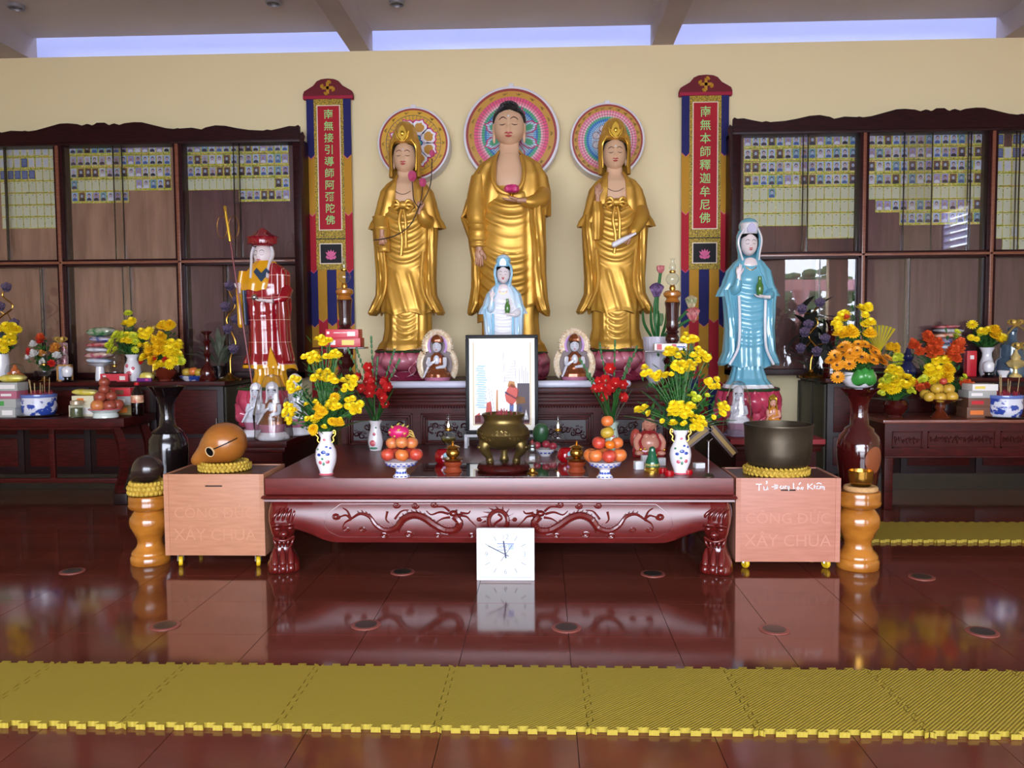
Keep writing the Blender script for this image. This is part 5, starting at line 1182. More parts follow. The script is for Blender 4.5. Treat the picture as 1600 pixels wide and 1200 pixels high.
def monk():
    b = at(420, 603, YG); S = SG
    t = thing('red_robed_statue', 'glazed monk statue in red robe and red hat holding a staff', 'statue', (b.x, YG, b.z), group='standing robed statues')
    m = SMB(S); robe(m, [(0, -27, 34, 26, 22), (6, -24, 30, 23, 21), (20, -20, 27, 20, 19), (40, -22, 28, 20, 19)], 0, 42, 20, 96, .9, lambda x, z, a: 1.3 * cos(15 * a)); m.build('under_robe', [yelg], t)
    rb = [(30, -40, 44, 26, 22), (36, -38, 42, 26, 22), (50, -30, 34, 23, 21), (90, -29, 35, 22, 21), (130, -34, 38, 22, 21), (160, -36, 37, 21, 20), (180, -31, 31, 18, 18), (190, -18, 18, 14, 15)]
    def rf(x, z, a): return (1.4 * cos(.40 * x + .01 * z) * bump_(z, 20, 130) if sin(a) > 0 else cos(9 * a)) + .9 * drape(x, z, 22, .01) * bump_(z, 90, 150)
    m = SMB(S); robe(m, rb, 30, 190, 90, 120, .9, rf, hem=lambda a, x: 5 * abs(sin(3.5 * a)) - .06 * x); m.build('robe', [redg], t)
    m = SMB(S); robe(m, [(24, -42, 46, 27, 23), (34, -40, 44, 26.5, 22)], 26, 34, 6, 96, .9, lambda x, z, a: 1.4 * cos(.4 * x), hem=lambda a, x: 5 * abs(sin(3.5 * a)) - .06 * x); m.build('robe_lining', [yelg], t)
    m = SMB(S); m.prism([(7, 32), (10, 48), (13, 62), (18, 48), (24, 33)], -27.5, -22); m.build('robe_front_fold', [yelg], t)
    sh = [(150, -40, 22, 24, 22), (160, -39, 24, 24, 22), (175, -34, 26, 21, 21), (188, -24, 22, 18, 18), (196, -14, 14, 15, 16)]
    m = SMB(S); robe(m, sh, 148, 196, 30, 90, .9, lambda x, z, a: .8 * cos(10 * a), hem=lambda a, x: 3 * abs(sin(4 * a))); m.build('shoulder_cloth', [yelg], t)
    m = SMB(S); m.prism([(-12, 178), (0, 162), (13, 178), (8, 184), (0, 176), (-7, 184)], -23.5, -19); m.build('inner_collar', [navyg], t)
    m = SMB(S); robe(m, [(178, 4, 37, 20, 21), (188, 8, 26, 17, 18), (193, 8, 16, 12, 12)], 128, 193, 20, 60, .9, lambda x, z, a: 1.0 * cos(9 * a)); m.build('robe_shoulder', [redg], t)
    # staff-side sleeve, yellow with dark lining
    m = SMB(S); limb(m, [(-36, -16, 92, 3, 4), (-36, -16, 96, 5, 6), (-37, -15, 120, 4.5, 7), (-38, -12, 150, 6, 8), (-33, -6, 180, 7, 12)], 24); m.build('sleeve', [yelg], t)
    m = SMB(S); limb(m, [(-28, -12, 96, 3, 8), (-30, -12, 150, 4, 9)], 20); m.build('sleeve_lining', [navyg], t)
    hand(t, S, Vector((-37, -20, 156)), RZ(.5) @ RX(-.3), .75, (1.2, 1.2, 1.2, 1.2), 1, face_w)
    m = SMB(S); m.tube(spline([(34, -6, 150), (32, -22, 138), (20, -29, 134)], 5), [10, 10, 10, 9.5, 9, 8.5, 8, 7.5, 7, 6, 5.5], 18); m.build('forearm_sleeve', [redg], t)
    m = SMB(S); limb(m, [(36, -8, 40, 8, 18), (31, -10, 70, 8, 18), (30, -14, 110, 9, 17), (29, -16, 138, 8, 14)], 36, lambda a, z: .9 * cos(8 * a)); m.build('hanging_sleeve', [redg], t)
    hand(t, S, Vector((6, -31, 133)), RY(-pi / 2) @ RZ(pi / 2), .95, (.1, .12, .15, .2), 1, face_w)
    SMB(S).ell((-8, -33, 138.5), 4.6, 18, 12).build('pearl', [steel], t)
    cz = 206; head(t, S, cz, 14.5, 15, 17.5, face_w, 0, yaw=-.2, urna=False, brow=darkline, cx=-4)
    SMB(S).ell((-3, 3, cz + 3), (15.2, 15, 17), 30, 18, fn=lambda v: v if v.y > -3 else Vector((v.x * .9, -3, v.z))).build('shaved_hair', [mat('glaze_grey_blue', '#8d8f9a', .25)], t)
    hat = [(14, 13), (17, 15), (19, 22), (24, 27), (21, 29), (15, 32), (8, 38), (3, 42), (0, 43)]
    m = SMB(S); m.lathe([(r, z + cz) for r, z in hat], 40, (-4, 0, 0), fn=lambda a, z: 1 + (.07 * cos(7 * a) if cz + 19 < z < cz + 30 else 0), caps=(True, False)); m.build('hat', [redh], t, sharp=60)
    for i in range(7):
        a = -pi / 2 + (i - 3) * .42
        m = SMB(S); m.M = m.M @ Matrix.Translation((-4, 0, cz + 16)) @ Matrix.Rotation(a + pi / 2, 4, 'Z'); m.prism([(-4, 0), (4, 0), (5.5, 7), (0, 12), (-5.5, 7)], -23.5, -18); m.build('hat_petal', [redh], t, bevel=.002)
    for s in (-1, 1):
        x = -4 + s * 13
        m = SMB(S); m.tube(spline([(x + s * 1, -2, cz + 12), (x + s * 4, -4, cz), (x + s * 1, -14, cz - 16), (x, -22, cz - 38)], 5), [4.5] * 14 + [4.5, 3.8], 10, sx=.45); m.build('hat_lappet', [porc], t)
    # staff
    st = thing('monk_staff', 'thin red staff with a gold head and wire rings held by the red robed statue', 'staff', (b.x, YG, b.z))
    P0, P1 = Vector((-53, -26, 277)), Vector((-17, -26, 2)); Pm = P0 + (P1 - P0) * .19
    SMB(S).tube([Pm, P1], 1.3, 8).build('shaft', [mat('shaft_red', '#7a2028', .3)], st)
    SMB(S).tube([P0 + (P0 - P1).normalized() * 2, P0, P0 + (P1 - P0) * .03, P0 + (P1 - P0) * .05, Pm], [1.2, 2.6, 2.0, 2.4, 2.2], 10).build('staff_head', [goldb], st)
    c = P0 + (P1 - P0) * .11
    for s in (-1, 1):
        SMB(S).tube([c + Vector((s * (9 + 8 * cos(k * pi / 10)), 0, 17 * sin(k * pi / 10))) for k in range(21)], .45, 6).build('wire_ring', [brass], st)
    return t
monk()
b = at(420, 603, YG)
lotus('deep pink lotus pedestal under the red robed statue', (b.x, YG, ZS + .001), .34, b.z - ZS - .004, 9, (MATS['lotus_deep_pink'], MATS['lotus_deep_pink_low']))
# ------------------------------------------------------------------ small seated porcelain figures
ppurp = mat('porcelain_pink', '#b4718a', .2, coat=.5); pbrown = mat('copper_glaze', '#8a4a26', .2, .5, coat=.4); pgrey = mat('porcelain_grey', '#cfd0da', .16, coat=.5)
fil = mat('gilt_filigree', '#e6c79a', .3, .4, noise=('#fff4e0', 60, (1, 1, 1), 2)); lil = mat('porcelain_lilac', '#c39ad0', .25, coat=.4)
def small_petals(t, R, z, n, H_, m_, rows=2):
    pm = petal_mesh(R * .38, H_, R * .12, R * .1, m_, .002, 6, 6)
    for r in range(rows):
        for i in range(n):
            a = 2 * pi * (i + .5 * r) / n; place('petal', pm, t, (R * .9 * sin(a), -R * .9 * cos(a), z + r * H_ * .35), (-.35 + .1 * r, 0, a))
def seated(label, base, S, halo_=True, body=None, lotus_m=None, plinth=None, cat='figurine', robe_m=None, group='small porcelain figures', hood=None):
    """S: metres per unit, figure about 85 units tall"""
    t = thing('seated_figurine', label, cat, base, group=group)
    z0 = 0; body = body or pgrey; robe_m = robe_m or pbrown
    if plinth:
        m = SMB(S); m.lathe([(24, 0), (26, 2), (25, 6), (22, 9), (20, 12)], 30, fn=lambda a, z: 1 + .05 * cos(6 * a)); m.build('plinth', [plinth], t); z0 = 9
    m = SMB(S); m.lathe([(14, z0), (18, z0 + 3), (20, z0 + 10), (22, z0 + 16), (0, z0 + 17)], 28); m.build('lotus_base', [lotus_m or ppurp], t)
    small_petals(t, 19 * S, (z0 + 1) * S, 11, 11 * S, lotus_m or ppurp)
    z = z0 + 15
    m = SMB(S); robe(m, [(z, -22, 22, 18, 14), (z + 6, -21, 21, 18, 14), (z + 12, -15, 15, 13, 12), (z + 24, -12, 12, 10, 10), (z + 32, -12, 12, 9, 9), (z + 37, -7, 7, 7, 7), (z + 40, -4, 4, 4, 4)], z, z + 40, 24, 48, .95, lambda x, q, a: .7 * cos(9 * a) if q < z + 14 else .4 * cos(8 * a)); m.build('robe', [robe_m], t)
    m = SMB(S); m.tube(spline([(-12, -3, z + 31), (-13, -10, z + 20), (-6, -13, z + 24), (-1, -13, z + 27)], 4), [3.4, 3.4, 3.4, 3.2, 3, 3, 2.8, 2.6, 2.4, 2.2, 2, 2, 1.6], 8); m.tube(spline([(12, -3, z + 31), (13, -10, z + 19), (6, -14, z + 17), (0, -14, z + 16)], 4), [3.4, 3.4, 3.4, 3.2, 3, 3, 2.8, 2.6, 2.4, 2.2, 2, 2, 1.6], 8); m.ell((0, -9, z + 28), (5, 3, 8), 10, 8)
    m.tube(spline([(-13, -8, z + 18), (-17, -13, z + 8), (-20, -16, z + 1)], 4), [2, 2, 1.9, 1.8, 1.8, 1.6, 1.5, 1.4, 1], 7); m.build('arms', [body], t)
    head(t, S, z + 49, 7.2, 7.5, 9.5, body, -1, urna=False, ears=False, brow=darkline)
    m = SMB(S); m.ell((0, 1, z + 52), (8.3, 8, 9), 20, 12, fn=lambda v: v if v.y > -4 or v.z > 1.5 else Vector((v.x, max(v.y, -4), v.z))); m.build('hair', [hairb], t)
    m = SMB(S); m.lathe([(8.5, z + 56), (9.5, z + 60), (7, z + 65), (3, z + 68), (0, z + 69)], 20, fn=lambda a, q: 1 + .1 * cos(7 * a)); m.build('crown', [hood or pbrown], t)
    if hood:
        m = SMB(S); shawl(m, [(z + 34, -12, 12, 7, 10), (z + 44, -10, 10, 5, 10), (z + 54, -10.5, 10.5, 6, 10), (z + 60, -9, 9, 8, 9)], z + 34, z + 60, lambda q: 8.2, 1.5, 12, 30, 1); m.build('veil', [hood], t)
    if halo_:
        m = SMB(S)
        for (cx, cz, rx, rz, a0, a1) in ((0, z + 50, 19, 21, -25, 205), (0, z + 20, 27, 30, -35, 35), (0, z + 20, 27, 30, 145, 215)):
            pts = arc(cx, cz, rx, a0, a1, 26, rz); m.tube([(p[0], 8, p[1]) for p in pts], 4.2, 8)
            for i, p in enumerate(pts):
                dx, dz = (p[0] - cx) / rx, (p[1] - cz) / rz
                for q in (-.9, .9): m.ell((p[0] + dx * 4 + q, 6, p[1] + dz * 4 - q), (2.0, 2.4, 2.0), 6, 4)
        m.build('filigree_halo', [fil], t)
        m = SMB(S)
        m.tube([(p[0], 6, p[1]) for p in arc(0, z + 50, 14, -40, 220, 24, 16)], 2.2, 8); m.build('halo_band', [lil], t)
        m = SMB(S); m.prism(arc(0, z + 50, 14, 0, 360, 28, 16)[:-1], 8, 10); m.prism(arc(0, z + 20, 25, 0, 360, 28, 28)[:-1], 8.5, 10.5); m.build('halo_back', [mat('halo_back_brown', '#4f2f2a', .4)], t)
    return t
Y1 = 6.80
for px, lab in ((683, 'seated porcelain figure in a gilt filigree halo left of the framed picture'), (898, 'seated porcelain figure in a gilt filigree halo right of the framed picture')):
    seated(lab, (at(px, 600, Y1).x, Y1 + .02, ZA + .001), Y1 / F * .99)
wrap = glassmat('plastic_wrap', (.93, .93, .93), 2.2, .12)
def bagged(t, S, h, r):
    rr = random.Random(int(h * 10)); m = SMB(S)
    m.lathe([(r * .9, 1), (r, 6), (r * .95, h * .4), (r * .75, h * .75), (r * .4, h), (r * .1, h * 1.04)], 26, fn=lambda a, z: 1 + .06 * sin(5 * a + z) + .04 * sin(11 * a - z * .5), caps=(False, False)); m.build('plastic_wrap', [wrap], t, sharp=15)
for px, py, Yd, k, hl, lab in ((402, 690, 6.62, .0047, False, 'small white porcelain figure leftmost on the left stand'), (427, 690, 6.41, .0049, False, 'plastic wrapped porcelain figure with copper robe in the middle of the left stand'), (463, 686, 6.74, .0054, False, 'white porcelain figure on the left stand half hidden by yellow flowers')):
    p = at(px, py, Yd)
    t = seated(lab, (p.x, Yd, ZS + .001), k, hl, pgrey, MATS['porcelain_pink'], porc, robe_m=pbrown if px == 427 else pgrey, group='porcelain figures on the left stand', hood=porc)
    if px == 427: bagged(t, k, 100, 30)
p = at(1153, 682, 6.5)
t = seated('plastic wrapped white porcelain figure on the red cloth', (p.x, 6.5, ZS + .008), .0042, False, pgrey, mat('lilac_base', '#b08aa0', .3), mat('lilac_plinth', '#8f7f94', .3), robe_m=porc, hood=porc); bagged(t, .0042, 98, 27)
p = at(1207, 690, 6.6)
seated('small orange figure with a white beard and gold crown behind the bronze bowl', (p.x, 6.6, ZS + .008), .0034, False, mat('figure_skin', '#d9a08a', .3), mat('figure_gold_base', '#b8862e', .3, .6), brass, robe_m=mat('figure_orange', '#c9822e', .3, coat=.3), hood=goldb)
# ================================================================== hanging banners
ban = {n: mat('banner_' + n, c, .75) for n, c in dict(blue='#14145e', ochre='#c08a1e', red='#b01026', maroon='#6e1424', plum='#a3183c', pink='#e06a9a', black='#15131a', green='#9fe08a', white='#e9d9c2').items()}
broc = mat('banner_brocade', '#d9b42a', .6, noise=('#4a4016', 90, (1, 1, 1), 1))
def banner(label, x0, x1, ytop, chars, group='hanging prayer banners'):
    Yb = 8.6; pc = at((x0 + x1) / 2, ytop, Yb); S = Yb / F; xc = (x0 + x1) / 2; t = thing('prayer_banner', label, 'banner', (pc.x, Yb, pc.z), group=group)
    def Z(dy): return -dy * S
    hw = (x1 - x0) / 2
    pts = [(-hw - 4, 30), (-hw - 4, 24), (-hw - 2, 19), (-hw + 5, 15), (-hw + 12, 11), (-hw + 18, 4), (-hw + 25, 1), (0, 0)]
    pts = pts + [(-x, y) for x, y in reversed(pts[:-1])]
    MB().prism([(x * S, Z(y)) for x, y in pts], -.035, .02).build('header_board', [ban['maroon']], t, bevel=.004)
    MB().b2((-(hw + 4) * S, -.038, Z(31)), ((hw + 4) * S, .02, Z(26))).build('header_fringe', [ban['plum']], t, bevel=.004)
    m = MB(); a = 2.6 * S
    for k in range(4):
        R = Matrix.Rotation(k * pi / 2, 4, 'Y'); m.M = Matrix.Translation((0, 0, Z(14.5))) @ R
        m.b2((-a * .85, -.041, -a * .2), (a * .85, -.034, 9 * S)); m.tube([(0, -.038, 9.2 * S), (3 * S, -.038, 9.4 * S), (5.2 * S, -.038, 6.6 * S)], [2.4 * S, 2.5 * S, 1.6 * S], 8)
    m.build('gold_emblem', [ban['ochre']], t)
    # side streamers of pointed blocks
    def streamer(xa, xb, segs, y=-.01):
        for i, (nm, ya, yb, tip) in enumerate(segs):
            xm = (xa + xb) / 2
            MB().prism([(xa * S, Z(ya)), (xb * S, Z(ya)), (xb * S, Z(yb - tip)), (xm * S, Z(yb)), (xa * S, Z(yb - tip))], y - .002 * (len(segs) - i), y + .004).build('streamer_block', [ban[nm]], t, smooth=False)
            if tip and i < len(segs) - 1:
                m = MB(); m.tube([(xa * S, y - .003 - .002 * (len(segs) - i), Z(yb - tip)), (xm * S, y - .003 - .002 * (len(segs) - i), Z(yb)), (xb * S, y - .003 - .002 * (len(segs) - i), Z(yb - tip))], .003, 5); m.build('streamer_piping', [ban['pink']], t)
    w = 13
    for s in (-1, 1):
        xa, xb = (-hw + .5, -hw + w) if s < 0 else (hw - w, hw - .5)
        streamer(xa, xb, [('blue', 29, 122, 6), ('ochre', 115, 210, 6), ('red', 203, 298, 6), ('blue', 291, 383, 6), ('ochre', 376, 470, 6), ('red', 463, 520, 0)])
    xs = [-hw + w, -hw + w + 11, 0, hw - w - 11, hw - w]
    for i, seg in enumerate((['ochre', 'red', 'blue'], ['blue', 'ochre', 'red'], ['ochre', 'red', 'blue'])):
        wd = (2 * (hw - w)) / 3; xa = -hw + w + i * wd
        streamer(xa, xa + wd - .6, [(seg[0], 288, 375 if i != 1 else 381, 6), (seg[1], 368, 462, 6), (seg[2], 455, 520, 0)], -.006)
    pw = hw - w + 1
    pan = MB().b2((-pw * S, -.024, Z(293)), (pw * S, -.012, Z(30))).build('centre_panel', [broc], t, smooth=False)
    pi_ = pw - 6.2
    MB().b2((-(pi_ + 1.6) * S, -.0255, Z(232)), ((pi_ + 1.6) * S, -.024, Z(40))).build('white_edging', [ban['white']], pan, smooth=False)
    MB().b2((-pi_ * S, -.027, Z(230.5)), (pi_ * S, -.025, Z(41.5))).build('script_field', [ban['red']], pan, smooth=False)
    MB().b2((-pw * S, -.026, Z(246)), (pw * S, -.023, Z(244.5))).build('panel_seam', [ban['black']], pan, smooth=False)
    n = len(chars); step = (226 - 46) / n
    for i, c in enumerate(chars): text('script_character', c, step * .86 * S, ban['green'], t, (0, -.0275, Z(46 + step * (i + .5))), off=.0007, ext=.001)
    yc = 268
    MB().b2((-(pi_ + 1.2) * S, -.0255, Z(yc + 16)), ((pi_ + 1.2) * S, -.024, Z(yc - 16))).build('white_edging', [ban['white']], pan, smooth=False)
    MB().b2((-(pi_ - .4) * S, -.027, Z(yc + 14.5)), ((pi_ - .4) * S, -.025, Z(yc - 14.5))).build('emblem_field', [ban['black']], pan, smooth=False)
    m = MB()
    for i in range(5):
        a = (i - 2) * .42; R = Matrix.Translation((0, -.029, Z(yc + 5))) @ Matrix.Rotation(a, 4, 'Y'); m.M = R
        m.prism([(-1.2 * S, 0), (1.2 * S, 0), (2.3 * S, 6 * S), (0, 11.5 * S), (-2.3 * S, 6 * S)], -.0015 * (3 - abs(i - 2)), .0005)
    m.M = None
    for s in (-1, 1): m.prism([(s * 1 * S, Z(yc + 6)), (s * 7.5 * S, Z(yc + 3)), (s * 8 * S, Z(yc + 6)), (s * 5 * S, Z(yc + 9))], -.0305, -.028)
    m.ell((0, -.029, Z(yc + 7)), (3.5 * S, .002, 2.5 * S), 10, 6)
    m.build('lotus_emblem', [ban['pink']], t)
    return t
banner('hanging banner with green script on red left of the left gold statue', 478, 548, 124, '南無接引導師阿彌陀佛')
banner('hanging banner with green script on red right of the right gold statue', 1066, 1138, 118, '南無本師釋迦牟尼佛')
# ================================================================== things on the low table
whp = mat('painted_porcelain', '#e9e6ea', .15, coat=.5); cob = mat('cobalt_paint', '#2f4aa0', .2, coat=.4); rose_p = mat('rose_paint', '#c95a6a', .25, coat=.4); gree = mat('green_paint', '#3f7a5c', .3, coat=.3)
def surf(prof, z):
    for (r0, z0), (r1, z1) in zip(prof, prof[1:]):
        if min(z0, z1) <= z <= max(z0, z1) and z0 != z1: return r0 + (r1 - r0) * (z - z0) / (z1 - z0)
    return prof[-1][0]
def daub(t, S, prof, spots, name='painted_flower'):
    for (a, z, ra, rz_, mm) in spots:
        m = SMB(S); r = surf(prof, z); A = -pi / 2 + a
        m.ell((r * .995 * cos(A), r * .995 * sin(A), z), (ra, .9, rz_), 10, 7, M=Matrix.Rotation(A + pi / 2, 3, 'Z')); m.build(name, [mm], t)
def porcelain_vase(label, px, py):
    p = on(px, py, ZLT); S = p.y / F
    t = thing('porcelain_vase', label, 'vase', p, group='porcelain vases on the low table')
    prof = [(0, 0), (10, 0), (11.5, 1.5), (10, 4), (11, 8), (15.5, 20), (17, 31), (15.5, 41), (11, 50), (8.2, 56), (8, 60)]
    m = SMB(S); m.lathe(prof, 36, caps=(False, False)); m.lathe([(8, 60), (10, 65), (12.5, 70), (11.5, 70), (7, 60)], 36, caps=(False, False), fn=lambda a, z: 1 + .16 * cos(2 * a) * max(0, (z - 60) / 10)); m.build('vase_body', [whp], t)
    SMB(S).lathe([(10.3, 0.3), (11.8, 1.6), (10.4, 3.5)], 36, caps=(False, False)).build('foot_band', [rose_p], t)
    for s in (-1, 1):
        m = SMB(S); m.tube(spline([(s * 8, 0, 50), (s * 13, 0, 55), (s * 12, 0, 60), (s * 16, 0, 65), (s * 15, 0, 71), (s * 12, 0, 70), (s * 13, 0, 66)], 5), 1.1, 7); m.build('handle', [goldb], t)
    daub(t, S, prof, [(0, 38, 4, 3, cob), (-.45, 34, 3.5, 2.5, cob), (.4, 35, 3.5, 2.5, cob), (-.35, 22, 3.2, 3, rose_p), (.4, 23, 3.2, 3, rose_p), (0, 20, 2, 3, gree), (-.1, 28, 2.2, 2, gree), (0, 57, 2.4, 2, rose_p), (.3, 46, 2.4, 2, cob), (-.7, 42, 2.2, 2, gree), (.75, 44, 2.2, 2, cob)])
    return p
VL = porcelain_vase('white flower painted vase with gold handles holding the left yellow bouquet', 510, 742)
VR = porcelain_vase('white flower painted vase with gold handles holding the right yellow bouquet', 1063, 741)
def small_vase(label, px, py, body, z=None, h=1.0):
    p = on(px, py, ZLT) if z is None else z; S = p.y / F * h
    t = thing('small_vase', label, 'vase', p, group='small flower vases')
    prof = [(0, 0), (9, 0), (9.5, 2), (11.5, 9), (12, 15), (10, 26), (7.5, 36), (7.5, 40), (10.5, 47), (9.5, 47), (6.5, 39)]
    SMB(S).lathe(prof, 32, caps=(False, False), fn=lambda a, z: 1 + (.06 * cos(6 * a) if z > 44 else 0)).build('vase_body', [body], t)
    daub(t, S, prof, [(-.2, 12, 5, 5, rose_p), (-.2, 12.5, 2.4, 2.4, mat('daub_peach', '#e9b48a', .3)), (0, 26, 2.4, 2.6, rose_p), (-.1, 4, 6.5, 2.0, gree), (.3, 36, 1.6, 1.6, gree)])
    return p
GL = small_vase('small white vase with pink flower paint holding the left red gladioli', 587, 703, whp)
GR = small_vase('pale green vase holding the right red gladioli behind the fruit bowl', 957, 706, mat('celadon', '#b9c9bb', .2, coat=.4))
def fruit_mesh(col, c2, r=.5, squash=.92, name='fruit_flesh', rough=.35):
    m = MB(); m.ell((0, 0, 0), (.5, .5, .5 * squash), 18, 12, fn=lambda v: Vector((v.x, v.y, v.z - (.10 * exp(-((v.x ** 2 + v.y ** 2) / .02)) if v.z > 0 else -.06 * exp(-((v.x ** 2 + v.y ** 2) / .02))))))
    return m.mesh(name, [mat('skin_' + name, col, rough, coat=.15, noise=(c2, 3, (1, 1, 1), 3))], sharp=80)
F_RED = fruit_mesh('#b3342c', '#c9553a', name='apple_red'); F_PEACH = fruit_mesh('#cf8a4a', '#c4603a', name='apple_peach'); F_ORG = fruit_mesh('#dc6a14', '#e27a1c', name='orange_skin', squash=.9)
F_PEAR = fruit_mesh('#c2a238', '#a98a2a', name='yellow_pear', squash=.86); F_OR2 = fruit_mesh('#d3682e', '#cf7a3e', name='red_orange'); F_YEL = fruit_mesh('#d0a638', '#c29a34', name='golden_apple'); F_DRK = fruit_mesh('#a4523a', '#8e3a30', name='dusky_apple')
stalk_me = MB().tube([(0, 0, .40), (.02, 0, .5), (.05, 0, .56)], [.03, .025, .03], 6).mesh('stalk', [mat('stalk', '#4a3420', .7)])
def fruit(name, label, px, py, Y, d, me, group, stalk=True, rot=0):
    p = at(px, py, Y); S = Y / F * d
    o = place(name, me, None, p, (random.uniform(-.25, .25), random.uniform(-.25, .25), random.uniform(0, 6)), S); tag(o, label, 'fruit', group)
    if stalk: place('stalk', stalk_me, o)
    return o
def footed_bowl(label, px, py):
    p = on(px, py, ZLT); S = p.y / F
    t = thing('footed_bowl', label, 'bowl', p, group='blue and white footed bowls')
    prof = [(0, 0), (13, 0), (13.5, 1.5), (9.5, 5), (8, 10), (9, 13), (15, 16), (23, 20), (27, 26)]
    SMB(S).lathe(prof + [(26, 26), (20, 21), (0, 17)], 40, caps=(False, False)).build('bowl_body', [whp], t)
    for i in range(9):
        daub(t, S, prof, [((i - 4) * .35, 20.5, 3.0, 1.7, cob), ((i - 4) * .35 + .17, 23.5, 2.0, 1.0, cob)], 'cobalt_motif')
    for i in range(5): daub(t, S, prof, [((i - 2) * .5, 7.5, 2.2, 2.2, cob), ((i - 2) * .5 + .2, 2, 2.5, 1, cob)], 'cobalt_motif')
    return p
pL = footed_bowl('blue and white footed bowl under the apples and dragon fruit', 627, 745); yb = pL.y
for i, (x, y, dy, l) in enumerate(((606, 710, -.01, 'red apple at the left of the dragon fruit bowl'), (628, 711, -.05, 'red apple at the front of the dragon fruit bowl'), (650, 710, -.01, 'red apple at the right of the dragon fruit bowl'), (616, 708, .06, 'red apple at the back left of the dragon fruit bowl'), (641, 708, .06, 'red apple at the back right of the dragon fruit bowl'))):
    fruit('apple', l, x, y, yb + dy, 22, F_RED if i != 1 else F_OR2, 'apples in the left bowl')
for x, y, dy, l in ((613, 692, .01, 'peach coloured apple under the dragon fruit on the left'), (628, 691, -.035, 'peach coloured apple under the dragon fruit in the middle'), (643, 692, .01, 'peach coloured apple under the dragon fruit on the right'), (628, 690, .05, 'peach coloured apple under the dragon fruit at the back')):
    fruit('apple', l, x, y, yb + dy, 21, F_PEACH, 'peach coloured apples in the left bowl')
p = at(623, 675, yb); S = yb / F
t = thing('dragon_fruit', 'magenta dragon fruit on top of the left fruit bowl', 'fruit', p)
SMB(S).ell((0, 0, 0), (17, 12, 11), 24, 16).build('fruit_skin', [mat('dragonfruit', '#c41e62', .35, coat=.2)], t)
for i in range(16):
    a = i * 2.4; b = -.9 + 1.8 * i / 15; q = Vector((sin(b) * 16, -cos(a) * 12 * cos(b), sin(a) * 11 * cos(b))); SMB(S).tube([q, q + Vector((4 if i > 5 else -2, q.y * .15, q.z * .2 + 2))], [2.2, .3], 6).build('scale', [mat('dragon_scale', '#d3446f' if i % 3 else '#b9a84a', .4)], t)
for k in range(3): SMB(S).tube(spline([(14, 0, 2 - k * 2), (20, -1, 2 - k * 4), (24 + k, -1, -4 - k * 2)], 4), [1.2] * 8 + [.4], 6).build('dry_leaf', [mat('dry_tip', '#b99a4a', .6)], t)
pR = footed_bowl('blue and white footed bowl under the oranges and yellow pear', 945, 746); yb = pR.y
for i, (x, y, dy, l) in enumerate(((931, 712, -.02, 'orange apple at the front left of the right bowl'), (952, 713, -.05, 'red apple at the front of the right bowl'), (968, 711, .0, 'orange apple at the right edge of the right bowl'), (923, 711, .03, 'orange apple at the left edge of the right bowl'), (944, 709, .06, 'red apple at the back of the right bowl'))):
    fruit('apple', l, x, y, yb + dy, 23, F_OR2 if i != 1 else F_RED, 'apples in the right bowl')
fruit('apple', 'big red apple in the second layer of the right bowl', 936, 692, yb, 22, F_RED, 'apples in the right bowl'); fruit('apple', 'orange red apple in the second layer behind the small orange', 964, 692, yb + .02, 20, F_OR2, 'apples in the right bowl')
fruit('orange', 'small bright orange in the second layer of the right bowl', 953, 695, yb - .05, 16, F_ORG, 'oranges', False); fruit('pear', 'round yellow pear near the top of the right bowl', 949, 676, yb, 22, F_PEAR, 'pears'); fruit('grapefruit', 'orange red fruit crowning the right fruit bowl', 949, 658, yb, 20, F_OR2, 'grapefruits', False)
# incense burner
p = on(785, 741, ZLT); S = (p.y + .15) / F; Yi = p.y + .16
tag(SMB(S).lathe([(0, 0), (40, 0), (42, 3), (41, 7), (38, 10), (36, 11), (0, 11)], 48).build('wooden_disc', [rosewx], None, (p.x, Yi, ZLT + .005)), 'round dark wooden disc under the bronze incense burner', 'disc')
t = thing('incense_burner', 'big bronze three legged incense burner before the framed picture', 'incense burner', (p.x, Yi, ZLT + 11 * S + .006))
SMB(S).lathe([(0, 21), (16, 22), (30, 28), (39, 37), (42, 46), (39, 54), (32, 61), (30, 66), (31, 71), (33, 74), (34, 77), (32, 78), (29, 76), (28, 68), (0, 66)], 56).build('burner_body', [bronze2], t)
for k in range(3):
    a = -pi / 2 + 2 * pi * k / 3 + pi / 3 * 1; c, s_ = cos(a), sin(a); m = SMB(S)
    m.tube(spline([(30 * c, 30 * s_, 34), (33 * c, 33 * s_, 24), (26 * c, 26 * s_, 12), (24 * c, 24 * s_, 4), (28 * c, 28 * s_, 0)], 5), [10, 11, 11, 10.5, 10, 9, 8, 7.5, 7, 6.5, 6, 5.5, 5.5, 5.5, 6, 6.5, 7, 7.5, 7, 5, 3], 14)
    for e in (-1, 1): m.ell((39 * c - e * 4 * s_, 39 * s_ + e * 4 * c, 31), (2.4, 2.4, 2), 8, 6); m.tube([(38 * c - e * 6 * s_, 38 * s_ + e * 6 * c, 36), (41 * c, 41 * s_, 34)], [2, 1], 6)
    m.ell((42 * c, 42 * s_, 27), (4, 4, 3), 10, 7); m.build('lion_leg', [bronze2], t)
m = SMB(S)
for k in range(40):
    a = pi + (k % 20) * pi / 19 + .02; u = k * .9; zz = 47 + 7 * sin(u); r = 41.0 if abs(zz - 46) < 4 else 40; m.tube([(r * cos(a), r * sin(a), zz), (r * cos(a + .05), r * sin(a + .05), zz + 3 * cos(u)), (r * cos(a + .09), r * sin(a + .09), zz - 2)], 1.1, 5)
m.build('cast_relief', [bronze2], t)['kind'] = 'stuff'
m = SMB(S)
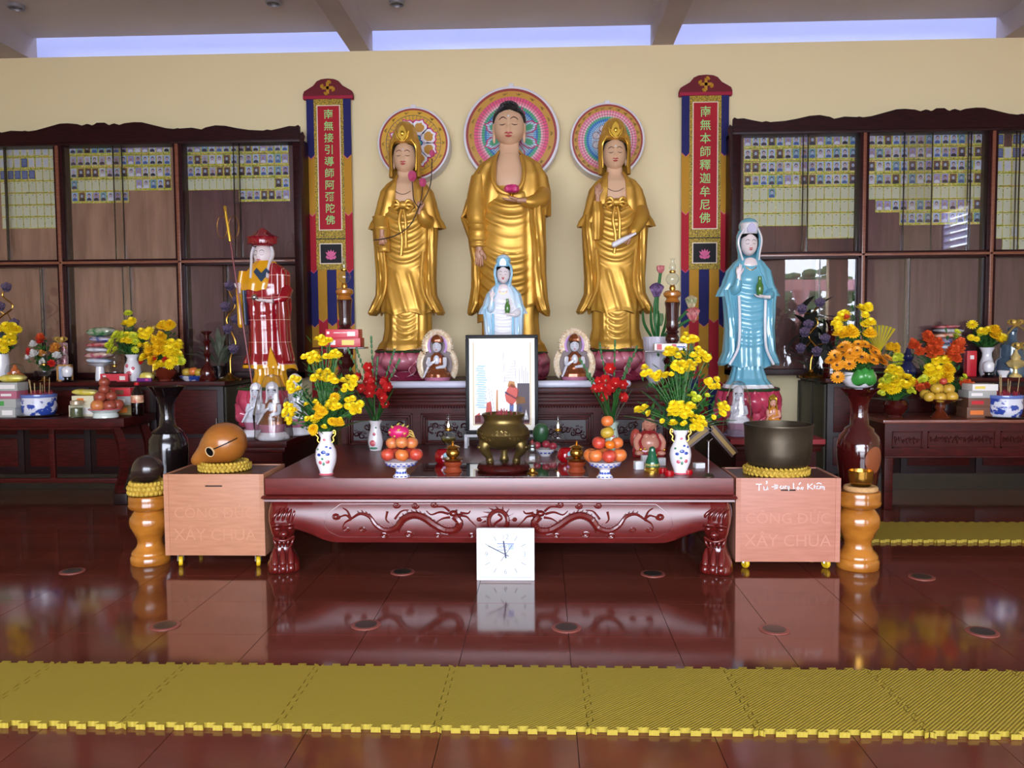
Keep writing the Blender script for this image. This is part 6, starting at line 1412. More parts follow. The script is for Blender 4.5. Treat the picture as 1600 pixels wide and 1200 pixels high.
for k in range(26):
    a, r = random.uniform(0, 6.28), random.uniform(2, 24); h_ = random.uniform(4, 12); m.tube([(r * cos(a), r * sin(a), 66), (r * cos(a) + random.uniform(-2, 2), r * sin(a), 74 + h_)], .7, 5)
m.build('incense_stubs', [mat('incense_red', '#9a1830', .6)], t)['kind'] = 'stuff'
SMB(S).tube(spline([(14, -10, 80), (20, -14, 84), (22, -18, 76), (16, -22, 72)], 5), .35, 5).build('burnt_stick', [mat('ash_grey', '#b7b3a8', .8)], t)
# brass pots on turned stands
def brass_pot(label, px, py):
    p = on(px, py, ZLT); S = p.y / F
    t = thing('brass_pot', label, 'pot', p, group='brass pots on turned wooden stands')
    SMB(S).lathe([(0, 0), (14, 0), (15, 2), (12, 6), (11, 9), (14.5, 13), (15, 17), (13, 18), (0, 18)], 32).build('wooden_stand', [mat('stand_wood', '#8a3a20', .25, coat=.4)], t)
    SMB(S).lathe([(0, 18.2), (12, 18.4), (17, 21), (17.5, 22.5), (8, 22.5), (0, 22.4)], 32).build('saucer', [brass], t)
    SMB(S).lathe([(5, 22.5), (9.5, 26), (11, 31), (9.5, 36), (7, 38)], 28).build('pot_body', [brass], t)
    SMB(S).lathe([(7, 38), (11, 39.5), (10, 41), (5, 43), (1.5, 44.5), (2.5, 47), (1.5, 49.5), (0, 50)], 28).build('lid', [brass], t)
brass_pot('brass pot on a turned wooden stand left of the incense burner', 708, 738); brass_pot('brass pot on a turned wooden stand right of the incense burner', 901, 738)
def oil_lamp(label, base, S, oil=None, foot=None, group='glass oil lamps', glow=False, saucer=True):
    t = thing('oil_lamp', label, 'lamp', base, group=group)
    if saucer: SMB(S).lathe([(0, 0), (12, 0), (14, 1.5), (8, 3), (5, 6), (5.5, 9), (4, 10)], 28).build('foot', [foot or brass], t)
    else: SMB(S).lathe([(0, 0), (5, 0), (6, 4), (4, 10)], 20).build('foot', [foot or brass], t)
    SMB(S).lathe([(4, 10), (8, 12), (12, 18), (12.5, 23), (9.5, 29), (4.5, 33)], 32, caps=(True, False)).build('oil_bulb', [clear], t)
    if oil: SMB(S).lathe([(0, 11.2), (7.5, 12.8), (11.2, 18.5), (11.5, 21), (0, 21.2)], 28).build('lamp_oil', [oil], t)
    SMB(S).lathe([(4.6, 32.5), (6, 34), (6, 36), (4, 37.5), (3, 38)], 24).build('burner_collar', [brass], t)
    SMB(S).lathe([(4, 37), (6.5, 42), (5.5, 47), (3.6, 52), (3.6, 57), (5, 60)], 24, caps=(False, False)).build('chimney', [clear], t)
    SMB(S).ell((0, 0, 41), (1.5, 1.5, 4), 8, 8).build('flame', [mat('lamp_flame', '#fff6e0', .5, emit=6.0) if glow else mat('wick', '#e9e2cc', .5)], t)
oilm = glassmat('yellow_oil', (.92, .88, .35), 1.2); 
p = on(701, 704, ZLT); oil_lamp('clear glass oil lamp with yellow oil left of the framed picture', p, p.y / F * .97, oilm, steel, glow=True)
p = on(872, 704, ZLT); oil_lamp('clear glass oil lamp right of the framed picture', p, p.y / F * .93, None, steel, glow=True)
redglass = mat('red_glass', '#a00c16', .12, coat=.6)
def red_cup(label, px, py):
    p = on(px, py, ZLT); S = p.y / F
    t = thing('red_cup', label, 'cup', p, group='round red cups with stickers')
    prof = [(0, 0), (8, 0), (12, 4), (14, 11), (12, 18), (9, 22), (8, 22), (11, 17), (0, 5)]
    SMB(S).lathe(prof, 28, caps=(False, False)).build('cup_body', [redglass], t)
    daub(t, S, prof, [(.5, 14, 4.5, 4.5, mat('sticker_pale_blue', '#9fd0dc', .4)), (.5, 14.2, 2.2, 2.2, mat('sticker_navy', '#2f4a8a', .4)), (.35, 7, 3.6, 2.6, mat('sticker_pink', '#e9a0cf', .4))], 'sticker')
red_cup('round red cup with a sticker beside the left brass pot', 692, 724); red_cup('round red cup with a sticker beside the right brass pot', 884, 722)
p = on(832, 741, ZLT); S = p.y / F
t = thing('crystal_lamp', 'small cut glass lotus lamp on a brass foot right of the incense burner', 'lamp', p)
SMB(S).lathe([(0, 0), (9, 0), (9.5, 2), (5, 5), (4, 9), (5, 10)], 24).build('foot', [brass], t)
SMB(S).lathe([(5, 10), (11, 15), (13.5, 22), (13, 30), (9, 36), (7, 38)], 20, fn=lambda a, z: 1 + .05 * cos(10 * a), caps=(False, False)).build('bulb', [clear], t, sharp=15)
GP = petal_mesh(4.2 * S, 12 * S, 2.5 * S, 3 * S, clear, .0015, 4, 5)
for r in range(2):
    for i in range(8):
        a = 2 * pi * (i + .5 * r) / 8; place('glass_petal', GP, t, ((6 - r) * S * sin(a), -(6 - r) * S * cos(a), (37 + 3 * r) * S), (-.5 + .2 * r, 0, a))
SMB(S).lathe([(3, 40), (3.2, 50), (1, 54), (0, 55)], 12).build('candle', [mat('candle_red', '#8e2a24', .4)], t)
# fruit dish behind
p = on(852, 712, ZLT); S = p.y / F
t = thing('small_dish', 'small blue and white dish of red fruit right of the burner', 'dish', p)
pr = [(0, 0), (8, 0), (8.5, 2), (14, 7), (16, 11)]
SMB(S).lathe(pr + [(15, 11), (0, 5)], 30, caps=(False, False)).build('dish_body', [whp], t)
for i in range(5): daub(t, S, pr, [((i - 2) * .5, 6, 2.6, 1.6, cob)], 'cobalt_motif')
RP = fruit_mesh('#8a2436', '#a83a44', name='plum')
for x, y, l in ((839, 696, 'dark red plum at the left of the small dish'), (853, 694, 'dark red plum in the middle of the small dish'), (864, 697, 'dark red plum at the right of the small dish')): fruit('plum', l, x, y, p.y - .01, 13, RP, 'plums in the small dish')
q = at(845, 676, p.y + .07); o = place('mango', fruit_mesh('#2c5a34', '#234a2c', name='mango_green'), None, q, (.2, .15, 0), (S * 26, S * 20, S * 36)); tag(o, 'big dark green mango standing behind the plums', 'fruit')
# framed picture on a white stool
pf = on(784, 700, ZLT); Yf = pf.y
fx0, fx1 = at(727, 600, Yf).x, at(841, 600, Yf).x; fz0, fz1 = at(784, 678, Yf).z, at(784, 523, Yf).z
t = thing('white_stool', 'low white metal stool under the framed picture', 'stool', ((fx0 + fx1) / 2, Yf + .03, ZLT + .0005))
w = (fx1 - fx0) / 2 + .01; h_ = fz0 - ZLT - .004
MB().b2((-w, -.05, h_ - .02), (w, .12, h_)).build('seat', [mat('stool_grey', '#c3c4ca', .4)], t, bevel=.003)
for sx in (-1, 1):
    for y in (-.04, .1): MB().b2((sx * (w - .012) - .012, y - .01, 0), (sx * (w - .012) + .012, y + .01, h_ - .02)).build('leg', [MATS['stool_grey']], t, bevel=.002)
t = thing('framed_picture', 'black framed picture with a red figure and tall candles on white paper', 'picture', ((fx0 + fx1) / 2, Yf + .02, fz0)); t.rotation_euler = (-.04, 0, 0)
W2, H2 = (fx1 - fx0) / 2, fz1 - fz0; fb = .028
for a in ((-W2, 0, W2, fb), (-W2, H2 - fb, W2, H2), (-W2, fb, -W2 + fb, H2 - fb), (W2 - fb, fb, W2, H2 - fb)): MB().b2((a[0], -.012, a[1]), (a[2], .02, a[3])).build('frame_rail', [blackm], t, bevel=.006)
MB().b2((-W2 + .01, -.002, .01), (W2 - .01, .012, H2 - .01)).build('mount', [mat('mount_paper', '#f2efe4', .5)], t, smooth=False)
iw, i0, i1 = W2 - .065, .075, H2 - .06; y_ = -.0032
MB().b2((-iw - .008, -.0028, i0 - .008), (iw + .008, -.002, i1)).build('mount_line', [mat('mount_gold', '#cdb27a', .5)], t, smooth=False)
MB().b2((-iw, y_, i0), (iw, -.0025, i1)).build('print_paper', [mat('print_white', '#f6f7f8', .4)], t, smooth=False)
def art(name, polys, col):
    m = MB()
    for po in polys: m.prism([(x * iw, i0 + z * (i1 - i0)) for x, z in po], y_ - .0012, y_)
    m.build(name, [mat('print_' + name, col, .5)], t, smooth=False)['kind'] = 'stuff'
rr = random.Random(9)
art('pale_blue_tree', [[(-.98 + rr.random() * .1, z), (-.55 - rr.random() * .12, z - .008), (-.5 - rr.random() * .15, z + .012), (-.9 + rr.random() * .1, z + .02)] for z in [.2 + .028 * k for k in range(19)]], '#a9c6d4')
art('dark_column', [[(.5, .02), (.99, .02), (.99, .5), (.55, .5)]], '#3a2430')
art('dark_base', [[(-.98, .0), (.98, 0), (.98, .07), (.5, .05), (.1, .1), (-.3, .05), (-.6, .12), (-.98, .1)]], '#5e1a26')
art('red_figure', [[(.15, .28), (.35, .22), (.55, .3), (.6, .42), (.35, .5), (.2, .44), (.1, .36)], [(-.6, .1), (-.35, .1), (-.4, .28), (-.55, .26)], [(-.98, .02), (-.75, .02), (-.8, .14), (-.98, .1)]], '#c2402e')
art('orange_patch', [[(.5, .24), (.85, .26), (.8, .33), (.5, .34)], [(.2, .46), (.5, .44), (.45, .52), (.25, .53)], [(-.22, .14), (-.14, .14), (-.15, .42), (-.2, .42)]], '#b9782e')
art('blue_cloth', [[(.25, .08), (.4, .08), (.42, .24), (.28, .26)], [(.6, .06), (.75, .08), (.7, .22), (.62, .22)], [(.1, .38), (.5, .3), (.5, .325), (.1, .405)]], '#4a5a94')
art('thin_sticks', [[(x, z0), (x + .012, z0), (x + .012 + lean, z1), (x + lean, z1)] for x, z0, z1, lean in ((.1, .5, .92, -.06), (.5, .5, .78, -.04), (.62, .5, .68, 0), (.7, .5, .72, .02), (.78, .5, .66, 0), (.85, .5, .7, .0), (.92, .5, .64, 0), (-.35, .15, .44, -.14), (-.28, .15, .42, -.12), (-.5, .14, .36, -.1), (.0, .06, .16, 0), (.06, .06, .18, 0), (-.12, .06, .15, 0), (-.2, .06, .16, 0))], '#6a4a5e')
art('grey_haze', [[(.05 + .05 * k, .52 + .035 * k), (.5, .53 + .035 * k), (.5, .54 + .035 * k), (.05 + .05 * k, .535 + .035 * k)] for k in range(8)], '#c9c4cf')
art('white_bird', [[(.4, .06), (.48, .18), (.56, .06)], [(.78, .05), (.86, .18), (.95, .05)]], '#fafafa')
# laughing figure, green bell, small things on the right
pk = mat('laughing_skin', '#d3917a', .25, coat=.4); rk = mat('laughing_red', '#9a2228', .2, coat=.5)
p = on(1014, 712, ZLT); S = p.y / F
t = thing('laughing_figure', 'glazed laughing bald figure with a bare belly and red robe', 'figurine', p)
m = SMB(S); robe(m, [(0, -26, 26, 18, 15), (8, -27, 27, 19, 16), (20, -24, 24, 16, 14), (34, -16, 16, 12, 11), (40, -8, 8, 8, 8)], 0, 40, 20, 48, .95, lambda x, z, a: .8 * cos(9 * a)); m.build('robe', [rk], t)
m = SMB(S); m.ell((0, -9, 20), (15, 11, 15), 22, 14); m.ell((-5, -11, 31), (6, 5, 5), 10, 8); m.ell((5, -11, 31), (6, 5, 5), 10, 8)
for s in (-1, 1): m.tube(spline([(s * 14, -3, 33), (s * 21, -8, 22), (s * 18, -15, 10)], 4), [5, 5, 5, 4.6, 4.4, 4.2, 4, 3.6, 3], 9); m.ell((s * 17, -16, 6), (7, 6, 4), 10, 7)
m.build('body', [pk], t); head(t, S, 49, 10, 9.5, 10.5, pk, -2, urna=False)
m = SMB(S)
for k in range(8): m.ell((-21 + k * 6, -17 + .3 * abs(k - 3.5), 8 + 5 * sin(k)), (2.2, 2, 2.2), 7, 5)
m.build('gold_beads', [goldb], t); SMB(S).ell((-20, 6, 26), (9, 8, 16), 14, 10).build('sack', [mat('sack_red', '#b0483c', .3, coat=.3)], t)
p = on(1019, 737, ZLT); S = p.y / F
t = thing('green_bell', 'small green bell shaped ornament with a gold rim', 'ornament', p)
SMB(S).lathe([(0, 0), (12, 0), (12.5, 3), (11, 5), (11.5, 8), (0, 8)], 28).build('gold_base', [goldb], t)
SMB(S).lathe([(11, 8), (11.5, 12), (9.5, 18), (7, 25), (6, 31), (5, 33), (5, 37), (3, 39), (0, 40)], 28).build('bell_body', [mat('jade_green', '#14573a', .15, coat=.6)], t)
SMB(S).lathe([(11.4, 10), (11.8, 11.5), (11.2, 13.5)], 28, caps=(False, False)).build('letter_band', [mat('gold_letters', '#c9b25a', .4, noise=('#14573a', 260, (1, 1, .3), 0))], t)
for px, py, w_, h_, l in ((998, 733, 14, 13, 'small white paper packet left of the green bell'), (1007, 722, 10, 11, 'small white paper packet behind the green bell'), (1033, 727, 12, 12, 'small white paper packet right of the green bell'), (1092, 731, 16, 8, 'flat white paper packet beside the right vase')):
    p = on(px, py, ZLT); S = p.y / F; o = MB().box((0, 0, h_ * S / 2), (w_ * S, w_ * S * .7, h_ * S), rz=.3).build('paper_packet', [whitem], None, p, bevel=.002); tag(o, l, 'packet', 'white paper packets')
for px, py, l in ((1046, 743, 'short red jar in front of the right vase'), (1036, 739, 'short red jar beside the green bell'), (1075, 741, 'short red jar right of the right vase')):
    p = on(px, py, ZLT); S = p.y / F; t = thing('red_jar', l, 'jar', p, group='short red candle jars')
    SMB(S).lathe([(0, 0), (7, 0), (7.5, 1), (7.5, 7), (6.5, 7), (6.5, 3), (0, 3)], 24).build('jar_body', [redglass], t); SMB(S).lathe([(0, 3.2), (6.2, 3.2), (6, 5), (0, 5.3)], 20).build('wax', [mat('wax_white', '#e9e0d0', .5)], t)
p = on(1107, 745, ZLT); S = p.y / F
t = thing('thin_stand', 'thin upright metal rod on a domed base at the right table corner', 'stand', p)
SMB(S).lathe([(0, 0), (9, 0), (9, 1.5), (6, 4.5), (2, 6), (0, 6.2)], 24).build('domed_base', [bronze], t); SMB(S).tube([(0, 0, 5), (0, 0, 55)], 1.1, 8).build('rod', [steel], t); SMB(S).tube([(-3, 0, 57), (0, 0, 55), (6, 0, 60)], .8, 6).build('hook', [steel], t)
# tent of two thick sutra books on a rack
bk = mat('book_cover', '#3a1a12', .4); pg = mat('gilt_pages', '#9a7a3a', .5)
p = on(1093, 712, ZLT)
for i, (rot, dx, l) in enumerate(((-.68, -.105, 'thick brown book with gilt pages leaning left at the table corner'), (.86, .085, 'thick brown book with gilt pages leaning right at the table corner'))):
    hl = .16; t = thing('sutra_book', l, 'book', (p.x + dx + .03, p.y - .05, ZLT + .008 + hl * sin(abs(rot)) + .02), group='thick sutra books'); t.rotation_euler = (0, rot, 0)
    MB().b2((-.16, -.10, -.03), (.16, .10, -.014)).build('cover', [bk], t, smooth=False); MB().b2((-.16, -.10, .014), (.16, .10, .03)).build('cover', [bk], t, smooth=False)
    MB().b2((-.155, -.097, -.014), (.155, .097, .014)).build('page_block', [pg], t, smooth=False)
q0, q1 = on(645, 738, ZLT), on(918, 738, ZLT)
tag(MB().b2((q0.x - .0, 5.075, ZLT + .0002), (q1.x, 5.62, ZLT + .0045)).build('glass_sheet', [glassmat('sheet_glass', (.9, .93, .92), 1.6)], None, None, smooth=False), 'clear glass sheet lying on the low table under the burner', 'glass sheet')
# ================================================================== on the altar: candle stands
ch = mat('candlestand_wood', '#35110f', .16, coat=.6)
def candle_stand(label, px, trayx0, trayx1, tray_y):
    Yc = 6.79; S = Yc / F; x = at(px, 600, Yc).x; zt_ = at(px, tray_y, Yc).z
    t = thing('candle_stand', label, 'candle stand', (x, Yc, ZA + .001), group='turned candle stands with trays')
    h1 = (zt_ - ZA - .001) / S
    prof = [(0, 0), (26, 0), (27, 2), (24, 5), (16, 10), (12, 15), (11, 18), (14, 22), (11, 26), (9, 30), (13, 36), (14, 40), (10, 45), (9, 48), (12, 52), (12, h1)]
    SMB(S).lathe(prof, 36).build('pedestal', [ch], t)
    a, b_ = at(trayx0, 600, Yc).x - x, at(trayx1, 600, Yc).x - x
    MB().b2((a, -.06, h1 * S), (b_, .12, h1 * S + .014)).build('tray', [ch], t, bevel=.004)
    h2 = h1 + 3
    SMB(S).lathe([(9, h2), (11, h2 + 3), (9, h2 + 6), (7.5, h2 + 9), (10.5, h2 + 15), (10.5, h2 + 20), (7.5, h2 + 25), (11, h2 + 28), (8, h2 + 31), (10.5, h2 + 37), (9, h2 + 43), (9.5, h2 + 46), (10.5, h2 + 66), (12, h2 + 73)], 36).build('column', [ch], t)
    SMB(S).lathe([(10, h2 + 73), (12, h2 + 74), (10, h2 + 77), (9, h2 + 80), (13.5, h2 + 84), (13.5, h2 + 88), (11, h2 + 91), (8, h2 + 92)], 36).build('honey_cap', [honey], t)
    oil_lamp('glass oil lamp on top of the candle stand %s' % ('beside the left banner' if px < 800 else 'beside the right banner'), (x, Yc, ZA + .001 + (h2 + 92) * S), S * .82, None, brass, group='oil lamps on candle stands', saucer=False)
    return x, Yc, zt_ + .0145
def snack_box(label, loc, size, body, accents, group, rz=0, cat='box', name='snack_box'):
    t = thing(name, label, cat, loc, rz, group); w, d, h = size
    MB().box((0, 0, h / 2), (w, d, h)).build('carton', [body], t, bevel=min(.003, h * .1))
    for (x, z, ww, hh, mm) in accents: MB().box((x * w, -d / 2 - .0006, h * z), (ww * w, .0012, hh * h)).build('printed_label', [mm], t, smooth=False)
    return t
lab_w = mat('label_white', '#e9e4e0', .4); lab_y = mat('label_yellow', '#e8d060', .4); lab_g = mat('label_green', '#4a9a4a', .4); lab_o = mat('label_orange', '#d9722a', .4); lab_p = mat('label_pink', '#d0468a', .4); lab_b = mat('label_blue', '#2b4c9c', .4)
cartr = mat('carton_red', '#c21f2e', .35); cartp = mat('carton_pinkred', '#d23a4a', .35); cartw = mat('carton_cream', '#d9cfae', .45); cartg = mat('carton_grey', '#a9a9a4', .45); cartb = mat('carton_brown', '#6a4430', .5)
x, y, z = candle_stand('turned candle stand with tray beside the left banner', 541, 492, 572, 545)
S = y / F
snack_box('lower red snack box with cream print on the left candle stand tray', (x - .005, y - .0, z), (.29, .15, .075), cartr, [(.15, .5, .35, .55, lab_y), (-.28, .5, .15, .5, lab_w)], 'red snack boxes on the tray')
snack_box('upper pink red snack box on the left candle stand tray', (x - .01, y, z + .0755), (.27, .15, .07), cartp, [(.28, .45, .24, .5, lab_w), (-.42, .6, .08, .3, lab_w), (-.05, .6, .4, .08, lab_w)], 'red snack boxes on the tray')
x, y, z = candle_stand('turned candle stand with tray beside the right banner', 1050, 1006, 1096, 550)
snack_box('white and red snack packet on the right candle stand tray', (x - .02, y - .01, z), (.26, .1, .055), lab_w, [(-.35, .5, .15, .8, cartr), (.1, .6, .14, .6, cartr), (.3, .5, .3, .2, lab_b)], 'snack packets on the right tray', 0, 'packet', 'snack_packet')
# tall white ribbed vase with lotus flowers
Yv = 7.09; S = Yv / F; x = at(1028, 600, Yv).x; hz = (at(1028, 526, Yv).z - ZA) / S
t = thing('tall_white_vase', 'tall white ribbed vase of lotus flowers beside the right candle stand', 'vase', (x, Yv, ZA + .001))
SMB(S).lathe([(0, 0), (13, 0), (15, 3), (19, hz * .4), (22, hz * .8), (23, hz), (21.5, hz), (19, hz * .6), (0, hz * .5)], 64, fn=lambda a, z: 1 + .02 * cos(24 * a), caps=(False, False)).build('vase_body', [mat('ribbed_white', '#c9c4d0', .3)], t)
lgm = mat('lotus_stem_green', '#2c6a35', .5)
def lot(px, py, r, mm, open_=.6):
    q = at(px, py, Yv); c = (Vector((q.x - x, 0, q.z - ZA)) / S); f = place('lotus_flower', None, t, c * S); f.empty_display_size = .02
    pm = petal_mesh(r * .5 * S, r * 1.5 * S, r * .35 * S, r * .2 * S, mm, .002, 5, 6)
    for k in range(3):
        for i in range(6): a = 2 * pi * (i + .5 * k) / 6; place('petal', pm, f, (r * .2 * sin(a) * S, -r * .2 * cos(a) * S, -r * .5 * S), (-open_ + .25 * k, 0, a))
    SMB(S).tube(spline([(0, 0, hz - 10), (c.x * .7 - 4, 0, hz + (c.z - hz) * .5), (c.x, 0, c.z - r * .4)], 6), 2.4, 8).build('stem', [lgm], t)
lotr = mat('lotus_red', '#b83a44', .4, noise=('#d9a0a0', 12, (1, 1, 1), 2)); lotv = mat('lotus_violet', '#5a3a6a', .4, noise=('#a98ab4', 14, (1, 1, 1), 2)); lotp = mat('lotus_pale', '#c9b08f', .4, noise=('#8fae7a', 14, (1, 1, 1), 2)); lotk = mat('lotus_coral', '#c2505a', .4, noise=('#e0b0a8', 14, (1, 1, 1), 2))
lot(1032, 423, 8, lotr, .2); lot(1026, 455, 13, lotv, .7); lot(1080, 474, 12, lotp, .6); lot(1082, 492, 13, lotk, .7); lot(1030, 502, 12, mat('lotus_pod_green', '#7a9a6a', .5), .4)
for a in range(5):
    SMB(S).tube(spline([(-8 + a * 4, 0, hz - 4), (-22 + a * 11, -4, hz + 20), (-24 + a * 12, -6, hz + 40 + 8 * (a % 2))], 5), [4, 5, 6, 6.5, 6.5, 6, 5.5, 5, 4, 3, 1], 8, sx=.35).build('leaf', [lgm], t)
# ================================================================== flowers
def flower_mesh(name, n, layers, cols, centre, cr=.2, cup=.15, w=.16):
    m = MB()
    for l in range(layers):
        R = 1 - .24 * l; z = .05 + .09 * l; tilt = cup + .22 * l
        for i in range(n):
            a = 2 * pi * (i + .5 * l) / n; c, s = cos(a), sin(a); ww = w * (1 - .1 * l)
            def P(r, u, dz): return (r * c - u * s, r * s + u * c, z + dz)
            m.add([P(.1, -.05, 0), P(.1, .05, 0), P(R * .6, ww, tilt * .55), P(R * .95, ww * .6, tilt), P(R, 0, tilt * 1.02), P(R * .95, -ww * .6, tilt), P(R * .6, -ww, tilt * .55)], [(0, 1, 2, 6), (2, 3, 4), (6, 2, 4), (6, 4, 5)], 0)
    m.ell((0, 0, .06 + .07 * layers), (cr, cr, cr * .6), 8, 5, 1)
    m.add([(.12 * cos(k * 1.05), .12 * sin(k * 1.05), .04) for k in range(6)] + [(0, 0, -.22)], [(k, (k + 1) % 6, 6) for k in range(6)], 2)
    return m.mesh(name, [cols, centre, stemm], smooth=False)
CH = flower_mesh('chrysanthemum', 13, 3, yelm, yelc, .17)
CHG = flower_mesh('chrysanthemum', 12, 2, mat('petal_lime', '#c9cf2a', .5), mat('lime_centre', '#8a9a20', .6), .28)
CHB = flower_mesh('chrysanthemum', 16, 4, mat('petal_gold', '#f5cf1c', .5, noise=('#ecb714', 30, (1, 1, 1), 2)), yelc, .14)
GERB = flower_mesh('gerbera', 15, 2, mat('petal_orange', '#dd8a14', .5, noise=('#e8a326', 20, (1, 1, 1), 2)), mat('gerbera_eye', '#4a2a12', .7), .24, .08)
ROSEW = flower_mesh('rose', 7, 4, mat('petal_white', '#e6e4e0', .5), mat('petal_white2', '#d4d0c4', .5), .2, .4, .3); ROSEO = flower_mesh('rose', 7, 4, mat('petal_tangerine', '#dd5a2a', .5), MATS['petal_orange'], .2, .4, .3); ROSEA = flower_mesh('rose', 7, 4, mat('petal_apricot', '#d9923a', .5), MATS['petal_orange'], .2, .4, .3); ROSER = flower_mesh('rose', 7, 4, mat('petal_red', '#cf2a22', .5), MATS['petal_red'], .2, .4, .3)
def leaf_me(L, W, bend, mm=leafm, nv=7):
    return sheet(MB(), lambda u, v: (u * W * sin(pi * (.06 + .9 * v)) ** .8, -bend * v * v * L + abs(u) * W * .3 * -1 * 0, v * L * (1 - .25 * bend * v)), 2, nv, .0015).mesh('leaf', [mm], sharp=60)
def toward(v): return Vector(v).normalized().to_track_quat('Z', 'Y').to_euler()
def bouquet(name, label, mouth, Y, clusters, leaves, S, seed=1, group=None, fm=None, stems=True, cat='bouquet', depth=.09):
    """clusters: (px, py, w, h, n, flower radius px, mesh); flowers stand at their own depth round Y"""
    rnd = random.Random(seed); t = thing(name, label, cat, mouth, group=group); st = MB()
    for c in clusters:
        px, py, w, h, n, r = c[:6]; n = n if n < 3 else int(n * 1.35); me = c[6] if len(c) > 6 else (fm or CH); low = min(1, max(0, 1 - (at(px, py, Y).z - mouth[2]) / .5)); yy = Y - .02 + rnd.uniform(-depth, depth) * .5 * (1 - low) - .09 * low; cc = None
        e0 = at(px, py, yy) - Vector(mouth)
        for k in range(int((10 + 7 * n) * (1 - .75 * low)) if stems else 0):      # filler leaves
            f = rnd.uniform(.12, .97); e = e0 * f + Vector((rnd.gauss(0, w * S * .3 * f + .008), rnd.gauss(.045, .02), rnd.gauss(0, h * S * .3 * f)))
            a = rnd.uniform(0, 6.28); u = Vector((cos(a), sin(a) * .6, .5 + rnd.random())).normalized(); s_ = Vector((-sin(a), cos(a), rnd.uniform(-.5, .5))) * rnd.uniform(.006, .011); L_ = rnd.uniform(.035, .075)
            st.add([e, e + u * L_ * .5 + s_, e + u * L_, e + u * L_ * .5 - s_], [(0, 1, 2, 3)], 1)
        for k in range(n):
            for _ in range(12):
                a, q = rnd.uniform(0, 6.28), sqrt(rnd.random()) if n > 1 else 0
                x, y = px + w / 2 * q * cos(a), py + h / 2 * q * sin(a)
                if k == 0 or all((x - o[0]) ** 2 + (y - o[1]) ** 2 > (r * 1.25) ** 2 for o in done): break
            if k == 0: done = []
            done.append((x, y)); p = at(x, y, yy + rnd.uniform(-.02, .02) - (q * .01)) - Vector(mouth)
            d = Vector((p.x * .8, 0, max(p.z, 0) * .5)).normalized() * .55 + Vector((rnd.uniform(-.3, .3), -1.0 if rnd.random() < .6 else -.3, .35 + rnd.uniform(-.2, .5)))
            rr = r * S * rnd.uniform(1.0, 1.25)
            place(me.name.split('.')[0], me, t, p, toward(d), rr)
            if stems and (k % 2 == 0 or n < 4):
                b = Vector((rnd.uniform(-.012, .012), rnd.uniform(-.012, .012), -.03)); st.tube(spline([b, b.lerp(p, .5) + Vector((p.x * -.12, 0, .02)), p - d.normalized() * rr * .2], 4), .0022, 5)
                if p.z > .08:
                    for f in (.45, .62, .8):
                        e = b.lerp(p, f); a = rnd.uniform(0, 6.28); u = Vector((cos(a), sin(a) * .6, .35)).normalized(); s_ = u.orthogonal().normalized() * .009; L_ = rnd.uniform(.03, .055)
                        st.add([e, e + u * L_ * .5 + s_, e + u * L_, e + u * L_ * .5 - s_], [(0, 1, 2, 3)], 1)
    if st.v: st.build('stems', [stemm, leafm], t)['kind'] = 'stuff'
    if leaves:
        n, L, W, spread = leaves; lm = leaf_me(L, W, .25)
        for k in range(n):
            a = 2 * pi * k / n + rnd.uniform(-.2, .2); tl = rnd.uniform(.15, spread); d = Vector((cos(a) * sin(tl), abs(sin(a)) * sin(tl) * .7 + .05, cos(tl)))
            place('leaf', lm, t, d * .02 + Vector((0, .012, -.02)), toward(d), rnd.uniform(.6, 1.1))
    return t
def P3(p, S, h): return Vector((p.x, p.y, p.z + h * S))
S = VL.y / F
bouquet('chrysanthemum_bouquet', 'tall bouquet of yellow chrysanthemums in the left gold handled vase', P3(VL, S, 66), VL.y + .02,
        [(506, 534, 26, 12, 7, 6), (487, 560, 27, 13, 8, 6), (519, 557, 26, 14, 8, 6), (503, 588, 32, 16, 10, 6), (522, 594, 12, 12, 3, 6), (461, 602, 20, 22, 7, 6), (545, 598, 22, 18, 7, 6), (453, 645, 15, 30, 9, 6), (523, 622, 1, 1, 1, 9, CHB), (502, 645, 18, 16, 3, 8, CHB), (520, 634, 22, 14, 6, 6), (551, 634, 24, 24, 9, 6), (493, 658, 8, 10, 2, 6), (491, 670, 6, 6, 2, 8, CHB), (524, 660, 12, 14, 3, 8, CHB), (506, 668, 2, 2, 1, 5), (479, 633, 2, 2, 1, 5), (493, 629, 2, 2, 1, 5), (481, 655, 2, 2, 1, 5), (537, 610, 2, 2, 1, 5)], (22, .34, .03, 1.15), S, 2, 'yellow chrysanthemum bouquets')
S = VR.y / F
bouquet('chrysanthemum_bouquet', 'tall bouquet of yellow chrysanthemums in the right gold handled vase', P3(VR, S, 66), VR.y + .02,
        [(1078, 530, 22, 14, 7, 6), (1052, 551, 30, 13, 9, 6), (1093, 556, 28, 20, 9, 6), (1068, 572, 34, 18, 11, 6), (1010, 581, 12, 12, 3, 6), (1031, 588, 26, 12, 6, 6), (1113, 598, 20, 18, 6, 6), (1086, 621, 18, 14, 5, 5, CHG), (1063, 641, 44, 20, 13, 6.5), (1003, 640, 15, 12, 3, 6), (1014, 646, 4, 6, 1, 5), (1129, 638, 14, 20, 6, 5.5), (1052, 663, 1, 1, 1, 7), (1068, 662, 4, 6, 2, 4), (1090, 662, 22, 20, 6, 6), (1035, 658, 1, 1, 1, 4), (1115, 652, 1, 1, 1, 4), (1049, 585, 3, 3, 1, 4), (1068, 592, 2, 2, 1, 4), (1105, 618, 2, 6, 1, 4, CHG), (1083, 627, 3, 3, 1, 4, CHG)], (22, .34, .03, 1.15), S, 3, 'yellow chrysanthemum bouquets')
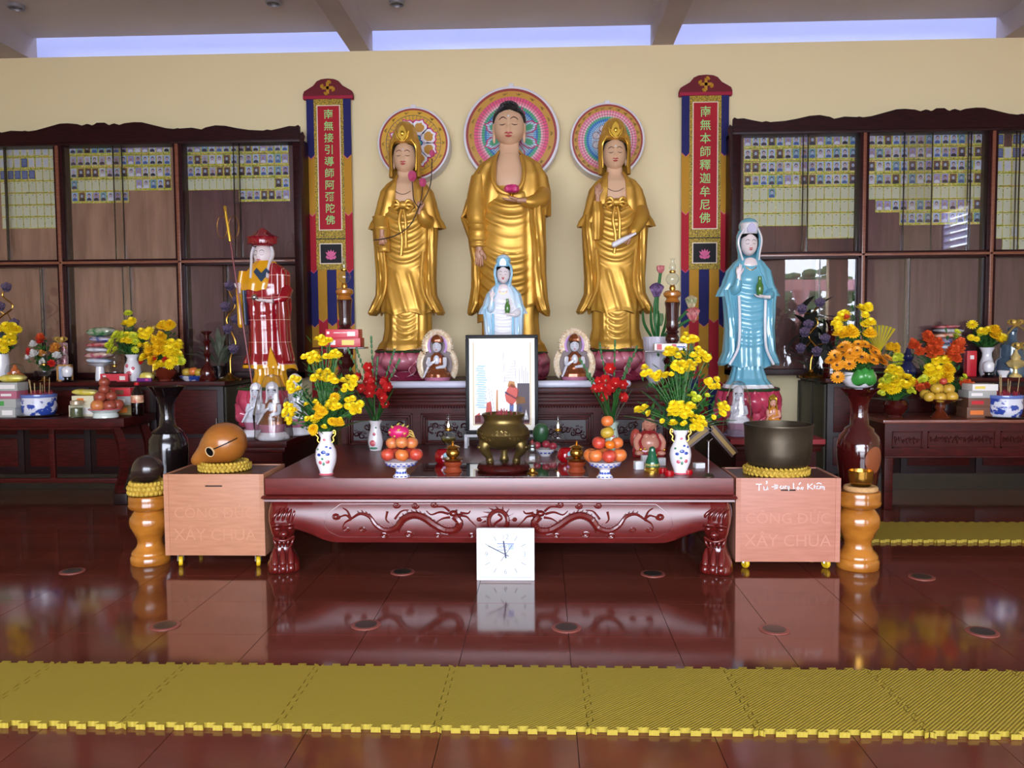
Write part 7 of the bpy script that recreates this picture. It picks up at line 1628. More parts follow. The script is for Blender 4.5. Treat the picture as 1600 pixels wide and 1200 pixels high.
def gladioli(label, mouth, Y, tips, florets, S, mm, seed):
    rnd = random.Random(seed); t = thing('gladiolus_bouquet', label, 'bouquet', mouth, group='gladiolus bouquets'); fm = flower_mesh('gladiolus_floret', 6, 2, mm, mat('floret_throat', '#e9b09a', .5), .16, .75, .36)
    for i, (px, py) in enumerate(tips):
        p = at(px, py, Y + rnd.uniform(-.06, .06)) - mouth; b = Vector((rnd.uniform(-.015, .015), rnd.uniform(-.01, .01), -.05))
        pts = spline([b, b.lerp(p, .5) - Vector((p.x * .15, 0, 0)), p], 8); MB().tube(pts, [.006 - .004 * k / len(pts) for k in range(len(pts))], 6).build('stem', [stemm], t)
        m = MB()
        for k in range(8, len(pts)): m.ell(pts[k], (.009, .009, .018), 7, 5)
        m.build('bud_spike', [mat('bud_green', '#3f7040', .5)], t)
    lm = leaf_me(.30, .011, .1)
    for k in range(9):
        a = rnd.uniform(-.45, .45); place('leaf', lm, t, (rnd.uniform(-.015, .015), rnd.uniform(-.012, .012), -.04), toward((sin(a), rnd.uniform(-.3, .1), cos(a))), rnd.uniform(.7, 1.2))
    for x, y in florets:
        p = at(x, y, Y - .03 + rnd.uniform(-.03, .03)) - mouth; place('gladiolus_floret', fm, t, p, toward((rnd.uniform(-.6, .6), -1, .3)), 8 * S * rnd.uniform(.9, 1.2))
gr = mat('gladiolus_red', '#b8181e', .45, noise=('#d02a26', 20, (1, 1, 1), 2))
S = GL.y / F; gladioli('red gladioli with green spikes in the small white left vase', P3(GL, S, 46), GL.y, [(544, 546), (557, 545), (580, 528), (616, 548), (624, 563), (590, 560)], [(577, 575), (563, 590), (580, 588), (563, 608), (581, 606), (577, 615), (605, 598), (608, 606), (598, 616), (604, 632), (585, 596), (572, 597), (596, 622)], S, gr, 5)
S = GR.y / F; gladioli('red gladioli with green spikes in the pale green right vase', P3(GR, S, 46), GR.y, [(906, 562), (937, 538), (961, 534), (984, 560), (995, 543), (917, 585)], [(954, 577), (940, 607), (958, 606), (962, 599), (940, 622), (971, 622), (946, 595), (973, 602), (930, 608), (951, 612), (937, 596)], S, gr, 6)
# ================================================================== left counter and table
bluewh = mat('blue_white_ware', '#dcdde8', .18, coat=.5, noise=('#2f48a0', 13, (1, 1, 1.3), 3)); bluewh.node_tree.nodes['Color Ramp'].color_ramp.elements[0].position = .5; bluewh.node_tree.nodes['Color Ramp'].color_ramp.elements[1].position = .56
def incense_pot(label, px, py, z):
    p = on(px, py, z); p.y += .14; S = p.y / F; p.x = at(px, py, p.y).x
    t = thing('incense_pot', label, 'incense pot', (p.x, p.y, z + .001), group='blue and white incense pots')
    SMB(S).lathe([(0, 0), (32, 0), (34, 1.5), (33, 3), (0, 3)], 36).build('tray', [blackl], t)
    SMB(S).lathe([(0, 3), (22, 3), (25, 7), (26, 16), (25.5, 28), (26, 30)], 40, caps=(False, False)).build('pot_body', [bluewh], t); SMB(S).lathe([(26, 30), (27, 32), (26.5, 35), (24, 35), (23, 20), (0, 20)], 40, caps=(False, False)).build('pot_rim', [mat('rim_blue', '#5f74b4', .2, coat=.4)], t)
    m = SMB(S)
    for k in range(60): a, r = random.uniform(0, 6.28), random.uniform(0, 22); m.tube([(r * cos(a), r * sin(a), 30), (r * cos(a) + random.uniform(-1.5, 1.5), r * sin(a), random.uniform(36, 42))], .5, 4)
    m.build('burnt_stubs', [MATS['incense_red']], t)['kind'] = 'stuff'
    for k in range(8): a = random.uniform(0, 6.28); r = random.uniform(4, 18); SMB(S).tube([(r * cos(a), r * sin(a), 30), (r * cos(a) * 1.25 + random.uniform(-3, 3), r * sin(a), random.uniform(48, 66))], .55, 5).build('incense_stick', [mat('incense_tan', '#b59a6a', .7)], t)
incense_pot('round blue and white incense pot on the left offering table', 62, 652, ZTL); incense_pot('round blue and white incense pot on the right offering table', 1568, 655, ZTR)
def cnt(px, Y=7.95): return Vector((at(px, 598, Y).x, Y, ZK + .001))
def tbl(px, z, Y): return Vector((at(px, 640, Y).x, Y, z + .001))
def vase_of(label, p, S, prof, body, daubs=None, group='flower vases on the side counters', name='flower_vase'):
    t = thing(name, label, 'vase', p, group=group); SMB(S).lathe(prof, 32, caps=(False, False)).build('vase_body', [body], t)
    if daubs: daub(t, S, prof, daubs)
    return t
plainv = [(0, 0), (10, 0), (11, 3), (13, 14), (12, 24), (8, 32), (7.5, 36), (11, 42), (10, 42), (6.5, 35), (0, 20)]
SC = 7.95 / F
p = cnt(3); vase_of('white vase at the left edge of the left counter', p, SC, [(0, 0), (9, 0), (12, 10), (12, 34), (11, 44), (10, 44), (0, 20)], whp)
bouquet('flower_bunch', 'bunch of yellow flowers at the left edge of the left counter', p + Vector((0, 0, .25)), 7.93, [(10, 515, 26, 16, 7, 7), (22, 518, 14, 10, 3, 7), (8, 535, 30, 14, 6, 6), (20, 530, 12, 10, 3, 6), (2, 545, 20, 8, 4, 6)], (14, .26, .02, 1.0), SC, 11, 'flowers on the left counter')
p = cnt(24, 7.85); t = thing('candy_dish', 'small red footed dish of orange sweets on the left counter', 'dish', p)
SMB(SC).lathe([(0, 0), (6, 0), (5, 3), (4, 6), (12, 9), (14, 11), (13, 11), (0, 8)], 24, caps=(False, False)).build('dish_body', [redm], t)
m = SMB(SC)
for k in range(46): a, r = random.uniform(0, 6.28), random.uniform(0, 11); m.ell((r * cos(a), r * sin(a), 11 + (1 - r / 12) * random.uniform(2, 15)), 2.2, 7, 5)
m.build('orange_sweets', [mat('sweet_orange', '#d9702e', .3, coat=.3)], t)['kind'] = 'stuff'
SMB(SC).lathe([(13.5, 11), (14, 18), (11, 26), (3, 30), (2, 33), (0, 34)], 24, caps=(False, False)).build('glass_cover', [clear], t)
p = cnt(72, 8.05); vase_of('low dark pot of the red and white flower arrangement', p, SC, [(0, 0), (14, 0), (18, 8), (16, 16), (15, 16), (0, 8)], darkw)
bouquet('flower_bunch', 'arrangement of red orange and white roses on the left counter', p + Vector((0, 0, .1)), 8.0, [(64, 532, 8, 4, 2, 7, ROSEO), (53, 540, 1, 1, 1, 6, ROSEW), (62, 537, 1, 1, 1, 6, ROSER), (46, 551, 8, 8, 2, 6, ROSER), (55, 556, 1, 1, 1, 7, ROSEW), (67, 555, 5, 5, 1, 6, ROSEA), (44, 562, 6, 4, 1, 6, ROSEW), (80, 568, 1, 1, 1, 6, ROSER), (86, 545, 8, 10, 3, 6, ROSEA), (90, 557, 6, 6, 2, 6, ROSEW), (66, 565, 8, 6, 2, 5, ROSEW)], (18, .2, .02, 1.3), SC, 12, 'flowers on the left counter')
oil_lamp('clear glass oil lamp among the roses on the left counter', cnt(70, 7.82), SC * .78, None, brass, group='oil lamps on the side counters')
# can tower with ribbon
p = cnt(97, 8.15); canm = mat('can_pink', '#a3465a', .3, .3, noise=('#d9c4c4', 20, (1, 1, 1), 2)); can = MB().lathe([(0, 0), (.032, 0), (.034, .004), (.034, .118), (.03, .124), (0, .124)], 20).mesh('drink_can', [canm])
i = 0
for lev, xs in ((0, (-.07, 0, .07)), (1, (-.035, .035)), (2, (-.036, .034))):
    for xx in xs: tag(place('drink_can', can, None, (p.x + xx, p.y, ZK + .001 + lev * .1245)), ['left can in the bottom row of the ribbon topped can tower', 'middle can in the bottom row of the ribbon topped can tower', 'right can in the bottom row of the ribbon topped can tower', 'left can in the middle row of the ribbon topped can tower', 'right can in the middle row of the ribbon topped can tower', 'left can in the top row of the ribbon topped can tower', 'right can in the top row of the ribbon topped can tower'][i], 'can', 'pink drink cans in a tower'); i += 1
gribb = mat('gold_ribbon', '#d9b45a', .35, .3)
def ribbon(label, loc, S, parent=None):
    m = SMB(S)
    for k in range(6): a = k * 1.05; m.tube(spline([(0, 0, 2), (7 * cos(a), 4 * sin(a), 9), (11 * cos(a), 6 * sin(a), 5), (2 * cos(a), sin(a), 1)], 4), 2.4, 6, sx=.3)
    for s in (-1, 1): m.tube(spline([(0, -2, 2), (s * 8, -4, -4), (s * 13, -5, -10)], 4), 2.4, 6, sx=.3)
    if parent: return m.build('ribbon_bow', [gribb], parent, loc)
    return tag(m.build('ribbon_bow', [gribb], None, loc), label, 'ribbon', 'gold ribbon bows')
ribbon('gold ribbon bow on top of the can tower', (p.x, p.y, ZK + .001 + 3 * .1245), SC)
# small photo frame
p = cnt(102, 7.84); t = thing('photo_frame', 'small wooden photo frame on the left counter', 'photo frame', p)
w, h_ = 13 * SC, 27 * SC; fr_ = mat('frame_tan', '#a97a3e', .4)
for a in ((-w, 0, w, .018), (-w, h_ - .018, w, h_), (-w, 0, -w + .018, h_), (w - .018, 0, w, h_)): MB().b2((a[0], -.008, a[1]), (a[2], .008, a[3])).build('frame_rail', [fr_], t, bevel=.002)
MB().b2((-w + .01, 0, .01), (w - .01, .006, h_ - .01)).build('photo', [mat('photo_blue', '#6a86b4', .3, noise=('#c9ccd4', 12, (1, 1, 1), 2))], t, smooth=False)
def cup_stand(label, px, Y=7.8):
    t = thing('water_cup', label, 'cup', cnt(px, Y), group='covered water cups'); SMB(SC).lathe([(0, 0), (8, 0), (9, 2), (5, 4), (5, 6), (8, 8), (0, 8)], 20).build('cup_base', [blackl], t); SMB(SC).lathe([(5, 8), (7.5, 11), (8, 20), (6, 23), (1.5, 25), (0, 26)], 24).build('cup_body', [whp], t)
cup_stand('white covered cup on a black base before the small photo frame', 106)
cup_stand('white covered cup on a black base on the right counter before the white vase', 1544)
# stack of snack packets on a footed dish
def packet_me(name, c1, c2): 
    m = MB(); m.ell((0, 0, 0), (.5, .5, .5), 16, 10, fn=lambda v: Vector((sgnp(v.x * 2, .55) / 2 * (1 + .06 * sin(v.y * 14)), sgnp(v.y * 2, .6) / 2, v.z * (1 - .35 * abs(v.x * 2) ** 3))))
    return m.mesh('snack_packet', [mat('foil_' + name, c1, .25, .2, noise=(c2, 2.2, (1.5, 1, 1), 2))], sharp=80)
PK = {n: packet_me(n, a, b) for n, a, b in (('grey', '#b9b6ac', '#8a8c80'), ('green', '#1f7a36', '#c9c8b8'), ('blue', '#22408f', '#d9c9c9'), ('red', '#b8242c', '#d9a0a0'), ('pink', '#c23a6a', '#e9d9c0'), ('orange', '#d3682a', '#e9d9c9'), ('silver', '#b4bac4', '#e9ecf0'), ('white', '#d9d9d9', '#a9bcd9'), ('yellow', '#d9c22a', '#e9e08a'))}
p = cnt(157, 8.0); t = thing('footed_dish', 'white footed dish under the stack of snack packets on the left counter', 'dish', p, group='footed snack dishes'); SMB(SC).lathe([(0, 0), (7, 0), (7.5, 4), (6, 22), (16, 26), (20, 28), (0, 28)], 24).build('dish_body', [whp], t)
z = p.z + 28 * SC
for i, (nm, w_, h_, dx, l) in enumerate((('white', .24, .05, 0, 'white packet at the bottom of the left snack stack'), ('pink', .28, .06, .0, 'pink packet second from the bottom of the left snack stack'), ('silver', .22, .05, -.01, 'silver packet third from the bottom of the left snack stack'), ('red', .25, .05, .01, 'red packet third from the top of the left snack stack'), ('blue', .22, .06, .03, 'dark blue packet second from the top of the left snack stack'), ('green', .28, .09, .03, 'white and green packet topping the left snack stack'))):
    o = place('snack_packet', PK[nm], None, (p.x + dx, p.y, z + h_ / 2), (0, .04 * (-1) ** i, .2 * (-1) ** i), (w_, .16, h_)); tag(o, l, 'packet', 'snack packets stacked on the left dish'); z += h_ * .97
oil_lamp('clear glass oil lamp beside the snack stack on the left counter', cnt(180, 7.82), SC * .7, None, steel, group='oil lamps on the side counters')
snack_box('long red biscuit tin at the front of the left counter', cnt(180, 7.8) + Vector((0, -.0, 0)) + Vector((-.0, .0, 0)), (.27, .04, .075), cartp, [(.3, .45, .2, .5, lab_w), (-.35, .7, .12, .2, lab_w)], 'boxes on the left counter')
p = cnt(208, 7.93); vase_of('white vase with pink painted flowers on the left counter', p, SC, plainv, whp, [(0, 12, 4.5, 4, rose_p), (-.3, 24, 3, 3, rose_p), (.5, 20, 2.5, 3, rose_p)])
bouquet('flower_bunch', 'bunch of lime yellow chrysanthemums in the pink painted vase', p + Vector((0, 0, 40 * SC)), 7.93, [(198, 490, 10, 5, 2, 6, CHG), (203, 504, 26, 9, 5, 7), (187, 525, 14, 20, 5, 7, CHG), (200, 527, 16, 16, 5, 7), (210, 530, 8, 10, 2, 7, CHG), (172, 538, 8, 14, 4, 5, CHG), (177, 548, 12, 8, 3, 5, CHG), (211, 547, 2, 2, 1, 6, CHG), (226, 521, 20, 12, 6, 6)], (18, .3, .025, .9), SC, 13, 'flowers on the left counter')
p = cnt(259, 7.88); vase_of('round red brown pot of yellow chrysanthemums on the left counter', p, SC, [(0, 0), (11, 0), (10, 3), (16, 9), (18, 15), (15, 20), (15, 22), (13, 22), (0, 12)], mat('red_clay', '#5f2214', .2, coat=.5))
bouquet('flower_bunch', 'wide mound of bright yellow chrysanthemums in the red brown pot', p + Vector((0, 0, 20 * SC)), 7.86, [(262, 512, 20, 8, 4, 8, CHB), (226, 541, 12, 10, 2, 7), (248, 532, 20, 16, 6, 7, CHB), (268, 540, 24, 20, 8, 7), (240, 555, 26, 22, 8, 8, CHB), (268, 558, 24, 18, 8, 7), (283, 560, 10, 12, 3, 6, CHG), (225, 560, 10, 8, 3, 6), (222, 567, 4, 2, 1, 4, ROSER), (243, 563, 2, 2, 1, 5, ROSER), (259, 564, 2, 2, 1, 5, ROSER), (252, 570, 30, 8, 5, 7)], (24, .2, .022, 1.35), SC, 14, 'flowers on the left counter')
ribbon('gold ribbon bow behind the yellow chrysanthemum mound', (cnt(240, 8.1).x, 8.1, ZK + 78 * SC), SC)
tag(MB().tube([(0, 0, 0), (0, 0, 76 * SC)], .012, 8).lathe([(0, 0), (.05, 0), (.04, .01)], 16).build('ribbon_post', [brass], None, cnt(240, 8.1)), 'thin brass post carrying the gold ribbon bow', 'post')
o = place('snack_packet', PK['yellow'], None, cnt(230, 7.82) + Vector((0, 0, .045)), (0, 0, .1), (.13, .1, .09)); tag(o, 'gold foil sweet packet beside the red brown pot', 'packet')
snack_box('small purple box at the front of the left counter', cnt(226, 7.78), (.14, .03, .035), mat('carton_purple', '#6a1f7a', .35), [(.2, .5, .2, .6, lab_p)], 'boxes on the left counter')
p = cnt(301, 7.9); t = thing('fruit_plate', 'blue rimmed plate of fruit on the left counter', 'plate', p); SMB(SC).lathe([(0, 0), (12, 0), (20, 7), (19, 8), (0, 3)], 28, caps=(False, False)).build('plate_body', [bluewh], t)
for x, y, me, l in ((292, 581, F_PEAR, 'yellow pear at the left of the blue rimmed plate'), (302, 580, F_OR2, 'orange apple in the middle of the blue rimmed plate'), (311, 582, F_PEAR, 'yellow pear at the right of the blue rimmed plate')): fruit('fruit_piece', l, x, y, 7.9, 15, me, 'fruit on the blue rimmed plate')
p = cnt(325, 7.86); t = thing('candle_holder', 'dark red turned candle holder on the left counter', 'candle holder', p, group='dark candle holders'); SMB(SC).lathe([(0, 0), (13, 0), (14, 4), (11, 8), (12, 14), (9, 20), (4, 26), (3.5, 38), (6, 42), (3.5, 46), (4, 58), (7, 62), (3, 66), (4, 72), (9, 76), (8, 78), (0, 78)], 28).build('turned_stem', [vr], t)
dryl = mat('dusty_leaf', '#4a5240', .7, noise=('#6a6f5c', 12, (1, 1, 1), 2))
p = cnt(343, 8.05); t = thing('dry_plant', 'dusty grey green plant in a black pot at the end of the left counter', 'plant', p); SMB(SC).lathe([(0, 0), (12, 0), (14, 22), (12, 22), (0, 14)], 24, caps=(False, False)).build('pot', [blackl], t)
lm = leaf_me(.24, .022, .3, dryl); rnd = random.Random(3)
for k in range(34): a = rnd.uniform(0, 6.28); tl = rnd.uniform(.1, 1.1); d = Vector((cos(a) * sin(tl), sin(a) * sin(tl) * .5, cos(tl))); place('leaf', lm, t, Vector((0, 0, .12)) + d * rnd.uniform(0, .16), toward(d), rnd.uniform(.6, 1.2))
# lotus light trees
crys = mat('crystal_petal', '#332f48', .12, coat=.8, noise=('#84708c', 30, (1, 1, 1), 1))
def lotus_tree(label, px, Y, pts, stemcol, blooms, extra=None):
    p = cnt(px, Y); t = thing('lotus_light', label, 'lamp', p, group='curling lotus light stands')
    SMB(SC).lathe([(0, 0), (17, 0), (18, 3), (10, 6), (4, 9), (3, 12)], 28).build('base', [brass], t)
    P = spline([Vector((at(x, y, Y).x - p.x, 0, at(x, y, Y).z - p.z)) for x, y in pts], 8); MB().tube(P, .008, 8).build('curled_stem', [stemcol], t)
    pm = petal_mesh(5 * SC, 13 * SC, 3.4 * SC, 4 * SC, crys, .002, 4, 5)
    for x, y in blooms:
        c = Vector((at(x, y, Y).x - p.x, -.02, at(x, y, Y).z - p.z)); f = place('crystal_lotus', None, t, c); f.empty_display_size = .02
        j = min(P, key=lambda q: (q - c).length); MB().tube([j, c - Vector((0, 0, 6 * SC))], .005, 6).build('branch', [stemcol], t)
        for r in range(2):
            for i in range(7): a = 2 * pi * (i + .5 * r) / 7; place('petal', pm, f, (2 * SC * sin(a), -2 * SC * cos(a), -4 * SC), (-.9 + .45 * r, 0, a))
    return t
lotus_tree('curling gold stand of crystal lotus lights behind the red robed statue', 359, 7.92, [(361, 592), (360, 560), (368, 535), (354, 500), (367, 478), (358, 455), (362, 445)], brass, [(360, 448), (353, 480), (370, 500), (357, 515), (366, 546), (372, 470)])
lotus_tree('curling gold stand of crystal lotus lights at the left picture edge', -2, 7.97, [(0, 592), (2, 560), (14, 540), (-6, 505), (20, 480), (4, 462), (12, 450)], brass, [(12, 450), (2, 480), (24, 506), (6, 520)])
bt = lotus_tree('wavy gold stand of dark lotus lights with leaves on the right counter', 1267, 7.92, [(1266, 588), (1268, 560), (1276, 545), (1264, 525), (1278, 505), (1270, 490), (1282, 478)], brass, [(1280, 474), (1256, 520), (1252, 484), (1262, 508), (1288, 530), (1275, 550), (1250, 545)])
lm = leaf_me(.26, .06, .3, mat('dark_leaf', '#1d1f1c', .5)); rnd = random.Random(8)
for k in range(64): a = rnd.uniform(0, 6.28); d = Vector((cos(a), rnd.uniform(-.4, .4), sin(a))); q = at(rnd.uniform(1248, 1294), rnd.uniform(480, 572), 7.98) - bt.location; place('leaf', lm, bt, q, toward(d), rnd.uniform(.5, 1))
# on the left offering table
p = tbl(12, ZTL, 7.3)
for i, (mm, ac, h_, l) in enumerate(((cartg, [(.2, .5, .4, .5, lab_w)], .085, 'lowest grey carton in the stack at the left edge'), (cartg, [(-.2, .5, .5, .5, lab_g)], .08, 'second grey carton in the stack at the left edge'), (mat('carton_rose', '#b4657a', .4), [(.1, .5, .4, .3, lab_w)], .07, 'pink carton third in the stack at the left edge'), (cartg, [(.1, .5, .6, .5, lab_w)], .075, 'topmost grey carton in the stack at the left edge'))):
    snack_box(l, (p.x + .01 * i, p.y, p.z + sum((.0855, .0805, .0705)[:i])), (.24, .16, h_), mm, ac, 'cartons stacked at the left edge')
o = place('snack_packet', PK['yellow'], None, (p.x + .06, p.y, p.z + .312 + .035), (0, 0, .2), (.22, .14, .07)); tag(o, 'yellow packet on top of the carton stack at the left edge', 'packet')
p = tbl(120, ZTL, 7.22); t = thing('glass_jar', 'small glass jar of green pickles on the left offering table', 'jar', p); SJ = 7.22 / F
SMB(SJ).lathe([(0, 0), (9, 0), (10, 2), (10, 18), (8, 21)], 24, caps=(True, False)).build('jar_body', [clear], t); SMB(SJ).lathe([(0, .8), (8.5, .8), (9.2, 3), (9.2, 15), (0, 15)], 20).build('jar_contents', [mat('pickle', '#5c6040', .4)], t); SMB(SJ).lathe([(0, 21), (9.5, 21), (9.5, 26), (8, 27), (0, 27)], 24).build('jar_lid', [mat('lid_tan', '#b9a48a', .3, .3)], t)
p = tbl(134, ZTL, 7.36)
snack_box('cream carton at the bottom behind the pickle jar', p, (.24, .13, .1), cartw, [(.2, .5, .4, .6, lab_w)], 'cream cartons behind the jar'); snack_box('upper cream carton behind the pickle jar', p + Vector((.01, 0, .1005)), (.2, .13, .085), cartw, [(-.1, .5, .3, .5, lab_o)], 'cream cartons behind the jar')
o = place('snack_packet', PK['yellow'], None, p + Vector((.01, -.01, .187 + .028)), (0, .06, .1), (.23, .12, .055)); tag(o, 'yellow packet on the cream cartons', 'packet')
p = tbl(165, ZTL, 7.22); S = 7.22 / F
t = thing('fruit_stand', 'white scalloped plate with a red rim carrying dusky apples', 'plate', p); SMB(S).lathe([(0, 0), (19, 0), (19, 4), (17, 7), (25, 13), (24, 14), (0, 9)], 36, caps=(False, False), fn=lambda a, z: 1 + (.02 * cos(12 * a) if z > 9 else 0)).build('plate_body', [mat('pale_ware', '#d4dcd6', .2, coat=.4)], t); SMB(S).tube([(24.8 * cos(k * pi / 20), 24.8 * sin(k * pi / 20), 13.5) for k in range(41)], .8, 6).build('rim_band', [rose_p], t)
for i, (x, y, dy, d, l) in enumerate(((153, 634, -.03, 22, 'front left dusky apple in the bottom layer'), (172, 634, -.04, 21, 'front right dusky apple in the bottom layer'), (184, 632, .02, 19, 'right edge dusky apple in the bottom layer'), (160, 631, .07, 20, 'back dusky apple in the bottom layer'), (157, 620, 0, 20, 'left dusky apple in the second layer'), (174, 619, .0, 17, 'right dusky apple in the second layer'), (165, 617, .06, 17, 'back dusky apple in the second layer'), (163, 608, 0, 17, 'dusky apple second from the top of the pile'), (163, 597, .01, 17, 'dusky apple crowning the pile'))): fruit('apple', l + ' on the left offering table' if len((l + ' on the left offering table').split()) < 16 else l, x, y, 7.22 + dy, d, F_DRK if i % 3 else F_PEACH, 'dusky apples on the left table')
p = tbl(190, ZTL, 7.5)
for i, (mm, h_, w_, ac, l) in enumerate(((mat('carton_olive', '#7a6a3a', .5), .09, .26, [(.1, .5, .5, .5, lab_o)], 'olive carton at the bottom beside the cola bottle'), (cartg, .08, .25, [(0, .5, .6, .4, lab_w)], 'grey carton second beside the cola bottle'), (cartr, .075, .25, [(.1, .5, .3, .6, cartb), (-.3, .5, .2, .4, lab_y)], 'red tin on top beside the cola bottle'))):
    snack_box(l, (p.x, p.y, p.z + (0, .0905, .171)[i]), (w_, .15, h_), mm, ac, 'cartons beside the cola bottle')
p = tbl(215, ZTL, 7.36); S = 7.36 / F; t = thing('cola_bottle', 'dark cola bottle with a red label on the left offering table', 'bottle', p); cola = mat('cola_dark', '#120706', .08, coat=.5)
SMB(S).lathe([(0, 0), (8.5, 0), (9.5, 3), (9.5, 32), (8, 38), (4, 46), (3.2, 49)], 24).build('bottle_body', [cola], t); SMB(S).lathe([(9.6, 21), (9.75, 22), (9.75, 32), (9.6, 33)], 24, caps=(False, False)).build('bottle_label', [mat('cola_label', '#b8161c', .3, noise=('#e9c9a0', 20, (1, 1, 1), 1))], t); SMB(S).lathe([(3.6, 48.5), (3.8, 49), (3.8, 53), (0, 53.5)], 16).build('bottle_cap', [redm], t)
# ================================================================== right side: flower bowl on the red vase
Yv2 = 6.0; S = Yv2 / F; px_, zr = at(1342, 610, Yv2).x, 1.072
t = thing('flower_bowl', 'round white bowl of orange gerberas on the tall red vase', 'bowl', (px_, Yv2, zr))
SMB(S).lathe([(0, 0), (10, 0), (20, 4), (25, 12), (25, 19), (22, 25), (20, 25), (0, 12)], 36, caps=(False, False)).build('bowl_body', [whp], t)
t2 = bouquet('gerbera_arrangement', 'domed arrangement of orange gerberas with yellow chrysanthemums above', Vector((px_, Yv2, zr + 22 * S)), Yv2 - .02,
    [(1346, 560, 1, 1, 1, 12, GERB), (1327, 570, 1, 1, 1, 10, GERB), (1309, 590, 1, 1, 1, 10, GERB), (1322, 548, 22, 14, 4, 9, GERB), (1346, 540, 20, 8, 3, 9, GERB), (1368, 550, 14, 10, 2, 9, GERB), (1381, 562, 10, 14, 3, 9, GERB), (1303, 562, 12, 20, 4, 9, GERB), (1310, 574, 8, 10, 2, 8, GERB), (1335, 553, 20, 14, 3, 8, GERB), (1360, 562, 10, 12, 2, 9, GERB), (1313, 522, 20, 12, 3, 9, CHB), (1335, 520, 14, 12, 2, 11, CHB), (1356, 522, 12, 10, 2, 9, CHB), (1318, 497, 16, 16, 5, 7), (1352, 485, 18, 16, 5, 7), (1355, 507, 16, 8, 3, 7), (1308, 507, 10, 20, 4, 6), (1324, 498, 2, 2, 1, 5, ROSEO)], (26, .24, .03, 1.4), S, 21, None)
lm = petal_mesh(.07, .11, .03, .01, mat('ribbon_leaf_green', '#3a8a3a', .3, coat=.3), .003)
for a in (-.5, 0, .5): place('bow_leaf', lm, t2, (0, -.12, -.06), (-.1, a, 0))
m = MB(); wr = mat('yellow_wrap', '#d9c820', .25, coat=.5)
for k in range(9): a = -.6 + k * .14; m.tube([(0, 0, 0), (sin(a) * .10, 0, cos(a) * .10), (sin(a) * .2, -.01, cos(a) * .2)], [.004, .016, .028], 6, sx=.25)
m.build('wrap_fan', [wr], t2, (at(1376, 552, Yv2).x - px_, .03, at(1376, 552, Yv2).z - zr - 22 * S))['kind'] = 'stuff'
# right offering table
YR = 7.12; SR_ = YR / F
p = tbl(1398, ZTR, YR); vase_of('dark round pot of the yellow mound on the right offering table', p, SR_, [(0, 0), (12, 0), (10, 4), (17, 12), (19, 20), (15, 27), (13, 27), (0, 14)], vr)
bouquet('flower_bunch', 'hanging mound of small yellow chrysanthemums beside the orange gerberas', p + Vector((0, 0, 26 * SR_)), YR - .03, [(1398, 605, 44, 16, 14, 7), (1412, 598, 30, 16, 8, 7), (1388, 595, 24, 14, 8, 6, CHG), (1396, 580, 24, 16, 8, 6), (1392, 545, 20, 10, 4, 7, CHB), (1403, 563, 14, 20, 6, 5, CHG), (1424, 612, 10, 8, 4, 4, CHG), (1378, 612, 8, 8, 3, 4, CHG)], (20, .18, .02, 1.4), SR_, 22, 'flowers on the right side')
p = tbl(1469, ZTR, YR - .05); t = thing('fruit_stand', 'brown wooden footed stand of golden apples on the right offering table', 'stand', p); SMB(SR_).lathe([(0, 0), (14, 0), (15, 2), (9, 7), (6, 12), (8, 16), (7, 20), (20, 26), (30, 29), (29, 30), (0, 27)], 36, caps=(False, False)).build('stand_body', [mat('stand_brown', '#5a2412', .2, coat=.5)], t)
for i, (x, y, dy, d, l) in enumerate(((1452, 620, -.08, 17, 'golden apple at the front left of the brown stand'), (1469, 621, -.1, 18, 'golden apple at the front middle of the brown stand'), (1487, 620, -.08, 19, 'golden apple at the front right of the brown stand'), (1446, 616, .0, 17, 'golden apple at the left rear of the brown stand'), (1478, 617, .04, 18, 'golden apple at the rear of the brown stand'), (1464, 607, -.04, 19, 'golden apple on the left of the upper layer'), (1482, 608, -.03, 18, 'golden apple on the right of the upper layer'))): fruit('apple', l, x, y, YR - .05 + dy, d, F_YEL, 'golden apples on the brown stand')
fruit('apple', 'dark red apple crowning the golden apples', 1474, 596, YR - .05, 12, F_RED, 'dark red apples')
p = tbl(1528, ZTR, YR + .02)
for i, (mm, h_, l) in enumerate(((cartb, .09, 'brown carton at the bottom beside the right incense pot'), (cartb, .075, 'brown carton second beside the right incense pot'), (cartg, .06, 'grey carton third beside the right incense pot'), (lab_w, .055, 'white carton on top beside the right incense pot'))):
    snack_box(l, (p.x + (0, .0, -.01, .01)[i], p.y, p.z + sum((.0905, .0755, .0605)[:i])), (.27 - .02 * i, .18, h_), mm, [(-.2, .5, .4, .4, (lab_o, cartr, lab_w, lab_y)[i])], 'cartons beside the right incense pot')
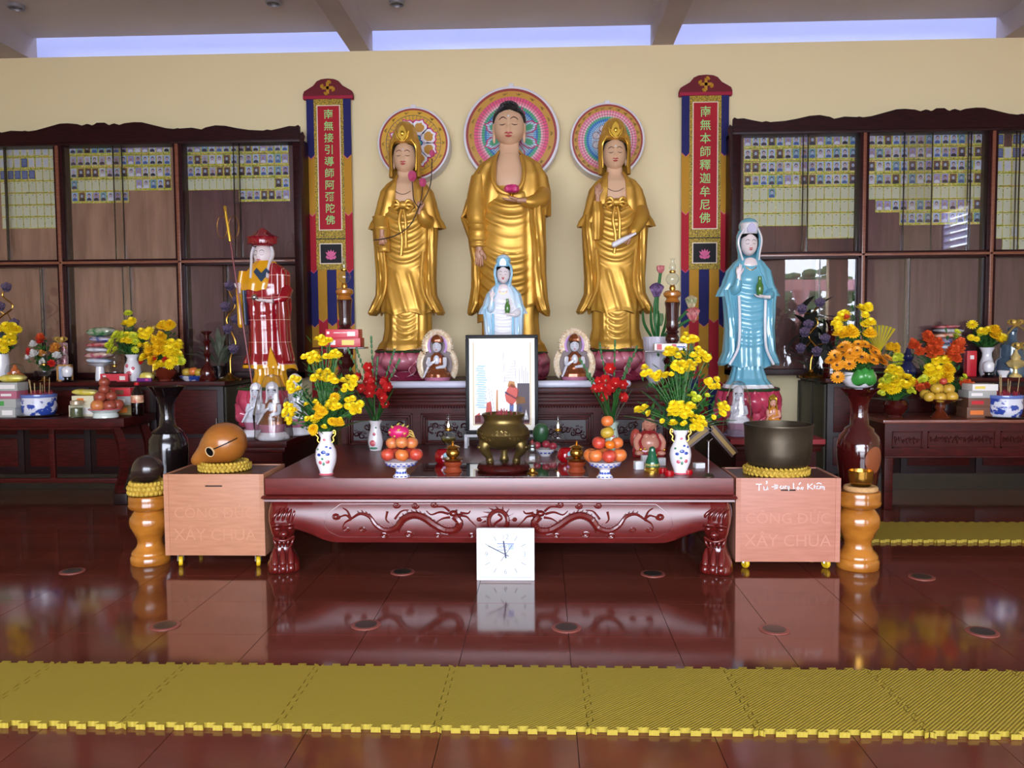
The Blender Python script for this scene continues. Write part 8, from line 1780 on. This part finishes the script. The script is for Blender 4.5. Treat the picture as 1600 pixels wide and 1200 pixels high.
# right counter
p = cnt(1298, 8.05); t = thing('candle_holder', 'dark red turned candle holder behind the orange gerberas', 'candle holder', p, group='dark candle holders'); SMB(SC).lathe([(0, 0), (14, 0), (12, 8), (13, 20), (5, 30), (5, 60), (9, 66), (5, 72), (6, 82), (11, 88), (0, 88)], 28).build('turned_stem', [vr], t)
p = cnt(1418, 7.95); t = thing('blue_bottle', 'blue glass gourd bottle on the right counter', 'bottle', p); SMB(SC).lathe([(0, 0), (9, 0), (13, 6), (13, 12), (8, 20), (5, 24), (8, 29), (8, 33), (4, 38), (3, 44), (0, 45)], 24).build('bottle_body', [mat('blue_glass', '#28336a', .1, coat=.6)], t)
p = tbl(1474, ZTR, 7.42); vase_of('dark pot of the orange gladioli behind the golden apples', p, SC, [(0, 0), (12, 0), (15, 8), (12, 22), (0, 14)], darkw)
t = bouquet('flower_bunch', 'orange red gladioli over yellow chrysanthemums behind the golden apples', p + Vector((0, 0, .12)), 7.38, [(1430, 546, 6, 14, 4, 7, ROSEO), (1438, 552, 4, 4, 1, 7, ROSEO), (1449, 529, 8, 12, 3, 7, ROSEO), (1460, 548, 16, 24, 7, 8, ROSEO), (1451, 549, 4, 4, 1, 7, ROSEO), (1496, 543, 10, 18, 5, 8, ROSEO), (1488, 560, 14, 18, 6, 8, ROSEO), (1440, 602, 14, 10, 4, 6, ROSEO), (1507, 603, 14, 8, 4, 6, ROSEO), (1472, 563, 22, 10, 6, 6), (1458, 580, 20, 16, 7, 7), (1481, 585, 16, 14, 3, 9, CHB), (1462, 596, 14, 8, 4, 6), (1494, 523, 8, 16, 4, 5, CHG), (1505, 590, 8, 14, 4, 4, CHG), (1440, 592, 12, 8, 3, 5, CHG)], (26, .3, .03, 1.1), SC, 23, 'flowers on the right side')
p = cnt(1478, 8.2); t = thing('footed_dish', 'white footed dish under the stack of snack packets on the right counter', 'dish', p, group='footed snack dishes'); SMB(SC).lathe([(0, 0), (8, 0), (7, 6), (6, 26), (17, 29), (20, 31), (0, 31)], 24).build('dish_body', [clear], t)
z = p.z + 31 * SC
for i, (nm, w_, h_, l) in enumerate((('silver', .26, .06, 'silver packet at the bottom of the right snack stack'), ('white', .26, .055, 'white packet second from the bottom of the right snack stack'), ('blue', .30, .06, 'blue packet third from the bottom of the right snack stack'), ('orange', .27, .05, 'orange packet third from the top of the right snack stack'), ('silver', .27, .045, 'silver packet second from the top of the right snack stack'), ('red', .24, .035, 'red packet topping the right snack stack'))):
    o = place('snack_packet', PK[nm], None, (p.x + .01 * (-1) ** i, p.y, z + h_ / 2), (0, .03 * (-1) ** i, .15 * (-1) ** i), (w_, .16, h_)); tag(o, l, 'packet', 'snack packets stacked on the right dish'); z += h_ * .97
snack_box('upright red carton on the right counter', cnt(1515, 8.0), (.09, .07, .24), cartr, [(0, .75, .4, .15, lab_w)], 'boxes on the right counter')
p = cnt(1541, 8.1); vase_of('white vase with blue paint on the right counter', p, SC, [(0, 0), (9, 0), (11, 8), (10, 20), (7, 30), (7, 36), (11, 44), (10, 44), (0, 25)], whp, [(-.2, 14, 4, 4, cob), (.4, 10, 3, 3, cob)])
bouquet('flower_bunch', 'loose bunch of yellow chrysanthemums in the blue painted white vase', p + Vector((0, 0, 42 * SC)), 8.08, [(1519, 508, 8, 4, 1, 8), (1517, 528, 4, 4, 1, 6), (1537, 517, 12, 8, 3, 6), (1552, 522, 12, 12, 3, 8, CHB), (1563, 529, 10, 12, 4, 7), (1533, 523, 6, 4, 2, 5, CHG), (1526, 530, 4, 3, 1, 4)], (20, .26, .025, 1.1), SC, 24, 'flowers on the right side')
p = cnt(1580, 7.95); t = thing('glass_bottle', 'tall blue glass stepped jar with gold ribbons on the right counter', 'jar', p); SMB(SC).lathe([(0, 0), (22, 0), (23, 4), (22, 24), (17, 30), (17, 34), (16, 48), (8, 54), (6, 58), (6, 68), (8, 70), (7, 74), (0, 76)], 36).build('jar_body', [mat('dusky_blue_glass', '#43586a', .08, coat=.7)], t)
ribbon('', (0, -.05, 76 * SC), SC * 1.1, t); ribbon('', (0, -.12, 42 * SC), SC, t)
glw = mat('gilt_lotus', '#f0d890', .3, .5)
p = cnt(1586, 7.8); t = thing('gilt_lamp', 'small gilt lotus lamp before the tall glass jar', 'lamp', p); SMB(SC).lathe([(0, 0), (9, 0), (8, 3), (3, 6), (2.5, 12), (10, 16), (13, 22), (8, 26), (0, 26)], 28, fn=lambda a, z: 1 + (.08 * cos(8 * a) if z > 14 * SC else 0)).build('lotus_body', [glw], t); SMB(SC).lathe([(6, 26), (7, 30), (3, 36), (1, 42), (0, 43)], 20).build('flame_top', [glw], t)
t = thing('small_cup', 'small white cup before the tall glass jar', 'cup', cnt(1567, 7.8)); SMB(SC).lathe([(0, 0), (5, 0), (5, 2), (9, 10), (8.3, 10), (0, 3)], 24, caps=(False, False)).build('cup_body', [whp], t)
